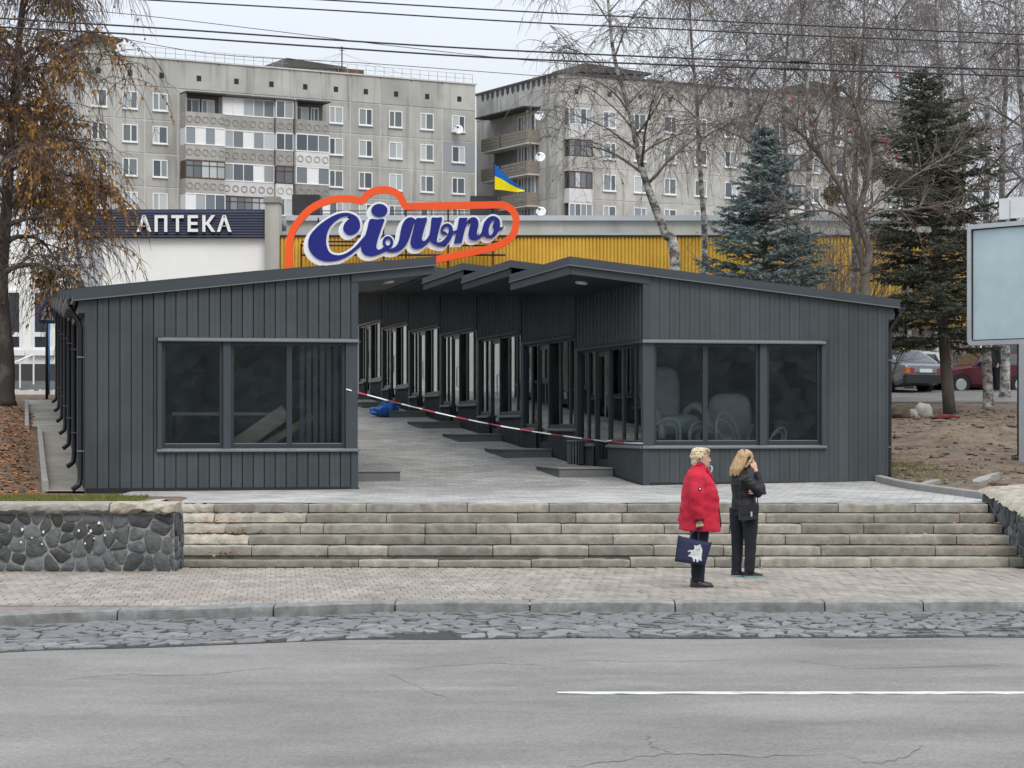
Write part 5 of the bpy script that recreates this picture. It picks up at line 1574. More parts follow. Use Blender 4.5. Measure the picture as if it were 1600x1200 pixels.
# second block
DB = 196.1
B0 = Vector(((873 - 800) / F * DB, DB, 0))
F2 = Facade(B0, dirA, nrmA)
F3 = Facade(B0, nrmA * -1, dirA * -1)             # end wall going away from the corner
W2 = (B0.x, B0.y, 3.0)
a2 = thing("apartment_block", "weathered grey apartment block with boarded balconies on its end wall, behind the birches", "apartment block", W2)
L2_, L3_ = 46.0, F3.t_of(744)
ZT2 = ZTOP + .1
b = MB(); b.hexa([F2.p(.04, 3, -.035), F2.p(L2_, 3, -.035), (F2.p(L2_, 3, -L3_)), F2.p(.04, 3, -L3_), F2.p(.04, ZT2 - .1, -.035), F2.p(L2_, ZT2 - .1, -.035), F2.p(L2_, ZT2 - .1, -L3_), F2.p(.04, ZT2 - .1, -L3_)])
obj("body", b, M_PANELJ, a2, world_of=W2)
def panels(Fc, edges_, root, W, m):
    for a, c in zip(edges_, edges_[1:]):
        for k in range(7):
            zt, zb = zlev[k], zlev[k + 1]
            if zb < 4: break
            b = MB(); Fc.box(b, a + .05, c - .05, zb + .05, zt - .05, -.12, 0); obj("wall_panel", b, m, root, world_of=W)
        b = MB(); Fc.box(b, a + .05, c - .05, zlev[0] + .05, ZT2, -.12, .015); obj("attic_panel", b, m, root, world_of=W)
panels(F2, [0.0, 3.6, 6.8, 10.0, 13.2, 16.4, 19.6, 22.8, 26, 29.2, 32.4, 35.6, 38.8, 42, 46], a2, W2, M_PANELR)
panels(F3, [0.13, 4.0, 7.8, 11.2, L3_], a2, W2, M_PANELR)
b = MB(); F2.box(b, -.15, L2_ + .1, ZT2, ZT2 + .18, -L3_ - .1, .15); obj("roof_edge", b, M_ROOFDK, a2, world_of=W2)
rng2 = random.Random(12)
for t in [5.2, 8.4, 11.6, 14.9, 18.2, 21.4, 27.6, 30.8, 34.0, 37.2, 40.4]:
    for k in range(5): house_window(a2, F2, t - .66, t + .66, ROW[k], ROW[k] + WH, W2, splits=((.45,) if rng2.random() < .5 else (.6,)))
for t in [1.8, 5.2, 8.4, 11.6, 14.9, 18.2, 21.4, 24.5, 27.6, 30.8]:
    b = MB(); F2.box(b, t - .2, t + .2, ZT2 - 1.65, ZT2 - 1.2, -.05, .05); obj("vent_hole", b, M_BLACK, a2, world_of=W2)
for (t0, t1) in ((.5, 2.9), (23.0, 26.2)):
    for k in range(5):
        dep = .9; zb, zp, zt = ROW[k] - 1.2, ROW[k] - .05, ROW[k] + WH
        b = MB(); F2.box(b, t0, t1, zb - .12, zb, 0, dep); o = obj("balcony", b, M_PANELJ, a2, world_of=W2)
        b = MB(); F2.box(b, t0 + .02, t1 - .02, zb, zp, dep - .08, dep + .02); F2.box(b, t0 + .02, t0 + .1, zb, zp, .02, dep - .09); obj("parapet", b, M_PARAW if k % 2 == 0 else M_PARA, o, world_of=W2)
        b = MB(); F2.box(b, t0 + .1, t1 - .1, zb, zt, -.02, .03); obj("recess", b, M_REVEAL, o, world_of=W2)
        f = M_WHITEPLAST if k in (0, 3) else M_BROWNF
        b = MB(); n = 4; F2.box(b, t0, t1, zp + .02, zp + .12, dep - .06, dep + .03); F2.box(b, t0, t1, zt - .1, zt, dep - .06, dep + .03)
        xs_ = [t0 + .04 + (t1 - t0 - .08) * q / n for q in range(n + 1)]
        for x in xs_: F2.box(b, x - .04, x + .04, zp + .12, zt - .1, dep - .06, dep + .03)
        obj("balcony_glazing", b, f, o, world_of=W2)
        for x, y in zip(xs_, xs_[1:]):
            g = MB(); F2.box(g, x + .04, y - .04, zp + .12, zt - .1, dep - .04, dep); obj("pane", g, M_PANE, o, world_of=W2)
# end wall balconies
tb0, tb1 = F3.t_of(843), F3.t_of(771)
for k in range(5):
    zb, zp = ROW[k] - 1.25, ROW[k] - .1; dep = 1.3
    b = MB(); F3.box(b, tb0, tb1, zb - .14, zb, 0, dep); o = obj("balcony", b, M_PANELJ, a2, world_of=W2)
    for qa, qc in ((tb0 + .05, tb0 + (tb1 - tb0) * .55), (tb0 + (tb1 - tb0) * .6, tb1 - .05)):
        for j in range(4):
            z = zb + .05 + j * .28; b = MB(); F3.box(b, qa, qc, z, z + .24, dep - .04, dep + .02 + .01 * (j % 2)); obj("board", b, M_OLDBOARD, o, world_of=W2)
    b = MB(); F3.box(b, tb0 + .01, tb0 + .07, zb, zp, .02, dep - .05); F3.box(b, tb1 - .07, tb1 - .01, zb, zp, .02, dep - .05); obj("side_panel", b, M_OLDBOARD, o, world_of=W2)
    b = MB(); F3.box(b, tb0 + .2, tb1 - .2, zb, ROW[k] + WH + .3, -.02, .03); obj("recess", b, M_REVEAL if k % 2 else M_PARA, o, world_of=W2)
    house_window(a2, F3, tb0 + .6, tb0 + 2.0, zb + .5, ROW[k] + WH, W2, e=.1, splits=(.5,)); house_window(a2, F3, tb0 + 2.6, tb0 + 3.7, zb + .8, ROW[k] + WH, W2, e=.1)
b = MB(); F3.box(b, tb0 - .2, tb1 + .6, ROW[0] + WH + .35, ROW[0] + WH + .47, 0, 1.7); obj("canopy", b, M_ROOFDK, a2, world_of=W2)
sc_ = MB()
for q in range(15):
    t = .6 + q * (L3_ - 1) / 15
    pts = [(t - .3, ZT2 - .05), (t + .3, ZT2 - .05), (t + .27, ZT2 - .5), (t, ZT2 - .75), (t - .27, ZT2 - .5)]
    sc_.prism([pts], lambda a, b_, d: F3.p(a, b_, d), .0, .03)
obj("water_stain", sc_, M_ROOFDK, a2, world_of=W2, kind='stuff')
lift_house(F2, a2, W2, F2.t_of(912), F2.t_of(1025), -6, -1.2, .95, ZT2)
lift_house(F2, a2, W2, F2.t_of(1270), F2.t_of(1330), -6, -1.2, 1.2, ZT2)
b = MB(); F3.box(b, F3.t_of(845), F3.t_of(820), ZT2 + .18, ZT2 + .6, -3, -1.5); obj("chimney", b, M_ROOFDK, a2, world_of=W2)
for (px, py, lab) in ((843, 183, "white satellite dish on the topmost boarded balcony"), (844, 247, "white satellite dish on the second boarded balcony from the roof"), (845, 332, "white satellite dish by the lowest boarded balcony in view")):
    dish(PX(px, py, 193.5) + Vector((0, -.9, 0)), .44, (-.1, -1, .3), lab)
# ------------------------------------------------------------------ trees
def birch_bark():
    m = bpy.data.materials.new("birch_bark"); m.use_nodes = True
    n, l = m.node_tree.nodes, m.node_tree.links
    b = n['Principled BSDF']; b.inputs['Roughness'].default_value = 0.85
    g = n.new('ShaderNodeNewGeometry')
    mp = n.new('ShaderNodeMapping'); mp.inputs['Scale'].default_value = (2.2, 2.2, 3.4); l.new(g.outputs['Position'], mp.inputs[0])
    t = n.new('ShaderNodeTexNoise'); t.inputs['Scale'].default_value = 1.6; t.inputs['Detail'].default_value = 7; t.inputs['Roughness'].default_value = .7; l.new(mp.outputs[0], t.inputs['Vector'])
    cr = n.new('ShaderNodeValToRGB'); e = cr.color_ramp.elements
    e[0].position = .44; e[0].color = (.075, .068, .062, 1); e[1].position = .60; e[1].color = (.46, .45, .42, 1)
    l.new(t.outputs[0], cr.inputs[0]); l.new(cr.outputs[0], b.inputs['Base Color'])
    return m
M_BIRCH = birch_bark()
M_BARK = mat("dark_bark", (0.075, 0.062, 0.05), 0.95, 0, 0.4, 4, bump=.8, bscale=18, stretch=(1, 1, .3), col2=(0.15, 0.13, 0.105))
M_BARK2 = mat("old_birch_bark", (0.05, 0.043, 0.038), 0.95, 0, 0.4, 2.5, bump=.8, bscale=14, stretch=(1, 1, .6), col2=(0.19, 0.175, 0.155), thr=(.5, .75))
M_TWIGD = mat("dark_twig_bark", (0.095, 0.068, 0.056), 0.9, 0, 0.3, 3)
M_BRANCH = mat("branch_bark", (0.085, 0.07, 0.06), 0.9, 0, 0.3, 3, col2=(0.21, 0.19, 0.17))
M_TWIG = mat("twig_bark", (0.165, 0.145, 0.135), 0.9, 0, 0.3, 3)
M_TWIGR = mat("red_twig_bark", (0.11, 0.07, 0.055), 0.9, 0, 0.3, 3)
M_LEAFY = bpy.data.materials.new("autumn_leaf")
def leafmat(m, cols, transl=.25):
    m.use_nodes = True
    n, l = m.node_tree.nodes, m.node_tree.links
    b = n['Principled BSDF']; b.inputs['Roughness'].default_value = .7; b.inputs['Specular IOR Level'].default_value = .2
    g = n.new('ShaderNodeNewGeometry'); cr = n.new('ShaderNodeValToRGB'); e = cr.color_ramp.elements
    e[0].color = (*cols[0], 1); e[1].color = (*cols[-1], 1)
    for i in range(1, len(cols) - 1):
        q = e.new(i / (len(cols) - 1)); q.color = (*cols[i], 1)
    l.new(g.outputs['Random Per Island'], cr.inputs[0]); l.new(cr.outputs[0], b.inputs['Base Color'])
    o = n['Material Output']; tr = n.new('ShaderNodeBsdfTranslucent'); mx = n.new('ShaderNodeMixShader'); mx.inputs[0].default_value = transl
    l.new(cr.outputs[0], tr.inputs[0]); l.new(b.outputs[0], mx.inputs[1]); l.new(tr.outputs[0], mx.inputs[2]); l.new(mx.outputs[0], o.inputs[0])
    return m
leafmat(M_LEAFY, [(.22, .11, .045), (.42, .22, .055), (.58, .34, .085), (.34, .17, .05), (.26, .15, .06), (.48, .25, .06)])
M_LEAFL = leafmat(bpy.data.materials.new("fallen_leaf"), [(.14, .05, .02), (.42, .16, .05), (.24, .10, .04), (.5, .25, .09)], 0)
M_MISTLE = leafmat(bpy.data.materials.new("mistletoe_leaf"), [(.09, .085, .02), (.15, .13, .03), (.2, .16, .04)])
M_NEEDLEB = leafmat(bpy.data.materials.new("blue_spruce_needle"), [(.085, .115, .112), (.13, .17, .165), (.19, .23, .22), (.06, .085, .083)], .1)
M_NEEDLED = leafmat(bpy.data.materials.new("dark_spruce_needle"), [(.03, .04, .03), (.055, .065, .045), (.085, .09, .06), (.04, .05, .038)], .1)
M_GRASS = leafmat(bpy.data.materials.new("grass_blade"), [(.07, .10, .02), (.14, .17, .035), (.24, .22, .07), (.10, .12, .03)], .3)

def rvec(rg, s=1.0): return Vector((rg.uniform(-1, 1), rg.uniform(-1, 1), rg.uniform(-1, 1))) * s

def bend_path(p, d, length, n, rg, wob, grav=0.0, up=0.0):
    pts = [p.copy()]; d = d.normalized(); st = length / n
    for i in range(n):
        d = d + rvec(rg, wob) + Vector((0, 0, -grav * (i + 1) / n)) + Vector((0, 0, up))
        d.normalize(); pts.append(pts[-1] + d * st)
    return pts

def add_leaf(mb, p, rg, s, hang=True):
    a = rg.uniform(0, 2 * pi); t = rg.uniform(-.5, .5)
    u = Vector((cos(a), sin(a), t)) * s * .42
    v = Vector((rg.uniform(-.3, .3), rg.uniform(-.3, .3), -1)) * s if hang else rvec(rg, s)
    o = len(mb.v)
    mb.v += [tuple(p), tuple(p + u + v * .45), tuple(p + v), tuple(p - u + v * .45)]
    mb.f.append((o, o + 1, o + 2, o + 3)); mb.m.append(0)

def weeping_birch(name, label, base, trunk, r0, seed, n_main, reach, droop, leaf_n=0, twigs=9, tw_len=(1.2, 2.8), first=.25, tr=.0085, leaf_fn=None, cat="tree", main_dirs=None, tm=None, bm=None, group=None, up0=.75, subs=(5, 8), twm=None, leaf_s=1.0):
    """trunk: world points; long boughs that arch over and hang in fine twigs"""
    rg = random.Random(seed)
    base = Vector(base)
    t = thing(name, label, cat, tuple(base), 0, group)
    trunk = [Vector(p) for p in trunk]
    tp = [Vector(p) for p in catmull([tuple(p) for p in trunk], False, 5)]
    n = len(tp)
    rad = [max(.03, r0 * (1 - .86 * (i / (n - 1)) ** .9)) * (1.35 if i == 0 else 1.12 if i == 1 else 1) for i in range(n)]
    b = MB(); b.tube(tp, rad, 9); obj("trunk", b, tm or M_BIRCH, t, True, world_of=base)
    br, tw, lf = MB(), MB(), MB()
    for k in range(n_main):
        f = first + (1 - first) * (k + .5) / n_main
        i = min(n - 2, int(f * (n - 1)))
        P = tp[i]; a = k * 2.399 + rg.uniform(-.4, .4)
        if main_dirs and k < len(main_dirs): a = main_dirs[k]
        d = Vector((cos(a), sin(a), up0 + rg.uniform(-.15, .35)))
        L = reach * (1.1 - .55 * f) * rg.uniform(.75, 1.2)
        pts = bend_path(P, d, L, 9, rg, .10, droop * .35)
        rb = rad[i] * .5
        br.tube(pts, [max(.012, rb * (1 - .85 * q / 9)) for q in range(10)], 6)
        nsub = rg.randint(*subs)
        for s_ in range(nsub):
            j = rg.randint(2, 9)
            dd = (pts[j] - pts[j - 1]).normalized() + rvec(rg, .8)
            L2 = L * rg.uniform(.25, .5)
            p2 = bend_path(pts[j], dd, L2, 6, rg, .14, droop * .5)
            rs_ = max(.009, rb * .35 * (1 - j / 14))
            br.tube(p2, [max(.008, rs_ * (1 - .8 * q / 6)) for q in range(7)], 4, False)
            for w in range(twigs):
                j2 = rg.randint(1, 6)
                d3 = Vector((rg.uniform(-.9, .9), rg.uniform(-.9, .9), rg.uniform(-.5, .35)))
                L3 = rg.uniform(*tw_len)
                p3 = bend_path(p2[j2], d3, L3, 6, rg, .12, droop)
                tw.tube(p3, [tr * 1.2, tr * 1.1, tr, tr * .9, tr * .8, tr * .65, tr * .4], 3, False)
                # side sprigs
                for e in range(3):
                    q = rg.randint(1, 5)
                    p4 = bend_path(p3[q], (p3[q + 1] - p3[q]).normalized() + rvec(rg, .8), L3 * .3, 3, rg, .15, droop * .6)
                    tw.tube(p4, [tr * .8, tr * .7, tr * .55, tr * .35], 3, False)
                if leaf_n:
                    ok = leaf_fn(p3[3]) if leaf_fn else 1.0
                    for e in range(int(leaf_n * ok + rg.random())):
                        q = rg.randint(0, 5); P3 = p3[q].lerp(p3[q + 1], rg.random())
                        add_leaf(lf, P3 + rvec(rg, .03), rg, rg.uniform(.05, .095) * leaf_s)
    obj("branches", br, bm or M_BRANCH, t, True, world_of=base, kind='stuff')
    obj("crown", tw, twm or M_TWIG, t, world_of=base, kind='stuff')
    if lf.v: obj("foliage", lf, M_LEAFY, t, world_of=base, kind='stuff')
    return t

# the big birch at the left edge, still hung with yellow leaves
D = 58.5
bp = PX(8, 640, D); bp.z = soil_z(bp.x, D)
def lf_left(p):
    py = YH - (p.z - EYE) / p.y * F; px = 800 + p.x / p.y * F
    v = sstep(20, 120, py) * (1 - .8 * sstep(380, 560, py))
    return max(.05 if py < 340 else .03, v * (1 - .75 * sstep(330, 400, py)) * (.12 + 2.9 * noise.noise((p.x * 1.0, p.y * .5, p.z * .8))))
weeping_birch("weeping_birch", "big weeping birch hung with brown and yellow leaves beside the pedestrian sign", bp,
              [bp, PX(10, 560, D), PX(2, 450, D), PX(10, 330, D), PX(18, 200, D), PX(30, 60, D), PX(46, -90, D), PX(50, -230, D)], .25, 31, 38, 3.2, .72, leaf_n=24, twigs=12, tw_len=(.8, 2.2), leaf_s=1.3, first=.33, tr=.0095, leaf_fn=lf_left, up0=.6, tm=M_BARK2, twm=M_TWIGD)
# pale birch in the middle
D = 63.0
def trunkpx(l, D): return [PX(x, y, D) for x, y in l]
b0 = PX(1062, 440, D); b0.z = gz(D)
weeping_birch("birch", "pale birch leaning left with thin arching boughs, in front of the yellow cladding", b0,
              [b0] + trunkpx([(1054, 400), (1040, 365), (1022, 320), (1008, 280), (996, 235), (985, 180), (960, 90), (950, 0), (940, -110)], D), .17, 5, 17, 3.6, .40, leaf_n=.35, twigs=6, tw_len=(.7, 1.8), first=.42, tr=.0075, main_dirs=None, up0=.8)
D = 67.0
b0 = PX(1104, 440, D); b0.z = gz(D)
weeping_birch("birch", "slender upright birch just right of the leaning one, left of the blue spruce", b0,
              [b0] + trunkpx([(1101, 380), (1098, 320), (1092, 240), (1088, 150), (1080, 60), (1076, -40), (1070, -140)], D), .11, 77, 12, 2.6, .55, leaf_n=.25, twigs=6, tw_len=(.8, 1.9), first=.45, tr=.007, up0=.9)
spec = [  # base px, base y, D, top px points, r, seed, label
    (1186, 64, [(1180, 300), (1172, 150), (1165, 20), (1160, -120)], .13, 101, "bare birch rising behind the tip of the blue spruce"),
    (1258, 70, [(1262, 320), (1268, 200), (1255, 80), (1250, -60), (1246, -160)], .14, 102, "bare drooping birch behind the red berried rowan"),
    (1228, 72, [(1230, 300), (1224, 160), (1232, 30), (1228, -120)], .13, 111, "thin bare birch between the blue spruce and the rowan"),
    (1300, 82, [(1298, 300), (1304, 170), (1296, 50), (1300, -90)], .14, 112, "farthest bare birch, rising behind the rowan's left bough"),
    (1462, 76, [(1466, 300), (1470, 150), (1462, 30), (1466, -110)], .14, 113, "bare birch overtopping the tip of the dark spruce"),
    (1338, 74, [(1335, 300), (1342, 160), (1350, 40), (1352, -100)], .15, 103, "bare birch hung with mistletoe behind the rowan"),
    (1420, 72, [(1416, 300), (1410, 160), (1400, 30), (1392, -120)], .15, 104, "bare birch standing close behind the dark spruce"),
    (1545, 60.5, [(1542, 560), (1538, 470), (1541, 330), (1543, 180), (1538, 40), (1530, -120)], .19, 105, "white barked birch with a swollen foot, between the dark spruce and the billboard"),
    (1570, 66, [(1571, 540), (1568, 400), (1566, 260), (1572, 130), (1578, 0), (1580, -140)], .20, 106, "birch close beside the billboard post, behind the swollen footed one"),
    (1640, 62, [(1630, 500), (1615, 330), (1600, 200), (1590, 80), (1588, -60), (1592, -160)], .18, 107, "birch whose boughs overhang the billboard from outside the frame"),
    (1500, 80, [(1503, 350), (1508, 200), (1500, 80), (1496, -60)], .16, 108, "farther bare birch seen between the dark spruce and the billboard")]
for px, D, pts, r, sd, lab in spec:
    b0 = PX(px, 650, D); b0.z = soil_z(b0.x, D) - .05
    weeping_birch("birch", lab, b0, [b0] + trunkpx(pts, D), r * .8, sd, 15, 3.3 * D / 66, .66, leaf_n=.05, twigs=7, tw_len=(.9, 2.6), first=.32, tr=.0062, up0=.75, subs=(4, 7))

# rowan with red berries
D = 49.0
b0 = PX(1352, 470, D); b0.z = soil_z(b0.x, D)
M_BERRY = mat("rowan_berry", (0.26, 0.010, 0.016), 0.4, 0, 0.2, 5)
rg = random.Random(55)
rw = thing("rowan", "bare forked rowan with a few clusters of red berries behind the right kiosk", "tree", tuple(b0))
tb, lb, tw, be = MB(), MB(), MB(), MB()
mains = [[(1352, 470), (1350, 420), (1336, 370), (1330, 330), (1312, 290), (1285, 250), (1262, 220), (1240, 195)], [(1350, 430), (1358, 390), (1342, 340), (1350, 300), (1360, 250), (1345, 190), (1330, 140), (1338, 90)],
         [(1338, 375), (1352, 330), (1395, 300), (1440, 268), (1490, 240), (1530, 225)], [(1340, 360), (1300, 330), (1262, 330), (1225, 318)], [(1344, 345), (1380, 330), (1420, 328), (1470, 320), (1520, 300)], [(1332, 330), (1318, 270), (1322, 200), (1310, 150)], [(1285, 250), (1275, 200), (1290, 150), (1300, 120)]]
for q, ml in enumerate(mains):
    P = [PX(x, y, D + (0 if q < 2 else rg.uniform(-.8, .8)) * (i / len(ml))) for i, (x, y) in enumerate(ml)]
    if q == 0: P = [b0] + P
    P = [Vector(p) for p in catmull([tuple(p) for p in P], False, 3)]
    r = (.115, .10, .05, .045, .045, .05, .035)[q]
    (tb if q == 0 else lb).tube(P, [max(.012, r * (1 - .85 * i / len(P))) for i in range(len(P))], 7)
    for i in range(4, len(P), 1):
        for e in range(3):
            d = (P[i] - P[i - 1]).normalized() + rvec(rg, .9) + Vector((0, 0, .25))
            p2 = bend_path(P[i], d, rg.uniform(.5, 1.3), 5, rg, .2, .05)
            lb.tube(p2, [.014, .012, .010, .008, .006, .005], 4, False)
            for w in range(4):
                j = rg.randint(1, 5)
                p3 = bend_path(p2[j], (p2[j] - p2[j - 1]).normalized() + rvec(rg, .8), rg.uniform(.25, .6), 3, rg, .2)
                tw.tube(p3, [.007, .006, .005, .004], 3, False)
            if rg.random() < .015 and i > 8:
                c = p2[5]
                for w in range(14): be.ell(c + rvec(rg, .06), (.022, .022, .022), 6, 4)
for (px, py) in ((1225, 140), (1288, 125), (1240, 155), (1335, 160), (1340, 170), (1272, 195), (1300, 185), (1380, 220), (1385, 225), (1390, 240), (1402, 242), (1332, 203), (1400, 118), (1515, 285)):
    c = PX(px, py, D)
    for w in range(7): be.ell(c + rvec(rg, .05), (.018, .018, .018), 6, 4)
obj("trunk", tb, M_BARK, rw, True, world_of=b0); obj("branches", lb, M_BRANCH, rw, True, world_of=b0, kind='stuff'); obj("crown", tw, M_TWIGR, rw, world_of=b0, kind='stuff'); obj("berries", be, M_BERRY, rw, world_of=b0, kind='stuff')

# conifers
def conifer(name, label, base, top, radius, seed, whorls, m_need, lean=(0, 0), start=.06, droop=.25, density=1.0, trunk_r=.13, need=.10, irregular=.15, spread=1.0, nw=.02, shape=.82):
    rg = random.Random(seed); base = Vector(base)
    t = thing(name, label, "tree", tuple(base))
    H = top - base.z
    ax = lambda f: base + Vector((lean[0] * f, lean[1] * f, H * f))
    b = MB(); b.tube([ax(i / 12) for i in range(13)], [max(.015, trunk_r * (1 - .92 * i / 12)) for i in range(13)], 9); obj("trunk", b, M_BARK, t, True, world_of=base)
    br, nd = MB(), MB()
    def spray(p, d, L):
        """a flat fan of needle blades round a shoot"""
        d = d.normalized(); s_ = d.cross(Vector((0, 0, 1)))
        if s_.length < .1: s_ = Vector((1, 0, 0))
        s_.normalize(); u = s_.cross(d)
        n = max(3, int(L / .055 * density))
        for q in range(n):
            f = (q + rg.random()) / n; c = p + d * (L * f)
            a = rg.uniform(0, 2 * pi)
            o_ = (s_ * cos(a) + u * sin(a) * .75)
            ln = need * rg.uniform(.75, 1.25) * (1 - .35 * f)
            tip = c + o_ * ln * .8 + d * ln * .75
            w = d.cross(o_).normalized() * nw
            o = len(nd.v)
            nd.v += [tuple(c - w), tuple(c + w), tuple(tip)]
            nd.f.append((o, o + 1, o + 2)); nd.m.append(0)
    for k in range(whorls):
        f = start + (1 - start) * (k / whorls) ** .92
        nb = rg.randint(5, 8)
        for q in range(nb):
            a = 2 * pi * q / nb + k * .7 + rg.uniform(-.35, .35)
            Lr = radius * ((1 - f) ** shape + .04) * rg.uniform(1 - irregular * 2, 1 + irregular)
            up = .35 * f + rg.uniform(-.1, .1) - droop * (1 - f)
            d = Vector((cos(a), sin(a), up))
            P = ax(f + rg.uniform(-.01, .01))
            n = max(3, int(Lr / .22))
            pts = bend_path(P, d, Lr, n, rg, .06, droop * .25, .03)
            br.tube(pts, [max(.005, .022 * (1 - f * .6) * (1 - i / (n + 1))) for i in range(n + 1)], 4, False)
            for i in range(1, n + 1):
                g = i / n
                if g < .25 and f < .7: continue
                sd = (pts[i] - pts[i - 1]).normalized()
                lat = sd.cross(Vector((0, 0, 1))).normalized()
                for sg in (-1, 1):
                    ln = Lr * (.40 - .24 * g) * rg.uniform(.6, 1.2) * spread + .08
                    dd = sd * .75 + lat * sg * rg.uniform(.6, 1.1) + Vector((0, 0, rg.uniform(-.35, .08)))
                    spray(pts[i], dd, ln)
                    if ln > .3:
                        dn = dd.normalized()
                        for e in (.35, .65):
                            spray(pts[i] + dn * ln * e, dn + lat * rg.uniform(-.9, .9) + Vector((0, 0, rg.uniform(-.4, .1))), ln * .42)
                spray(pts[i - 1], sd, (pts[i] - pts[i - 1]).length * 1.3)
    obj("branches", br, M_BARK, t, True, world_of=base, kind='stuff'); obj("crown", nd, m_need, t, world_of=base, kind='stuff')
    return t
D = 56.0
b0 = PX(1195, 520, D); b0.z = gz(D)
conifer("blue_spruce", "dense blue spruce with layered silvery boughs rising behind the right kiosk roof", b0, PX(0, 202, D).z, 2.35, 3, 38, M_NEEDLEB, density=2.0, need=.13, irregular=.14, droop=.10, nw=.026)
D = 57.8
b0 = PX(1484, 650, D); b0.z = soil_z(b0.x, D)
tpz = PX(0, 112, D).z
conifer("spruce", "tall dark spruce with ragged drooping boughs beside the parked cars", b0, tpz, 2.05, 8, 46, M_NEEDLED, lean=((1440 - 1484) / F * D, 0), start=.205, droop=.16, density=1.5, trunk_r=.17, need=.12, irregular=.42, spread=1.15, nw=.022, shape=.50)
# mistletoe balls
def mistletoe(c, r, seed, label):
    rg = random.Random(seed); c = Vector(c)
    t = thing("mistletoe", label, "mistletoe", tuple(c), 0, "mistletoe balls in the birches")
    st, lf = MB(), MB()
    for q in range(120):
        d = rvec(rg).normalized(); L = r * rg.uniform(.6, 1)
        pts = bend_path(Vector((0, 0, 0)), d, L, 3, rg, .2)
        st.tube(pts, [.008, .007, .006, .004], 3, False)
        for e in range(9): add_leaf(lf, pts[3].lerp(pts[1], rg.random()) + rvec(rg, .07), rg, rg.uniform(.06, .10), False)
    obj("stems", st, M_TWIG, t, kind='stuff'); obj("foliage", lf, M_MISTLE, t, kind='stuff')
mistletoe(PX(72, 438, 58), .36, 1, "dense olive mistletoe ball low in the big birch, above the crossing sign")
mistletoe(PX(1357, 228, 74), .62, 2, "pale green mistletoe ball high in the bare birch behind the rowan")
mistletoe(PX(1363, 262, 73.6), .55, 3, "olive mistletoe ball just below the pale green one")
mistletoe(PX(1392, 276, 72), .36, 4, "small olive mistletoe ball beside the dark spruce's flank")
mistletoe(PX(1300, 305, 73), .42, 5, "olive mistletoe ball low beside the rowan's fork")
mistletoe(PX(1378, 370, 72), .5, 6, "olive mistletoe ball just above the yellow cladding's top edge")

# bare bushes in front of the yellow wall
def bush(label, px, D, h, w, seed, n=46, leafy=0):
    rg = random.Random(seed); b0 = PX(px, 600, D); b0.z = soil_z(b0.x, D) - .03
    t = thing("bush", label, "bush", tuple(b0))
    st, tw, lf = MB(), MB(), MB()
    for q in range(n):
        a = rg.uniform(0, 2 * pi)
        d = Vector((cos(a) * .6 * w / h, sin(a) * .5 * w / h, 1))
        P = Vector((rg.uniform(-.2, .2) * w, rg.uniform(-.2, .2), 0))
        pts = bend_path(P, d, h * rg.uniform(.7, 1.1), 6, rg, .12, .1)
        st.tube(pts, [.018, .016, .013, .011, .009, .007, .005], 4, False)
        for e in range(9):
            j = rg.randint(1, 6); p2 = bend_path(pts[j], (pts[j] - pts[j - 1]).normalized() + rvec(rg, 1), h * rg.uniform(.14, .3), 3, rg, .2)
            tw.tube(p2, [.008, .007, .006, .004], 3, False)
            for k in range(leafy):
                add_leaf(lf, p2[rg.randint(0, 3)] + rvec(rg, .05), rg, rg.uniform(.05, .09))
    obj("stems", st, M_BRANCH, t, kind='stuff'); obj("twigs", tw, M_TWIG, t, kind='stuff')
    if lf.v: obj("foliage", lf, M_LEAFY, t, kind='stuff')
bush("bare brown bush just right of the blue spruce, over the kiosk roof", 1305, 60, 4.0, 3.0, 41)
bush("bare bush between the rowan and the dark spruce", 1395, 77, 4.6, 3.6, 42)
bush("bushy thicket with rusty leaves beyond the dark spruce, by the yellow wall", 1505, 77, 4.4, 3.4, 43, leafy=1)
bush("bare twiggy thicket behind the rowan trunk, over the yellow cladding", 1335, 63, 5.6, 4.2, 45, n=60)
bush("rust leaved thicket between the blue spruce and the rowan", 1262, 66, 5.2, 3.4, 46, leafy=1)
bush("bare thicket behind the blue spruce's left flank", 1140, 72, 3.6, 2.4, 44)

# grass strip on the left terrace, tufts on the right, leaf litter
rg = random.Random(66)
gb = MB()
def blade(mb, x, y, z, h):
    a = rg.uniform(0, pi); w = .010; dx, dy = cos(a) * w, sin(a) * w; lx, ly = rg.uniform(-.5, .5) * h, rg.uniform(-.5, .5) * h
    o = len(mb.v); mb.v += [(x - dx, y - dy, z), (x + dx, y + dy, z), (x + lx, y + ly, z + h)]; mb.f.append((o, o + 1, o + 2)); mb.m.append(0)
for q in range(15000):
    y = 29.3 + 4.2 * rg.random() ** 1.3; x = rg.uniform(-8.3, -4.95 - .10 * (y - 29.3))
    if noise.noise((x * 1.4, y * 1.1, 0)) < -.28 + .25 * (y > 32.5): continue
    blade(gb, x, y, soil_z(x, y) - .01, rg.uniform(.02, .075))
for q in range(2600):
    x, y = rg.gauss(7.0, .5), rg.gauss(40.5, 1.6)
    if right_u(x, y) > 4.6: blade(gb, x, y, soil_z(x, y) - .01, rg.uniform(.02, .06))
for q in range(1600):
    x, y = rg.gauss(7.9, .35), rg.gauss(33.6, .5)
    if x > 7.1: blade(gb, x, y, soil_z(x, y) - .01, rg.uniform(.02, .06))
for q in range(4000):
    x, y = rg.uniform(8, 14), rg.uniform(50, 64)
    if noise.noise((x * .8, y * .4, 3)) > .05: blade(gb, x, y, soil_z(x, y) - .01, rg.uniform(.02, .07))
obj("grass", gb, M_GRASS, kind='stuff')
lb_ = MB()
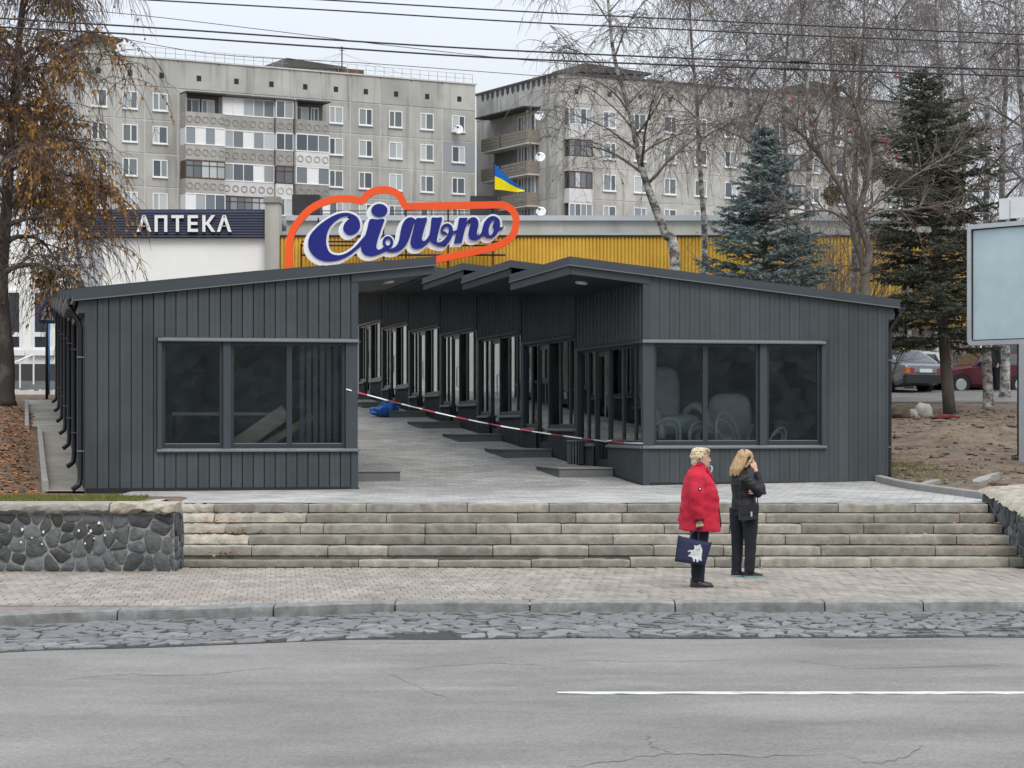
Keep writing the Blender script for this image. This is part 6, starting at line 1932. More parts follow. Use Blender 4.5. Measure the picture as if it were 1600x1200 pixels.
def fleaf(x, y, z, s):
    a = rg.uniform(0, 2 * pi); u = Vector((cos(a), sin(a), rg.uniform(-.3, .3))) * s; v = Vector((-sin(a), cos(a), rg.uniform(-.3, .5))) * s * .6
    c = Vector((x, y, z + .012)); o = len(lb_.v)
    lb_.v += [tuple(c - u), tuple(c + v * .8), tuple(c + u), tuple(c - v * .8)]; lb_.f.append((o, o + 1, o + 2, o + 3)); lb_.m.append(0)
for i, (xa, xb, n) in enumerate(((-4.25, -3.9, 0), (-4.25, -3.6, 26), (-4.2, -3.8, 6), (-4.25, -3.3, 34), (-4.25, -3.75, 22), (-4.2, -3.9, 2))):
    for q in range(n): fleaf(rg.uniform(xa, xb), 29.6 + .36 * i - rg.uniform(.02, .1), .13 * i + rg.uniform(0, .06), rg.uniform(.02, .045))
for i, (xa, xb, n) in enumerate(((0, 0, 0), (6.2, 6.75, 16), (3.9, 6.7, 46), (3.6, 6.7, 40), (5.9, 6.7, 20), (6.1, 6.6, 22))):
    for q in range(n): fleaf(xa + (xb - xa) * (1 - rg.random() ** 1.5), 29.6 + .36 * i - rg.uniform(.01, .2), .13 * i + .005, rg.uniform(.02, .04))
for q in range(90):
    x = rg.uniform(-4.3, 6.7); i = rg.randint(1, 5); fleaf(x, 29.6 + .36 * i - rg.uniform(.01, .15), .13 * i + .003, rg.uniform(.015, .03))
for q in range(60): 
    x, y = rg.uniform(-6, 6), rg.uniform(24.6, 29.4); fleaf(x, y, .004, rg.uniform(.015, .03))
for q in range(260):
    x, y = rg.uniform(-10, -6.2), rg.uniform(36, 50); 
    fleaf(x, y, soil_z(x, y), rg.uniform(.03, .06))
for q in range(8200):
    y = rg.uniform(36.3, 60); lu = rg.uniform(5.02, 10.0); P = ORL - UD * lu + VD * ((y - ORL.y) / CU)
    fleaf(P.x, P.y, soil_z(P.x, P.y), rg.uniform(.03, .07))
for q in range(700):
    x, y = rg.uniform(6.8, 14), rg.uniform(31, 62)
    if right_u(x, y) > 4.7: fleaf(x, y, soil_z(x, y), rg.uniform(.02, .05))
for q in range(60):
    x, y = rg.gauss(7.05, .15), rg.gauss(32.0, .4); fleaf(x, y, soil_z(x, y), rg.uniform(.03, .05))
obj("fallen_leaves", lb_, M_LEAFL, kind='stuff')
# clods and broken paving on the earth at the right
M_CLOD = mat("clod", (0.16, 0.125, 0.095), 0.95, 0, 0.3, 6, bump=1, bscale=25)
cb = MB()
for q in range(900):
    x, y = rg.uniform(6.7, 13.5), rg.uniform(32.5, 60)
    if right_u(x, y) < 4.7: continue
    s = rg.uniform(.02, .07) * (1 + .8 * (rg.random() < .1))
    pts = MB(); pts.ell((x, y, soil_z(x, y) + s * .2), (s * rg.uniform(.8, 1.5), s, s * rg.uniform(.4, .8)), 6, 4)
    cb.add([tuple(Vector(p) + rvec(rg, s * .15)) for p in pts.v], pts.f)
obj("clods", cb, M_CLOD, kind='stuff')
for q, (x, y, a, s, lab) in enumerate(((6.95, 37.6, .3, .28, "broken slab of grey concrete tipped on the earth by the kiosk corner"), (7.25, 36.7, -.4, .24, "flat grey concrete fragment lying near the edging"), (7.6, 36.2, .8, .22, "jagged grey concrete lump nearest the right wall"), (7.9, 37.2, .2, .2, "upright grey concrete stub standing in the earth"))):
    b = MB(); pts = []
    for k in range(7):
        w = 2 * pi * k / 7; r_ = s * rg.uniform(.7, 1.2); pts.append((r_ * cos(w), r_ * sin(w) * .7))
    b.prism([pts], lambda u, v, d: (u, v, d + u * .25), 0, .06 if q < 3 else .13)
    o = obj("concrete_fragment", b, M_CONC, loc=(x, y, soil_z(x, y) - .01)); o.rotation_euler = (0, 0, a); tag(o, lab, "rubble")
# ------------------------------------------------------------------ overhead wires
M_WIRE = mat("wire", (0.03, 0.024, 0.028), 0.6, 0, 0.1, 3)
def wire(label, pts, D0, D1, r, group="overhead wires across the street", cat="wire"):
    P = []
    c = catmull(pts, False, 8)
    x0, x1 = pts[0][0], pts[-1][0]
    for x, y in c:
        D = D0 + (D1 - D0) * (x - x0) / (x1 - x0); P.append(PX(x, y, D))
    b = MB(); b.tube([tuple(p - P[0]) for p in P], r, 6)
    o = obj("overhead_wire", b, M_WIRE, loc=tuple(P[0]), smooth=True); tag(o, label, cat, group)
wire("lowest of the overhead wires, crossing the whole street", [(-80, 36), (0, 42), (250, 56), (500, 73), (800, 91.5), (1240, 108), (1600, 119), (1700, 121)], 20, 21.2, .0085)
wire("overhead wire second from the bottom, close above the lowest", [(-80, 22), (0, 28.5), (250, 44), (500, 61), (800, 79), (1250, 98), (1600, 109.5), (1700, 112)], 20.5, 21.7, .0085)
wire("overhead wire second from the top", [(150, -6), (235, 0), (500, 15), (800, 33.5), (1000, 43), (1250, 55), (1600, 69), (1700, 72)], 21, 22.5, .0075)
wire("topmost overhead wire, leaving the frame above the flag", [(400, -6), (510, 0), (800, 17), (1000, 27), (1250, 39), (1600, 54), (1700, 58)], 21.5, 23, .0075)
wire("thin grey cable far behind the trolley wires, over the long block's roof", [(0, 5), (200, 22), (400, 45), (600, 70), (800, 92), (1000, 108)], 120, 130, .02, cat="cable")
wire("lower thin grey cable slanting from the roof mast to the second block", [(190, 60), (340, 85), (560, 98), (700, 108), (860, 120)], 180, 190, .03, cat="cable")
for px, py, D, lab in ((1249, 96, 21.2, "black ribbed insulator on the second wire from the bottom"), (1233, 106.5, 20.9, "black ribbed insulator on the lowest wire")):
    P = PX(px, py, D); t = thing("insulator", lab, "insulator", tuple(P), 0, "insulators on the wires")
    b = MB(); b.tube([(-.092, 0, -.0), (.092, 0, -.005)], .016, 8); obj("core", b, M_BLACK, t)
    b = MB()
    for q in range(6): b.tube([(-.075 + q * .03, 0, 0), (-.063 + q * .03, 0, 0)], .027, 10)
    obj("rib", b, M_BLACK, t, kind='stuff')

# ------------------------------------------------------------------ billboard
M_BBFACE = mat("billboard_sheet", (0.43, 0.55, 0.575), 0.45, 0, 0.06, 1.6, col2=(0.54, 0.65, 0.665), detail=9, streak=.2, streak_col=(0.34, 0.43, 0.45))
M_ALU = mat("brushed_aluminium", (0.50, 0.52, 0.54), 0.38, 0.3, 0.06, 4)
M_POST = mat("grey_post", (0.40, 0.415, 0.44), 0.5, 0, 0.06, 2)
DB_ = 43.0
P0 = PX(1514, 540, DB_)
yaw = -radians(50)
bb = thing("billboard", "empty pale blue billboard in an aluminium frame on a grey post", "billboard", tuple(P0), yaw)
Wd, Ht = 3.14, (540 - 352) / F * DB_
def rrect(x0, z0, x1, z1, r, n=5):
    out = []
    for cx, cz, a0 in ((x1 - r, z0 + r, -pi / 2), (x1 - r, z1 - r, 0), (x0 + r, z1 - r, pi / 2), (x0 + r, z0 + r, pi)):
        for i in range(n + 1): out.append((cx + r * cos(a0 + pi / 2 * i / n), cz + r * sin(a0 + pi / 2 * i / n)))
    return out
b = MB(); b.prism([rrect(0, 0, Wd, Ht, .10), list(reversed(rrect(.085, .085, Wd - .085, Ht - .085, .03)))], lambda a, c, d: (a, d, c), -.06, .18); obj("frame", b, M_ALU, bb)
b = MB(); b.box(.08, -.005, .08, Wd - .08, .12, Ht - .08); obj("panel", b, M_BBFACE, bb)
b = MB(); b.prism([rrect(.07, .07, Wd - .07, Ht - .07, .03), list(reversed(rrect(.105, .105, Wd - .105, Ht - .105, .02)))], lambda a, c, d: (a, d, c), -.03, -.008); obj("gasket", b, M_BLACK, bb)
gzb = soil_z(P0.x + 1.0, DB_ - 1.2)
b = MB(); b.box(Wd / 2 - .30, -.12, gzb - P0.z - .1, Wd / 2 + .30, .22, .0); obj("post", b, M_POST, bb)
b = MB(); b.box(Wd / 2 - .40, .0, gzb - P0.z - .1, Wd / 2 - .302, .2, -.002); obj("post_side", b, M_ALU, bb)
b = MB(); b.box(Wd / 2 - .46, .03, gzb - P0.z - .1, Wd / 2 - .404, .16, -.01); obj("post_groove", b, M_BLACK, bb)
zt = Ht + .16
b = MB(); b.box(.95, .02, Ht, 1.05, .1, zt); b.box(2.1, .02, Ht, 2.2, .1, zt); obj("bracket", b, M_BLACK, bb)
xs = [.72, .98, 1.42, 1.86, 2.3]
for a, c in zip(xs, xs[1:]):
    b = MB(); b.box(a + .012, -.02, zt - .1, c - .012, .10, zt + .29); obj("plate", b, M_WHITEPLAST, bb)

# ------------------------------------------------------------------ pedestrian crossing sign (left)
M_SBLUE = mat("sign_blue", (0.02, 0.075, 0.27), 0.4, 0, 0.05, 2)
D = 67.0
P0 = PX(72.5, 622, D); P0.z = soil_z(P0.x, D)
sg = thing("crossing_sign", "blue pedestrian crossing sign with a white triangle on a dark pole", "road sign", tuple(P0))
zc = PX(0, 487, D).z - P0.z
b = MB(); b.tube([(0, 0.05, -.1), (0, 0.05, zc + .35)], .045, 8); obj("pole", b, M_BLACK, sg, True)
ya_ = radians(58)
Rz = Matrix.Rotation(ya_, 3, 'Z')
def sp_(a, c, d): 
    v = Rz @ Vector((a, d, c)); return (v.x + .01, v.y, v.z + zc)
b = MB(); b.prism([rrect(-.35, -.35, .35, .35, .05)], sp_, -.02, .0); obj("plate", b, M_SBLUE, sg)
b = MB(); b.prism([[(-.29, -.25), (.29, -.25), (0, .29)]], sp_, -.026, -.019); obj("triangle", b, M_WHITE, sg)
b = MB()
b.prism([[(.035 * cos(2 * pi * i / 10), .13 + .04 * sin(2 * pi * i / 10)) for i in range(10)]], sp_, -.031, -.025)
b.prism([[(-.03, .08), (.03, .08), (.04, -.05), (.11, -.2), (.07, -.21), (0, -.08), (-.08, -.21), (-.12, -.2), (-.04, -.03)]], sp_, -.031, -.025)
obj("pictogram", b, M_BLACK, sg)
P1_ = PX(75, 615, D + 3); P1_.z = soil_z(P1_.x, D + 3)
M_BPOLE = mat("blue_painted_pole", (0.03, 0.14, 0.30), 0.5, 0, 0.1, 2)
b = MB(); b.tube([(0, 0, 0), (0, 0, PX(0, 500, D + 3).z - P1_.z)], .06, 10); o = obj("blue_pole", b, M_BPOLE, smooth=True, loc=tuple(P1_)); tag(o, "plain blue painted pole just behind the crossing sign", "pole")
# white edging stones and low kerb in front of the pharmacy
b = MB()
rw_ = random.Random(1)
for q in range(26):
    x = PX(18, 0, 70).x + q * .085 * 1.0
    b.box(x, 70, gz(70) - .05, x + .075, 70.12, gz(70) + .12 + rw_.uniform(-.04, .02))
o = obj("white_border_stones", b, M_WHITE, kind='stuff')

# ------------------------------------------------------------------ boulders, sacks, cloth under the spruce
def lump(c, r, m, name, label, cat, seed, rough=.25, group=None):
    b = MB(); rings = []
    for j in range(1, 10):
        a = pi * j / 10; ring = []
        for q in range(18):
            w = 2 * pi * q / 18; p = Vector((sin(a) * cos(w), sin(a) * sin(w), -cos(a)))
            f = 1 + rough * noise.noise(p * 1.7 + Vector((seed, 0, 0))) + rough * .4 * noise.noise(p * 5 + Vector((seed, 3, 0)))
            ring.append((p.x * r[0] * f, p.y * r[1] * f, max(-.02, p.z * r[2] * f + r[2] * .7)))
        rings.append(ring)
    b.loft(rings); o = obj(name, b, m, loc=tuple(c)); smoothen(o, 45); tag(o, label, cat, group); return o
M_BOULD = mat("brown_boulder", (0.085, 0.062, 0.045), 0.9, 0, 0.3, 3, bump=.6, bscale=12)
M_SACK = mat("pale_sack", (0.30, 0.29, 0.265), 0.8, 0, 0.25, 5, bump=.4, bscale=20)
D = 56.3
for px, r, m, nm, lab, cat, sd in ((1407, (.28, .22, .20), M_BOULD, "boulder", "brown boulder on the earth left of the pale sacks", "boulder", 2), (1428, (.16, .16, .15), M_SACK, "sack", "small pale sack leaning between the boulder and the bigger sack", "sack", 5), (1443, (.24, .2, .24), M_SACK, "sack", "rounded pale sack nearest the spruce trunk", "sack", 9)):
    P = PX(px, 656, D); P.z = soil_z(P.x, D) - .03; lump(P, r, m, nm, lab, cat, sd)
P = PX(1477, 656, 56.0); P.z = soil_z(P.x, 56.0)
M_RAG = mat("dark_red_cloth", (0.13, 0.02, 0.025), 0.9, 0, 0.2, 6)
lump(P, (.32, .18, .07), M_RAG, "cloth", "dark red cloth lying at the foot of the tall spruce", "cloth", 4, .5)

# ------------------------------------------------------------------ cars
M_TYRE = mat("tyre_rubber", (0.02, 0.02, 0.02), 0.85, 0, 0.1, 5)
M_RIM = mat("wheel_rim", (0.42, 0.43, 0.44), 0.4, .4, 0.05, 3)
M_CARGLASS = mat("car_glass", (0.04, 0.05, 0.055), 0.06, 0, 0.05, 1, spec=.8)
M_BUMPER = mat("black_plastic", (0.022, 0.023, 0.026), 0.6, 0, 0.1, 3)
M_ORLAMP = mat("orange_lamp", (0.55, 0.15, 0.02), 0.3, 0, 0.05, 3); M_RDLAMP = mat("red_lamp", (0.33, 0.02, 0.02), 0.3, 0, 0.05, 3)
def car(name, label, loc, rotz, paint, L, Wc, H, style, plate=True):
    """forward is +x. style: 'sedan' | 'hatch' | 'van'"""
    t = thing(name, label, "car", tuple(loc), rotz, "cars parked behind the trees")
    hw = Wc / 2; b = MB()
    if style == 'sedan':
        prof = [(-L / 2, .55, .84), (-L / 2 + .05, .40, .90), (-L / 2 + .45, .24, .94), (-L / 2 + 1.15, .22, .95), (0, .2, .96), (L / 2 - 1.3, .22, .92), (L / 2 - .3, .26, .80), (L / 2 - .05, .36, .70), (L / 2, .46, .60)]
        cab = [(-L / 2 + .32, .94, .97), (-L / 2 + .95, H - .06, .80), (-L / 2 + 1.5, H, .78), (.15, H - .01, .78), (L / 2 - 1.45, .92, .96)]
    elif style == 'hatch':
        prof = [(-L / 2, .5, .82), (-L / 2 + .05, .36, .88), (-L / 2 + .5, .24, .92), (0, .2, .94), (L / 2 - 1.2, .22, .90), (L / 2 - .3, .26, .78), (L / 2, .44, .62)]
        cab = [(-L / 2 + .08, .90, .96), (-L / 2 + .5, H - .06, .80), (-L / 2 + .95, H, .78), (.2, H - .01, .78), (L / 2 - 1.25, .90, .95)]
    else:
        prof = [(-L / 2, .4, 1.0), (-L / 2 + .05, .3, 1.05), (0, .25, 1.08), (L / 2 - .9, .28, 1.05), (L / 2 - .1, .35, .9), (L / 2, .45, .7)]
        cab = [(-L / 2 + .03, 1.05, .97), (-L / 2 + .15, H - .08, .9), (-L / 2 + .4, H, .88), (L / 2 - 1.6, H - .02, .88), (L / 2 - .75, 1.05, .95)]
    rings = []
    for x, z0, z1 in prof:
        tp = 1 - .10 * (abs(x) / (L / 2)) ** 6
        sec = [(-.86, z0), (.86, z0), (.98, z0 + .10), (1.0, z0 + (z1 - z0) * .5), (.98, z1 - .06), (.90, z1), (-.90, z1), (-.98, z1 - .06), (-1.0, z0 + (z1 - z0) * .5), (-.98, z0 + .10)]
        rings.append([(x, y * hw * tp, z) for y, z in sec])
    b.loft(rings); body = obj("body", b, paint, t); smoothen(body, 32)
    # cabin: paint shell with glass panels set in
    b = MB(); rings = [[(x, -hw * w, z), (x, hw * w, z), (x, hw * w * .99, z + .012), (x, -hw * w * .99, z + .012)] for x, z, w in cab]
    cab_pts = cab
    (xa, za, wa), (xb, zb, wb), (xc, zc_, wc), (xd, zd, wd), (xe, ze, we) = cab
    v = [(xa, -hw * wa, za), (xa, hw * wa, za), (xb, -hw * wb, zb), (xb, hw * wb, zb), (xc, -hw * wc, zc_), (xc, hw * wc, zc_), (xd, -hw * wd, zd), (xd, hw * wd, zd), (xe, -hw * we, ze), (xe, hw * we, ze)]
    b.add(v, [(0, 1, 3, 2), (2, 3, 5, 4), (4, 5, 7, 6), (6, 7, 9, 8), (1, 9, 7, 5, 3), (0, 2, 4, 6, 8), (0, 8, 9, 1)])
    cb = obj("cabin", b, paint, t)
    def gl(quad, nm, inset_=.10, off=.008):
        q = [Vector(p) for p in quad]; c = sum(q, Vector()) / len(q)
        n = (q[1] - q[0]).cross(q[2] - q[0]).normalized()
        if n.dot(c - Vector((0, 0, .7))) < 0: n = -n
        g = MB(); pts = [p + (c - p).normalized() * inset_ for p in q]
        m = len(pts)
        g.add([tuple(p + n * off) for p in pts] + [tuple(p - n * .01) for p in pts], [tuple(range(m)), tuple(reversed(range(m, 2 * m)))] + [(i, (i + 1) % m, m + (i + 1) % m, m + i) for i in range(m)])
        obj(nm, g, M_CARGLASS, cb)
    gl([v[0], v[1], v[3], v[2]], "rear_window"); gl([v[8], v[9], v[7], v[6]], "windscreen")
    xm = (xc + xd) / 2 + .1
    for sgn, off in ((1, 1), (-1, 0)):
        lo = lambda x: za + (ze - za) * (x - xa) / (xe - xa); wl = lambda x: wa + (we - wa) * (x - xa) / (xe - xa)
        gl([(xa + .3, sgn * hw * wl(xa), lo(xa) + .02), (xm - .04, sgn * hw * wl(xm), lo(xm) + .02), (xm - .04, sgn * hw * wd, zc_ - .02), (xb + .15, sgn * hw * wb, zb - .02)], "side_window", .06)
        gl([(xm + .04, sgn * hw * wl(xm), lo(xm) + .02), (xe - .1, sgn * hw * we, ze + .02), (xd + .06, sgn * hw * wd, zd - .03), (xm + .04, sgn * hw * wd, zc_ - .02)], "side_window", .06)
    for x in (-L / 2 + .85, L / 2 - .85):
        for sgn in (-1, 1):
            y = sgn * (hw - .10)
            w_ = MB(); w_.tube([(x, y - .1, .30), (x, y + .1, .30)], .30, 20); o = obj("wheel", w_, M_TYRE, t); smoothen(o, 40)
            r_ = MB(); r_.tube([(x, y + sgn * .09, .30), (x, y + sgn * .112, .30)], [.20, .17], 16); obj("rim", r_, M_RIM, o)
            a = MB(); pts = [(x + .36 * cos(q), sgn * (hw - .005), .30 + .36 * sin(q)) for q in [pi * i / 10 for i in range(11)]]; a.tube(pts, .022, 5); obj("wheel_arch", a, M_BUMPER, t)
    b = MB(); b.box(-L / 2 - .05, -hw * .93, .30, -L / 2 + .12, hw * .93, .56); obj("bumper", b, M_BUMPER, t)
    b = MB(); b.box(L / 2 - .1, -hw * .9, .28, L / 2 + .05, hw * .9, .50); obj("bumper", b, M_BUMPER, t)
    for sgn in (-1, 1):
        b = MB(); b.box(-L / 2 - .015, sgn * hw * .55, .60, -L / 2 + .1, sgn * hw * .74, .76); b2 = MB(); b2.box(-L / 2 - .016, sgn * hw * .742, .60, -L / 2 + .1, sgn * hw * .93, .76)
        tl = obj("tail_light", b, M_RDLAMP, t); obj("indicator", b2, M_ORLAMP, tl)
        b = MB(); b.box(L / 2 - .08, sgn * hw * .5, .56, L / 2 + .012, sgn * hw * .86, .68); obj("headlight", b, M_WHITEPLAST, t)
    b = MB(); b.box(-L / 2 - .022, -.26, .63, -L / 2 + .02, .26, .74); obj("number_plate", b, M_WHITE, t)
    b = MB(); b.box(-L / 2 - .012, -hw * .5, .60, -L / 2 + .02, hw * .5, .625); obj("trim_strip", b, M_BUMPER, t)
    b = MB(); b.box(L * .08, -hw - .13, .92, L * .08 + .1, -hw + .02, 1.03); b.box(L * .08, hw - .02, .92, L * .08 + .1, hw + .13, 1.03); obj("mirror", b, M_BUMPER, t)
    return t
P_SILV = mat("silver_grey_paint", (0.27, 0.29, 0.31), 0.3, .35, 0.04, 2); P_BURG = mat("burgundy_paint", (0.085, 0.013, 0.022), 0.28, .2, 0.05, 2)
P_WHITE = mat("white_car_paint", (0.62, 0.63, 0.63), 0.3, 0, 0.03, 2)
D = 68.5
c0 = PX(1413, 622, D); c0.z = soil_z(c0.x, D)
car("parked_car", "silver grey saloon seen from behind, parked left of the dark spruce trunk", c0 + Vector((-.57, 2.45, .06)), radians(124), P_SILV, 4.7, 1.80, 1.40, 'sedan')
c0 = PX(1515, 622, D + 2.0); c0.z = soil_z(c0.x, D)
car("parked_car", "burgundy hatchback side on, parked between the spruce and birch trunks", c0 + Vector((.55, 1.0, .05)), radians(192), P_BURG, 3.7, 1.6, 1.36, 'hatch')
c0 = PX(1402, 600, D + 7.0); c0.z = soil_z(c0.x, D)
tx = car("taxi", "pale taxi with a yellow roof sign behind the silver saloon", c0, radians(160), P_WHITE, 4.2, 1.7, 1.5, 'hatch')
M_TAXI = mat("taxi_yellow", (0.72, 0.52, 0.03), 0.4, 0, 0.05, 2)
b = MB(); b.box(-.16, -.42, 1.5, .12, .42, 1.66); obj("roof_sign", b, M_TAXI, tx)
c0 = PX(1590, 600, D + 5.0); c0.z = soil_z(c0.x, D)
car("parked_van", "white van glimpsed beside the billboard post", c0, radians(175), P_WHITE, 4.6, 1.9, 1.95, 'van')
# asphalt strip under the cars
b = MB()
for y in (62.5, 76.5): b.v += [(7.0, y, soil_z(11, y) + .03), (30.0, y, soil_z(11, y) + .03)]
b.v = []
ys_ = [63.5 + .7 * i for i in range(19)]
for y in ys_: b.v += [(6.0, y, gz(y) + .075), (30.0, y, gz(y) + .075)]
for i in range(len(ys_) - 1): b.f.append((2 * i, 2 * i + 1, 2 * i + 3, 2 * i + 2)); b.m.append(0)
for q in (0, 1): b.v.append((b.v[q][0], b.v[q][1] - .05, b.v[q][2] - .4))
b.f.append((len(b.v) - 2, len(b.v) - 1, 1, 0)); b.m.append(0)
obj("parking_lane", b, M_ASPH, kind='structure')

# ------------------------------------------------------------------ trees along the other side of the street (seen mirrored in the kiosk glass)
M_FAR = mat("far_tree_mass", (.035, .038, .038), 0.95, 0, 0.3, 1.7, col2=(.105, .11, .105), detail=9, bump=1, bscale=2)
fb = MB(); nx_, nz_ = 160, 12
for j in range(nz_ + 1):
    for i in range(nx_ + 1):
        x = -60 + 120 * i / nx_; h = 7.5 + 2.0 * noise.noise((x * .12, 0, 5)) + 1.2 * noise.noise((x * .45, 0, 1)) + .6 * noise.noise((x * 1.5, 0, 2))
        t = j / nz_; fb.v.append((x, -22 - 3 * t * t + .8 * noise.noise((x * .5, t * 2.5, 3)) + .5 * noise.noise((x * 1.4, t * 6, 8)), h * t))
for j in range(nz_):
    for i in range(nx_):
        a = j * (nx_ + 1) + i; fb.f.append((a, a + 1, a + nx_ + 2, a + nx_ + 1)); fb.m.append(0)
obj("treeline", fb, M_FAR, kind='stuff')

ob = thing("street_block", "long plain grey block across the street behind the camera, mirrored in the glass", "building", (0, -42, RZ))
b = MB(); b.box(-70, -8, 0, 70, 0, 8.5); obj("wall", b, M_PANELR, ob)
b = MB(); b.box(-70.3, -8.3, 8.5, 70.3, .3, 9); obj("roof", b, M_ROOFDK, ob)
# ------------------------------------------------------------------ people
M_SKIN = mat("skin", (0.50, 0.30, 0.22), 0.55, 0, 0.06, 12)
M_RED = mat("red_coat_fabric", (0.46, 0.012, 0.036), 0.85, 0, 0.2, 7, bump=.25, bscale=22)
M_NAVYCL = mat("navy_trouser_fabric", (0.010, 0.012, 0.022), 0.9, 0, 0.2, 10)
M_BLKCL = mat("black_jacket_fabric", (0.010, 0.011, 0.014), 0.6, 0, 0.2, 10, bump=.3, bscale=25)
M_GRYTR = mat("charcoal_trouser_fabric", (0.012, 0.015, 0.020), 0.9, 0, 0.2, 10)
M_LEATH = mat("black_leather", (0.014, 0.016, 0.018), 0.4, 0, 0.1, 8)
M_BLOND = mat("short_blonde_hair", (0.42, 0.34, 0.20), 0.6, 0, 0.4, 30, col2=(0.68, 0.60, 0.42), stretch=(1, 1, .5), bump=.7, bscale=60)
M_HONEY = mat("long_honey_hair", (0.24, 0.14, 0.065), 0.5, 0, 0.4, 26, col2=(0.56, 0.38, 0.20), stretch=(1.6, 1.6, .22), bump=.5, bscale=50)
M_MASK = mat("light_blue_mask", (0.42, 0.66, 0.72), 0.8, 0, 0.05, 9)
M_TOTE = mat("navy_tote_canvas", (0.018, 0.024, 0.062), 0.8, 0, 0.12, 12, bump=.2, bscale=60)
M_KIT = mat("kitten_print", (0.40, 0.44, 0.46), 0.8, 0, 0.3, 22, col2=(0.66, 0.68, 0.68))
M_TEAL = mat("teal_sole", (0.16, 0.30, 0.29), 0.6, 0, 0.1, 9)
M_LIP = mat("lip", (0.36, 0.10, 0.09), 0.5, 0, 0.05, 9); M_BROW = mat("eyebrow_hair", (0.10, 0.065, 0.04), 0.8, 0, 0.1, 9)
M_EYE = mat("eye_dark", (0.02, 0.018, 0.015), 0.2, 0, 0.1, 9); M_EYEW = mat("eye_white", (0.6, 0.58, 0.55), 0.3, 0, 0.03, 9)

BENCH = bpy.data.scenes.new("workbench")
PENDING = []
def ering(c, rx, ry, z=None, n=20, tilt=0.0, pw=1.0):
    out = []
    for i in range(n):
        a = 2 * pi * i / n
        f = lambda q: math.copysign(abs(q) ** pw, q)
        x, y = rx * f(cos(a)), ry * f(sin(a))
        out.append((c[0] + x, c[1] + y, c[2] + x * tilt))
    return out
def torso(mb, rows, n=24, pw=.85):
    return mb.loft([ering((xc, yc, z), rx, ry, n=n, tilt=tl, pw=pw) for z, xc, yc, rx, ry, tl in rows])
def limb(mb, pts, rad, n=14, k=4):
    c = catmull([tuple(p) + (r,) for p, r in zip(pts, rad)], False, k)
    return mb.tube([q[:3] for q in c], [q[3] for q in c], n)
def bake(name, mb, m, parent, voxel=.008, smooth=2, disp=None):
    """one continuous skin over the joined pieces"""
    me = mesh(name, mb, m)
    o = bpy.data.objects.new(name, me)
    BENCH.collection.objects.link(o)
    r = o.modifiers.new("r", 'REMESH'); r.mode = 'VOXEL'; r.voxel_size = voxel; r.use_smooth_shade = True
    s = o.modifiers.new("s", 'SMOOTH'); s.iterations = smooth; s.factor = .5
    o.parent = parent
    PENDING.append((o, m, disp))
    return o
def finish_bodies():
    BENCH.view_layers[0].update()
    dg = BENCH.view_layers[0].depsgraph
    done = [(o, m, disp, bpy.data.meshes.new_from_object(o.evaluated_get(dg))) for o, m, disp in PENDING]
    for o, m, disp, me2 in done:
        if disp:
            new = [c for v in me2.vertices for c in (v.co + v.normal * disp(v.co))]
            me2.vertices.foreach_set('co', new)
        me2.polygons.foreach_set('use_smooth', [True] * len(me2.polygons))
        me2.materials.clear(); me2.materials.append(m)
        o.modifiers.clear(); o.data = me2
        BENCH.collection.objects.unlink(o); COL.objects.link(o)
    bpy.data.scenes.remove(BENCH)
def head(mb, c, s=1.0):
    """head looking along +x"""
    c = Vector(c)
    rows = [(-.125, .035, .045, .045), (-.105, .032, .066, .056), (-.075, .020, .083, .066), (-.04, .008, .094, .074), (0, .0, .099, .078), (.04, -.006, .100, .079), (.075, -.010, .091, .073), (.10, -.012, .070, .057), (.118, -.014, .036, .03)]
    mb.loft([[(c.x + (x0 + rx * cos(a)) * s, c.y + ry * sin(a) * s, c.z + z * s) for a in [2 * pi * i / 20 for i in range(20)]] for z, x0, rx, ry in rows])
    # nose, brow, chin, lips
    mb.loft([[(c.x + (x0 + rx * cos(a)) * s, c.y + ry * sin(a) * s, c.z + z * s) for a in [2 * pi * i / 10 for i in range(10)]] for z, x0, rx, ry in ((.022, .095, .010, .010), (-.005, .103, .014, .013), (-.028, .108, .020, .018), (-.040, .100, .015, .016))])
    mb.ell(c + Vector((.088, 0, .03)) * s, (.016 * s, .05 * s, .012 * s), 10, 6)
    mb.ell(c + Vector((.085, 0, -.105)) * s, (.018 * s, .026 * s, .02 * s), 10, 6)
    mb.ell(c + Vector((.097, 0, -.066)) * s, (.012 * s, .026 * s, .012 * s), 10, 6)
    for q in (-1, 1):
        mb.ell(c + Vector((.072, q * .036, -.028)) * s, (.02 * s, .022 * s, .022 * s), 8, 6)
        mb.ell(c + Vector((-.012, q * .080, -.015)) * s, (.020 * s, .010 * s, .034 * s), 8, 6)
def face_parts(t, c, s=1.0):
    c = Vector(c)
    for q in (-1, 1):
        b = MB(); b.ell(c + Vector((.086, q * .033, .008)) * s, (.010 * s, .015 * s, .0075 * s), 10, 6); e = obj("eye", b, M_EYEW, t, True)
        b = MB(); b.ell(c + Vector((.093, q * .033, .008)) * s, (.005 * s, .0075 * s, .0075 * s), 8, 6); obj("iris", b, M_EYE, e, True)
        b = MB(); b.tube([tuple(c + Vector((.098, q * .014, .03)) * s), tuple(c + Vector((.097, q * .034, .035)) * s), tuple(c + Vector((.080, q * .054, .028)) * s)], [.004 * s, .0055 * s, .003 * s], 6); obj("eyebrow", b, M_BROW, t, True)
    b = MB(); b.ell(c + Vector((.105, 0, -.060)) * s, (.006 * s, .022 * s, .005 * s), 10, 6); b.ell(c + Vector((.104, 0, -.071)) * s, (.007 * s, .020 * s, .006 * s), 10, 6); obj("mouth", b, M_LIP, t, True)
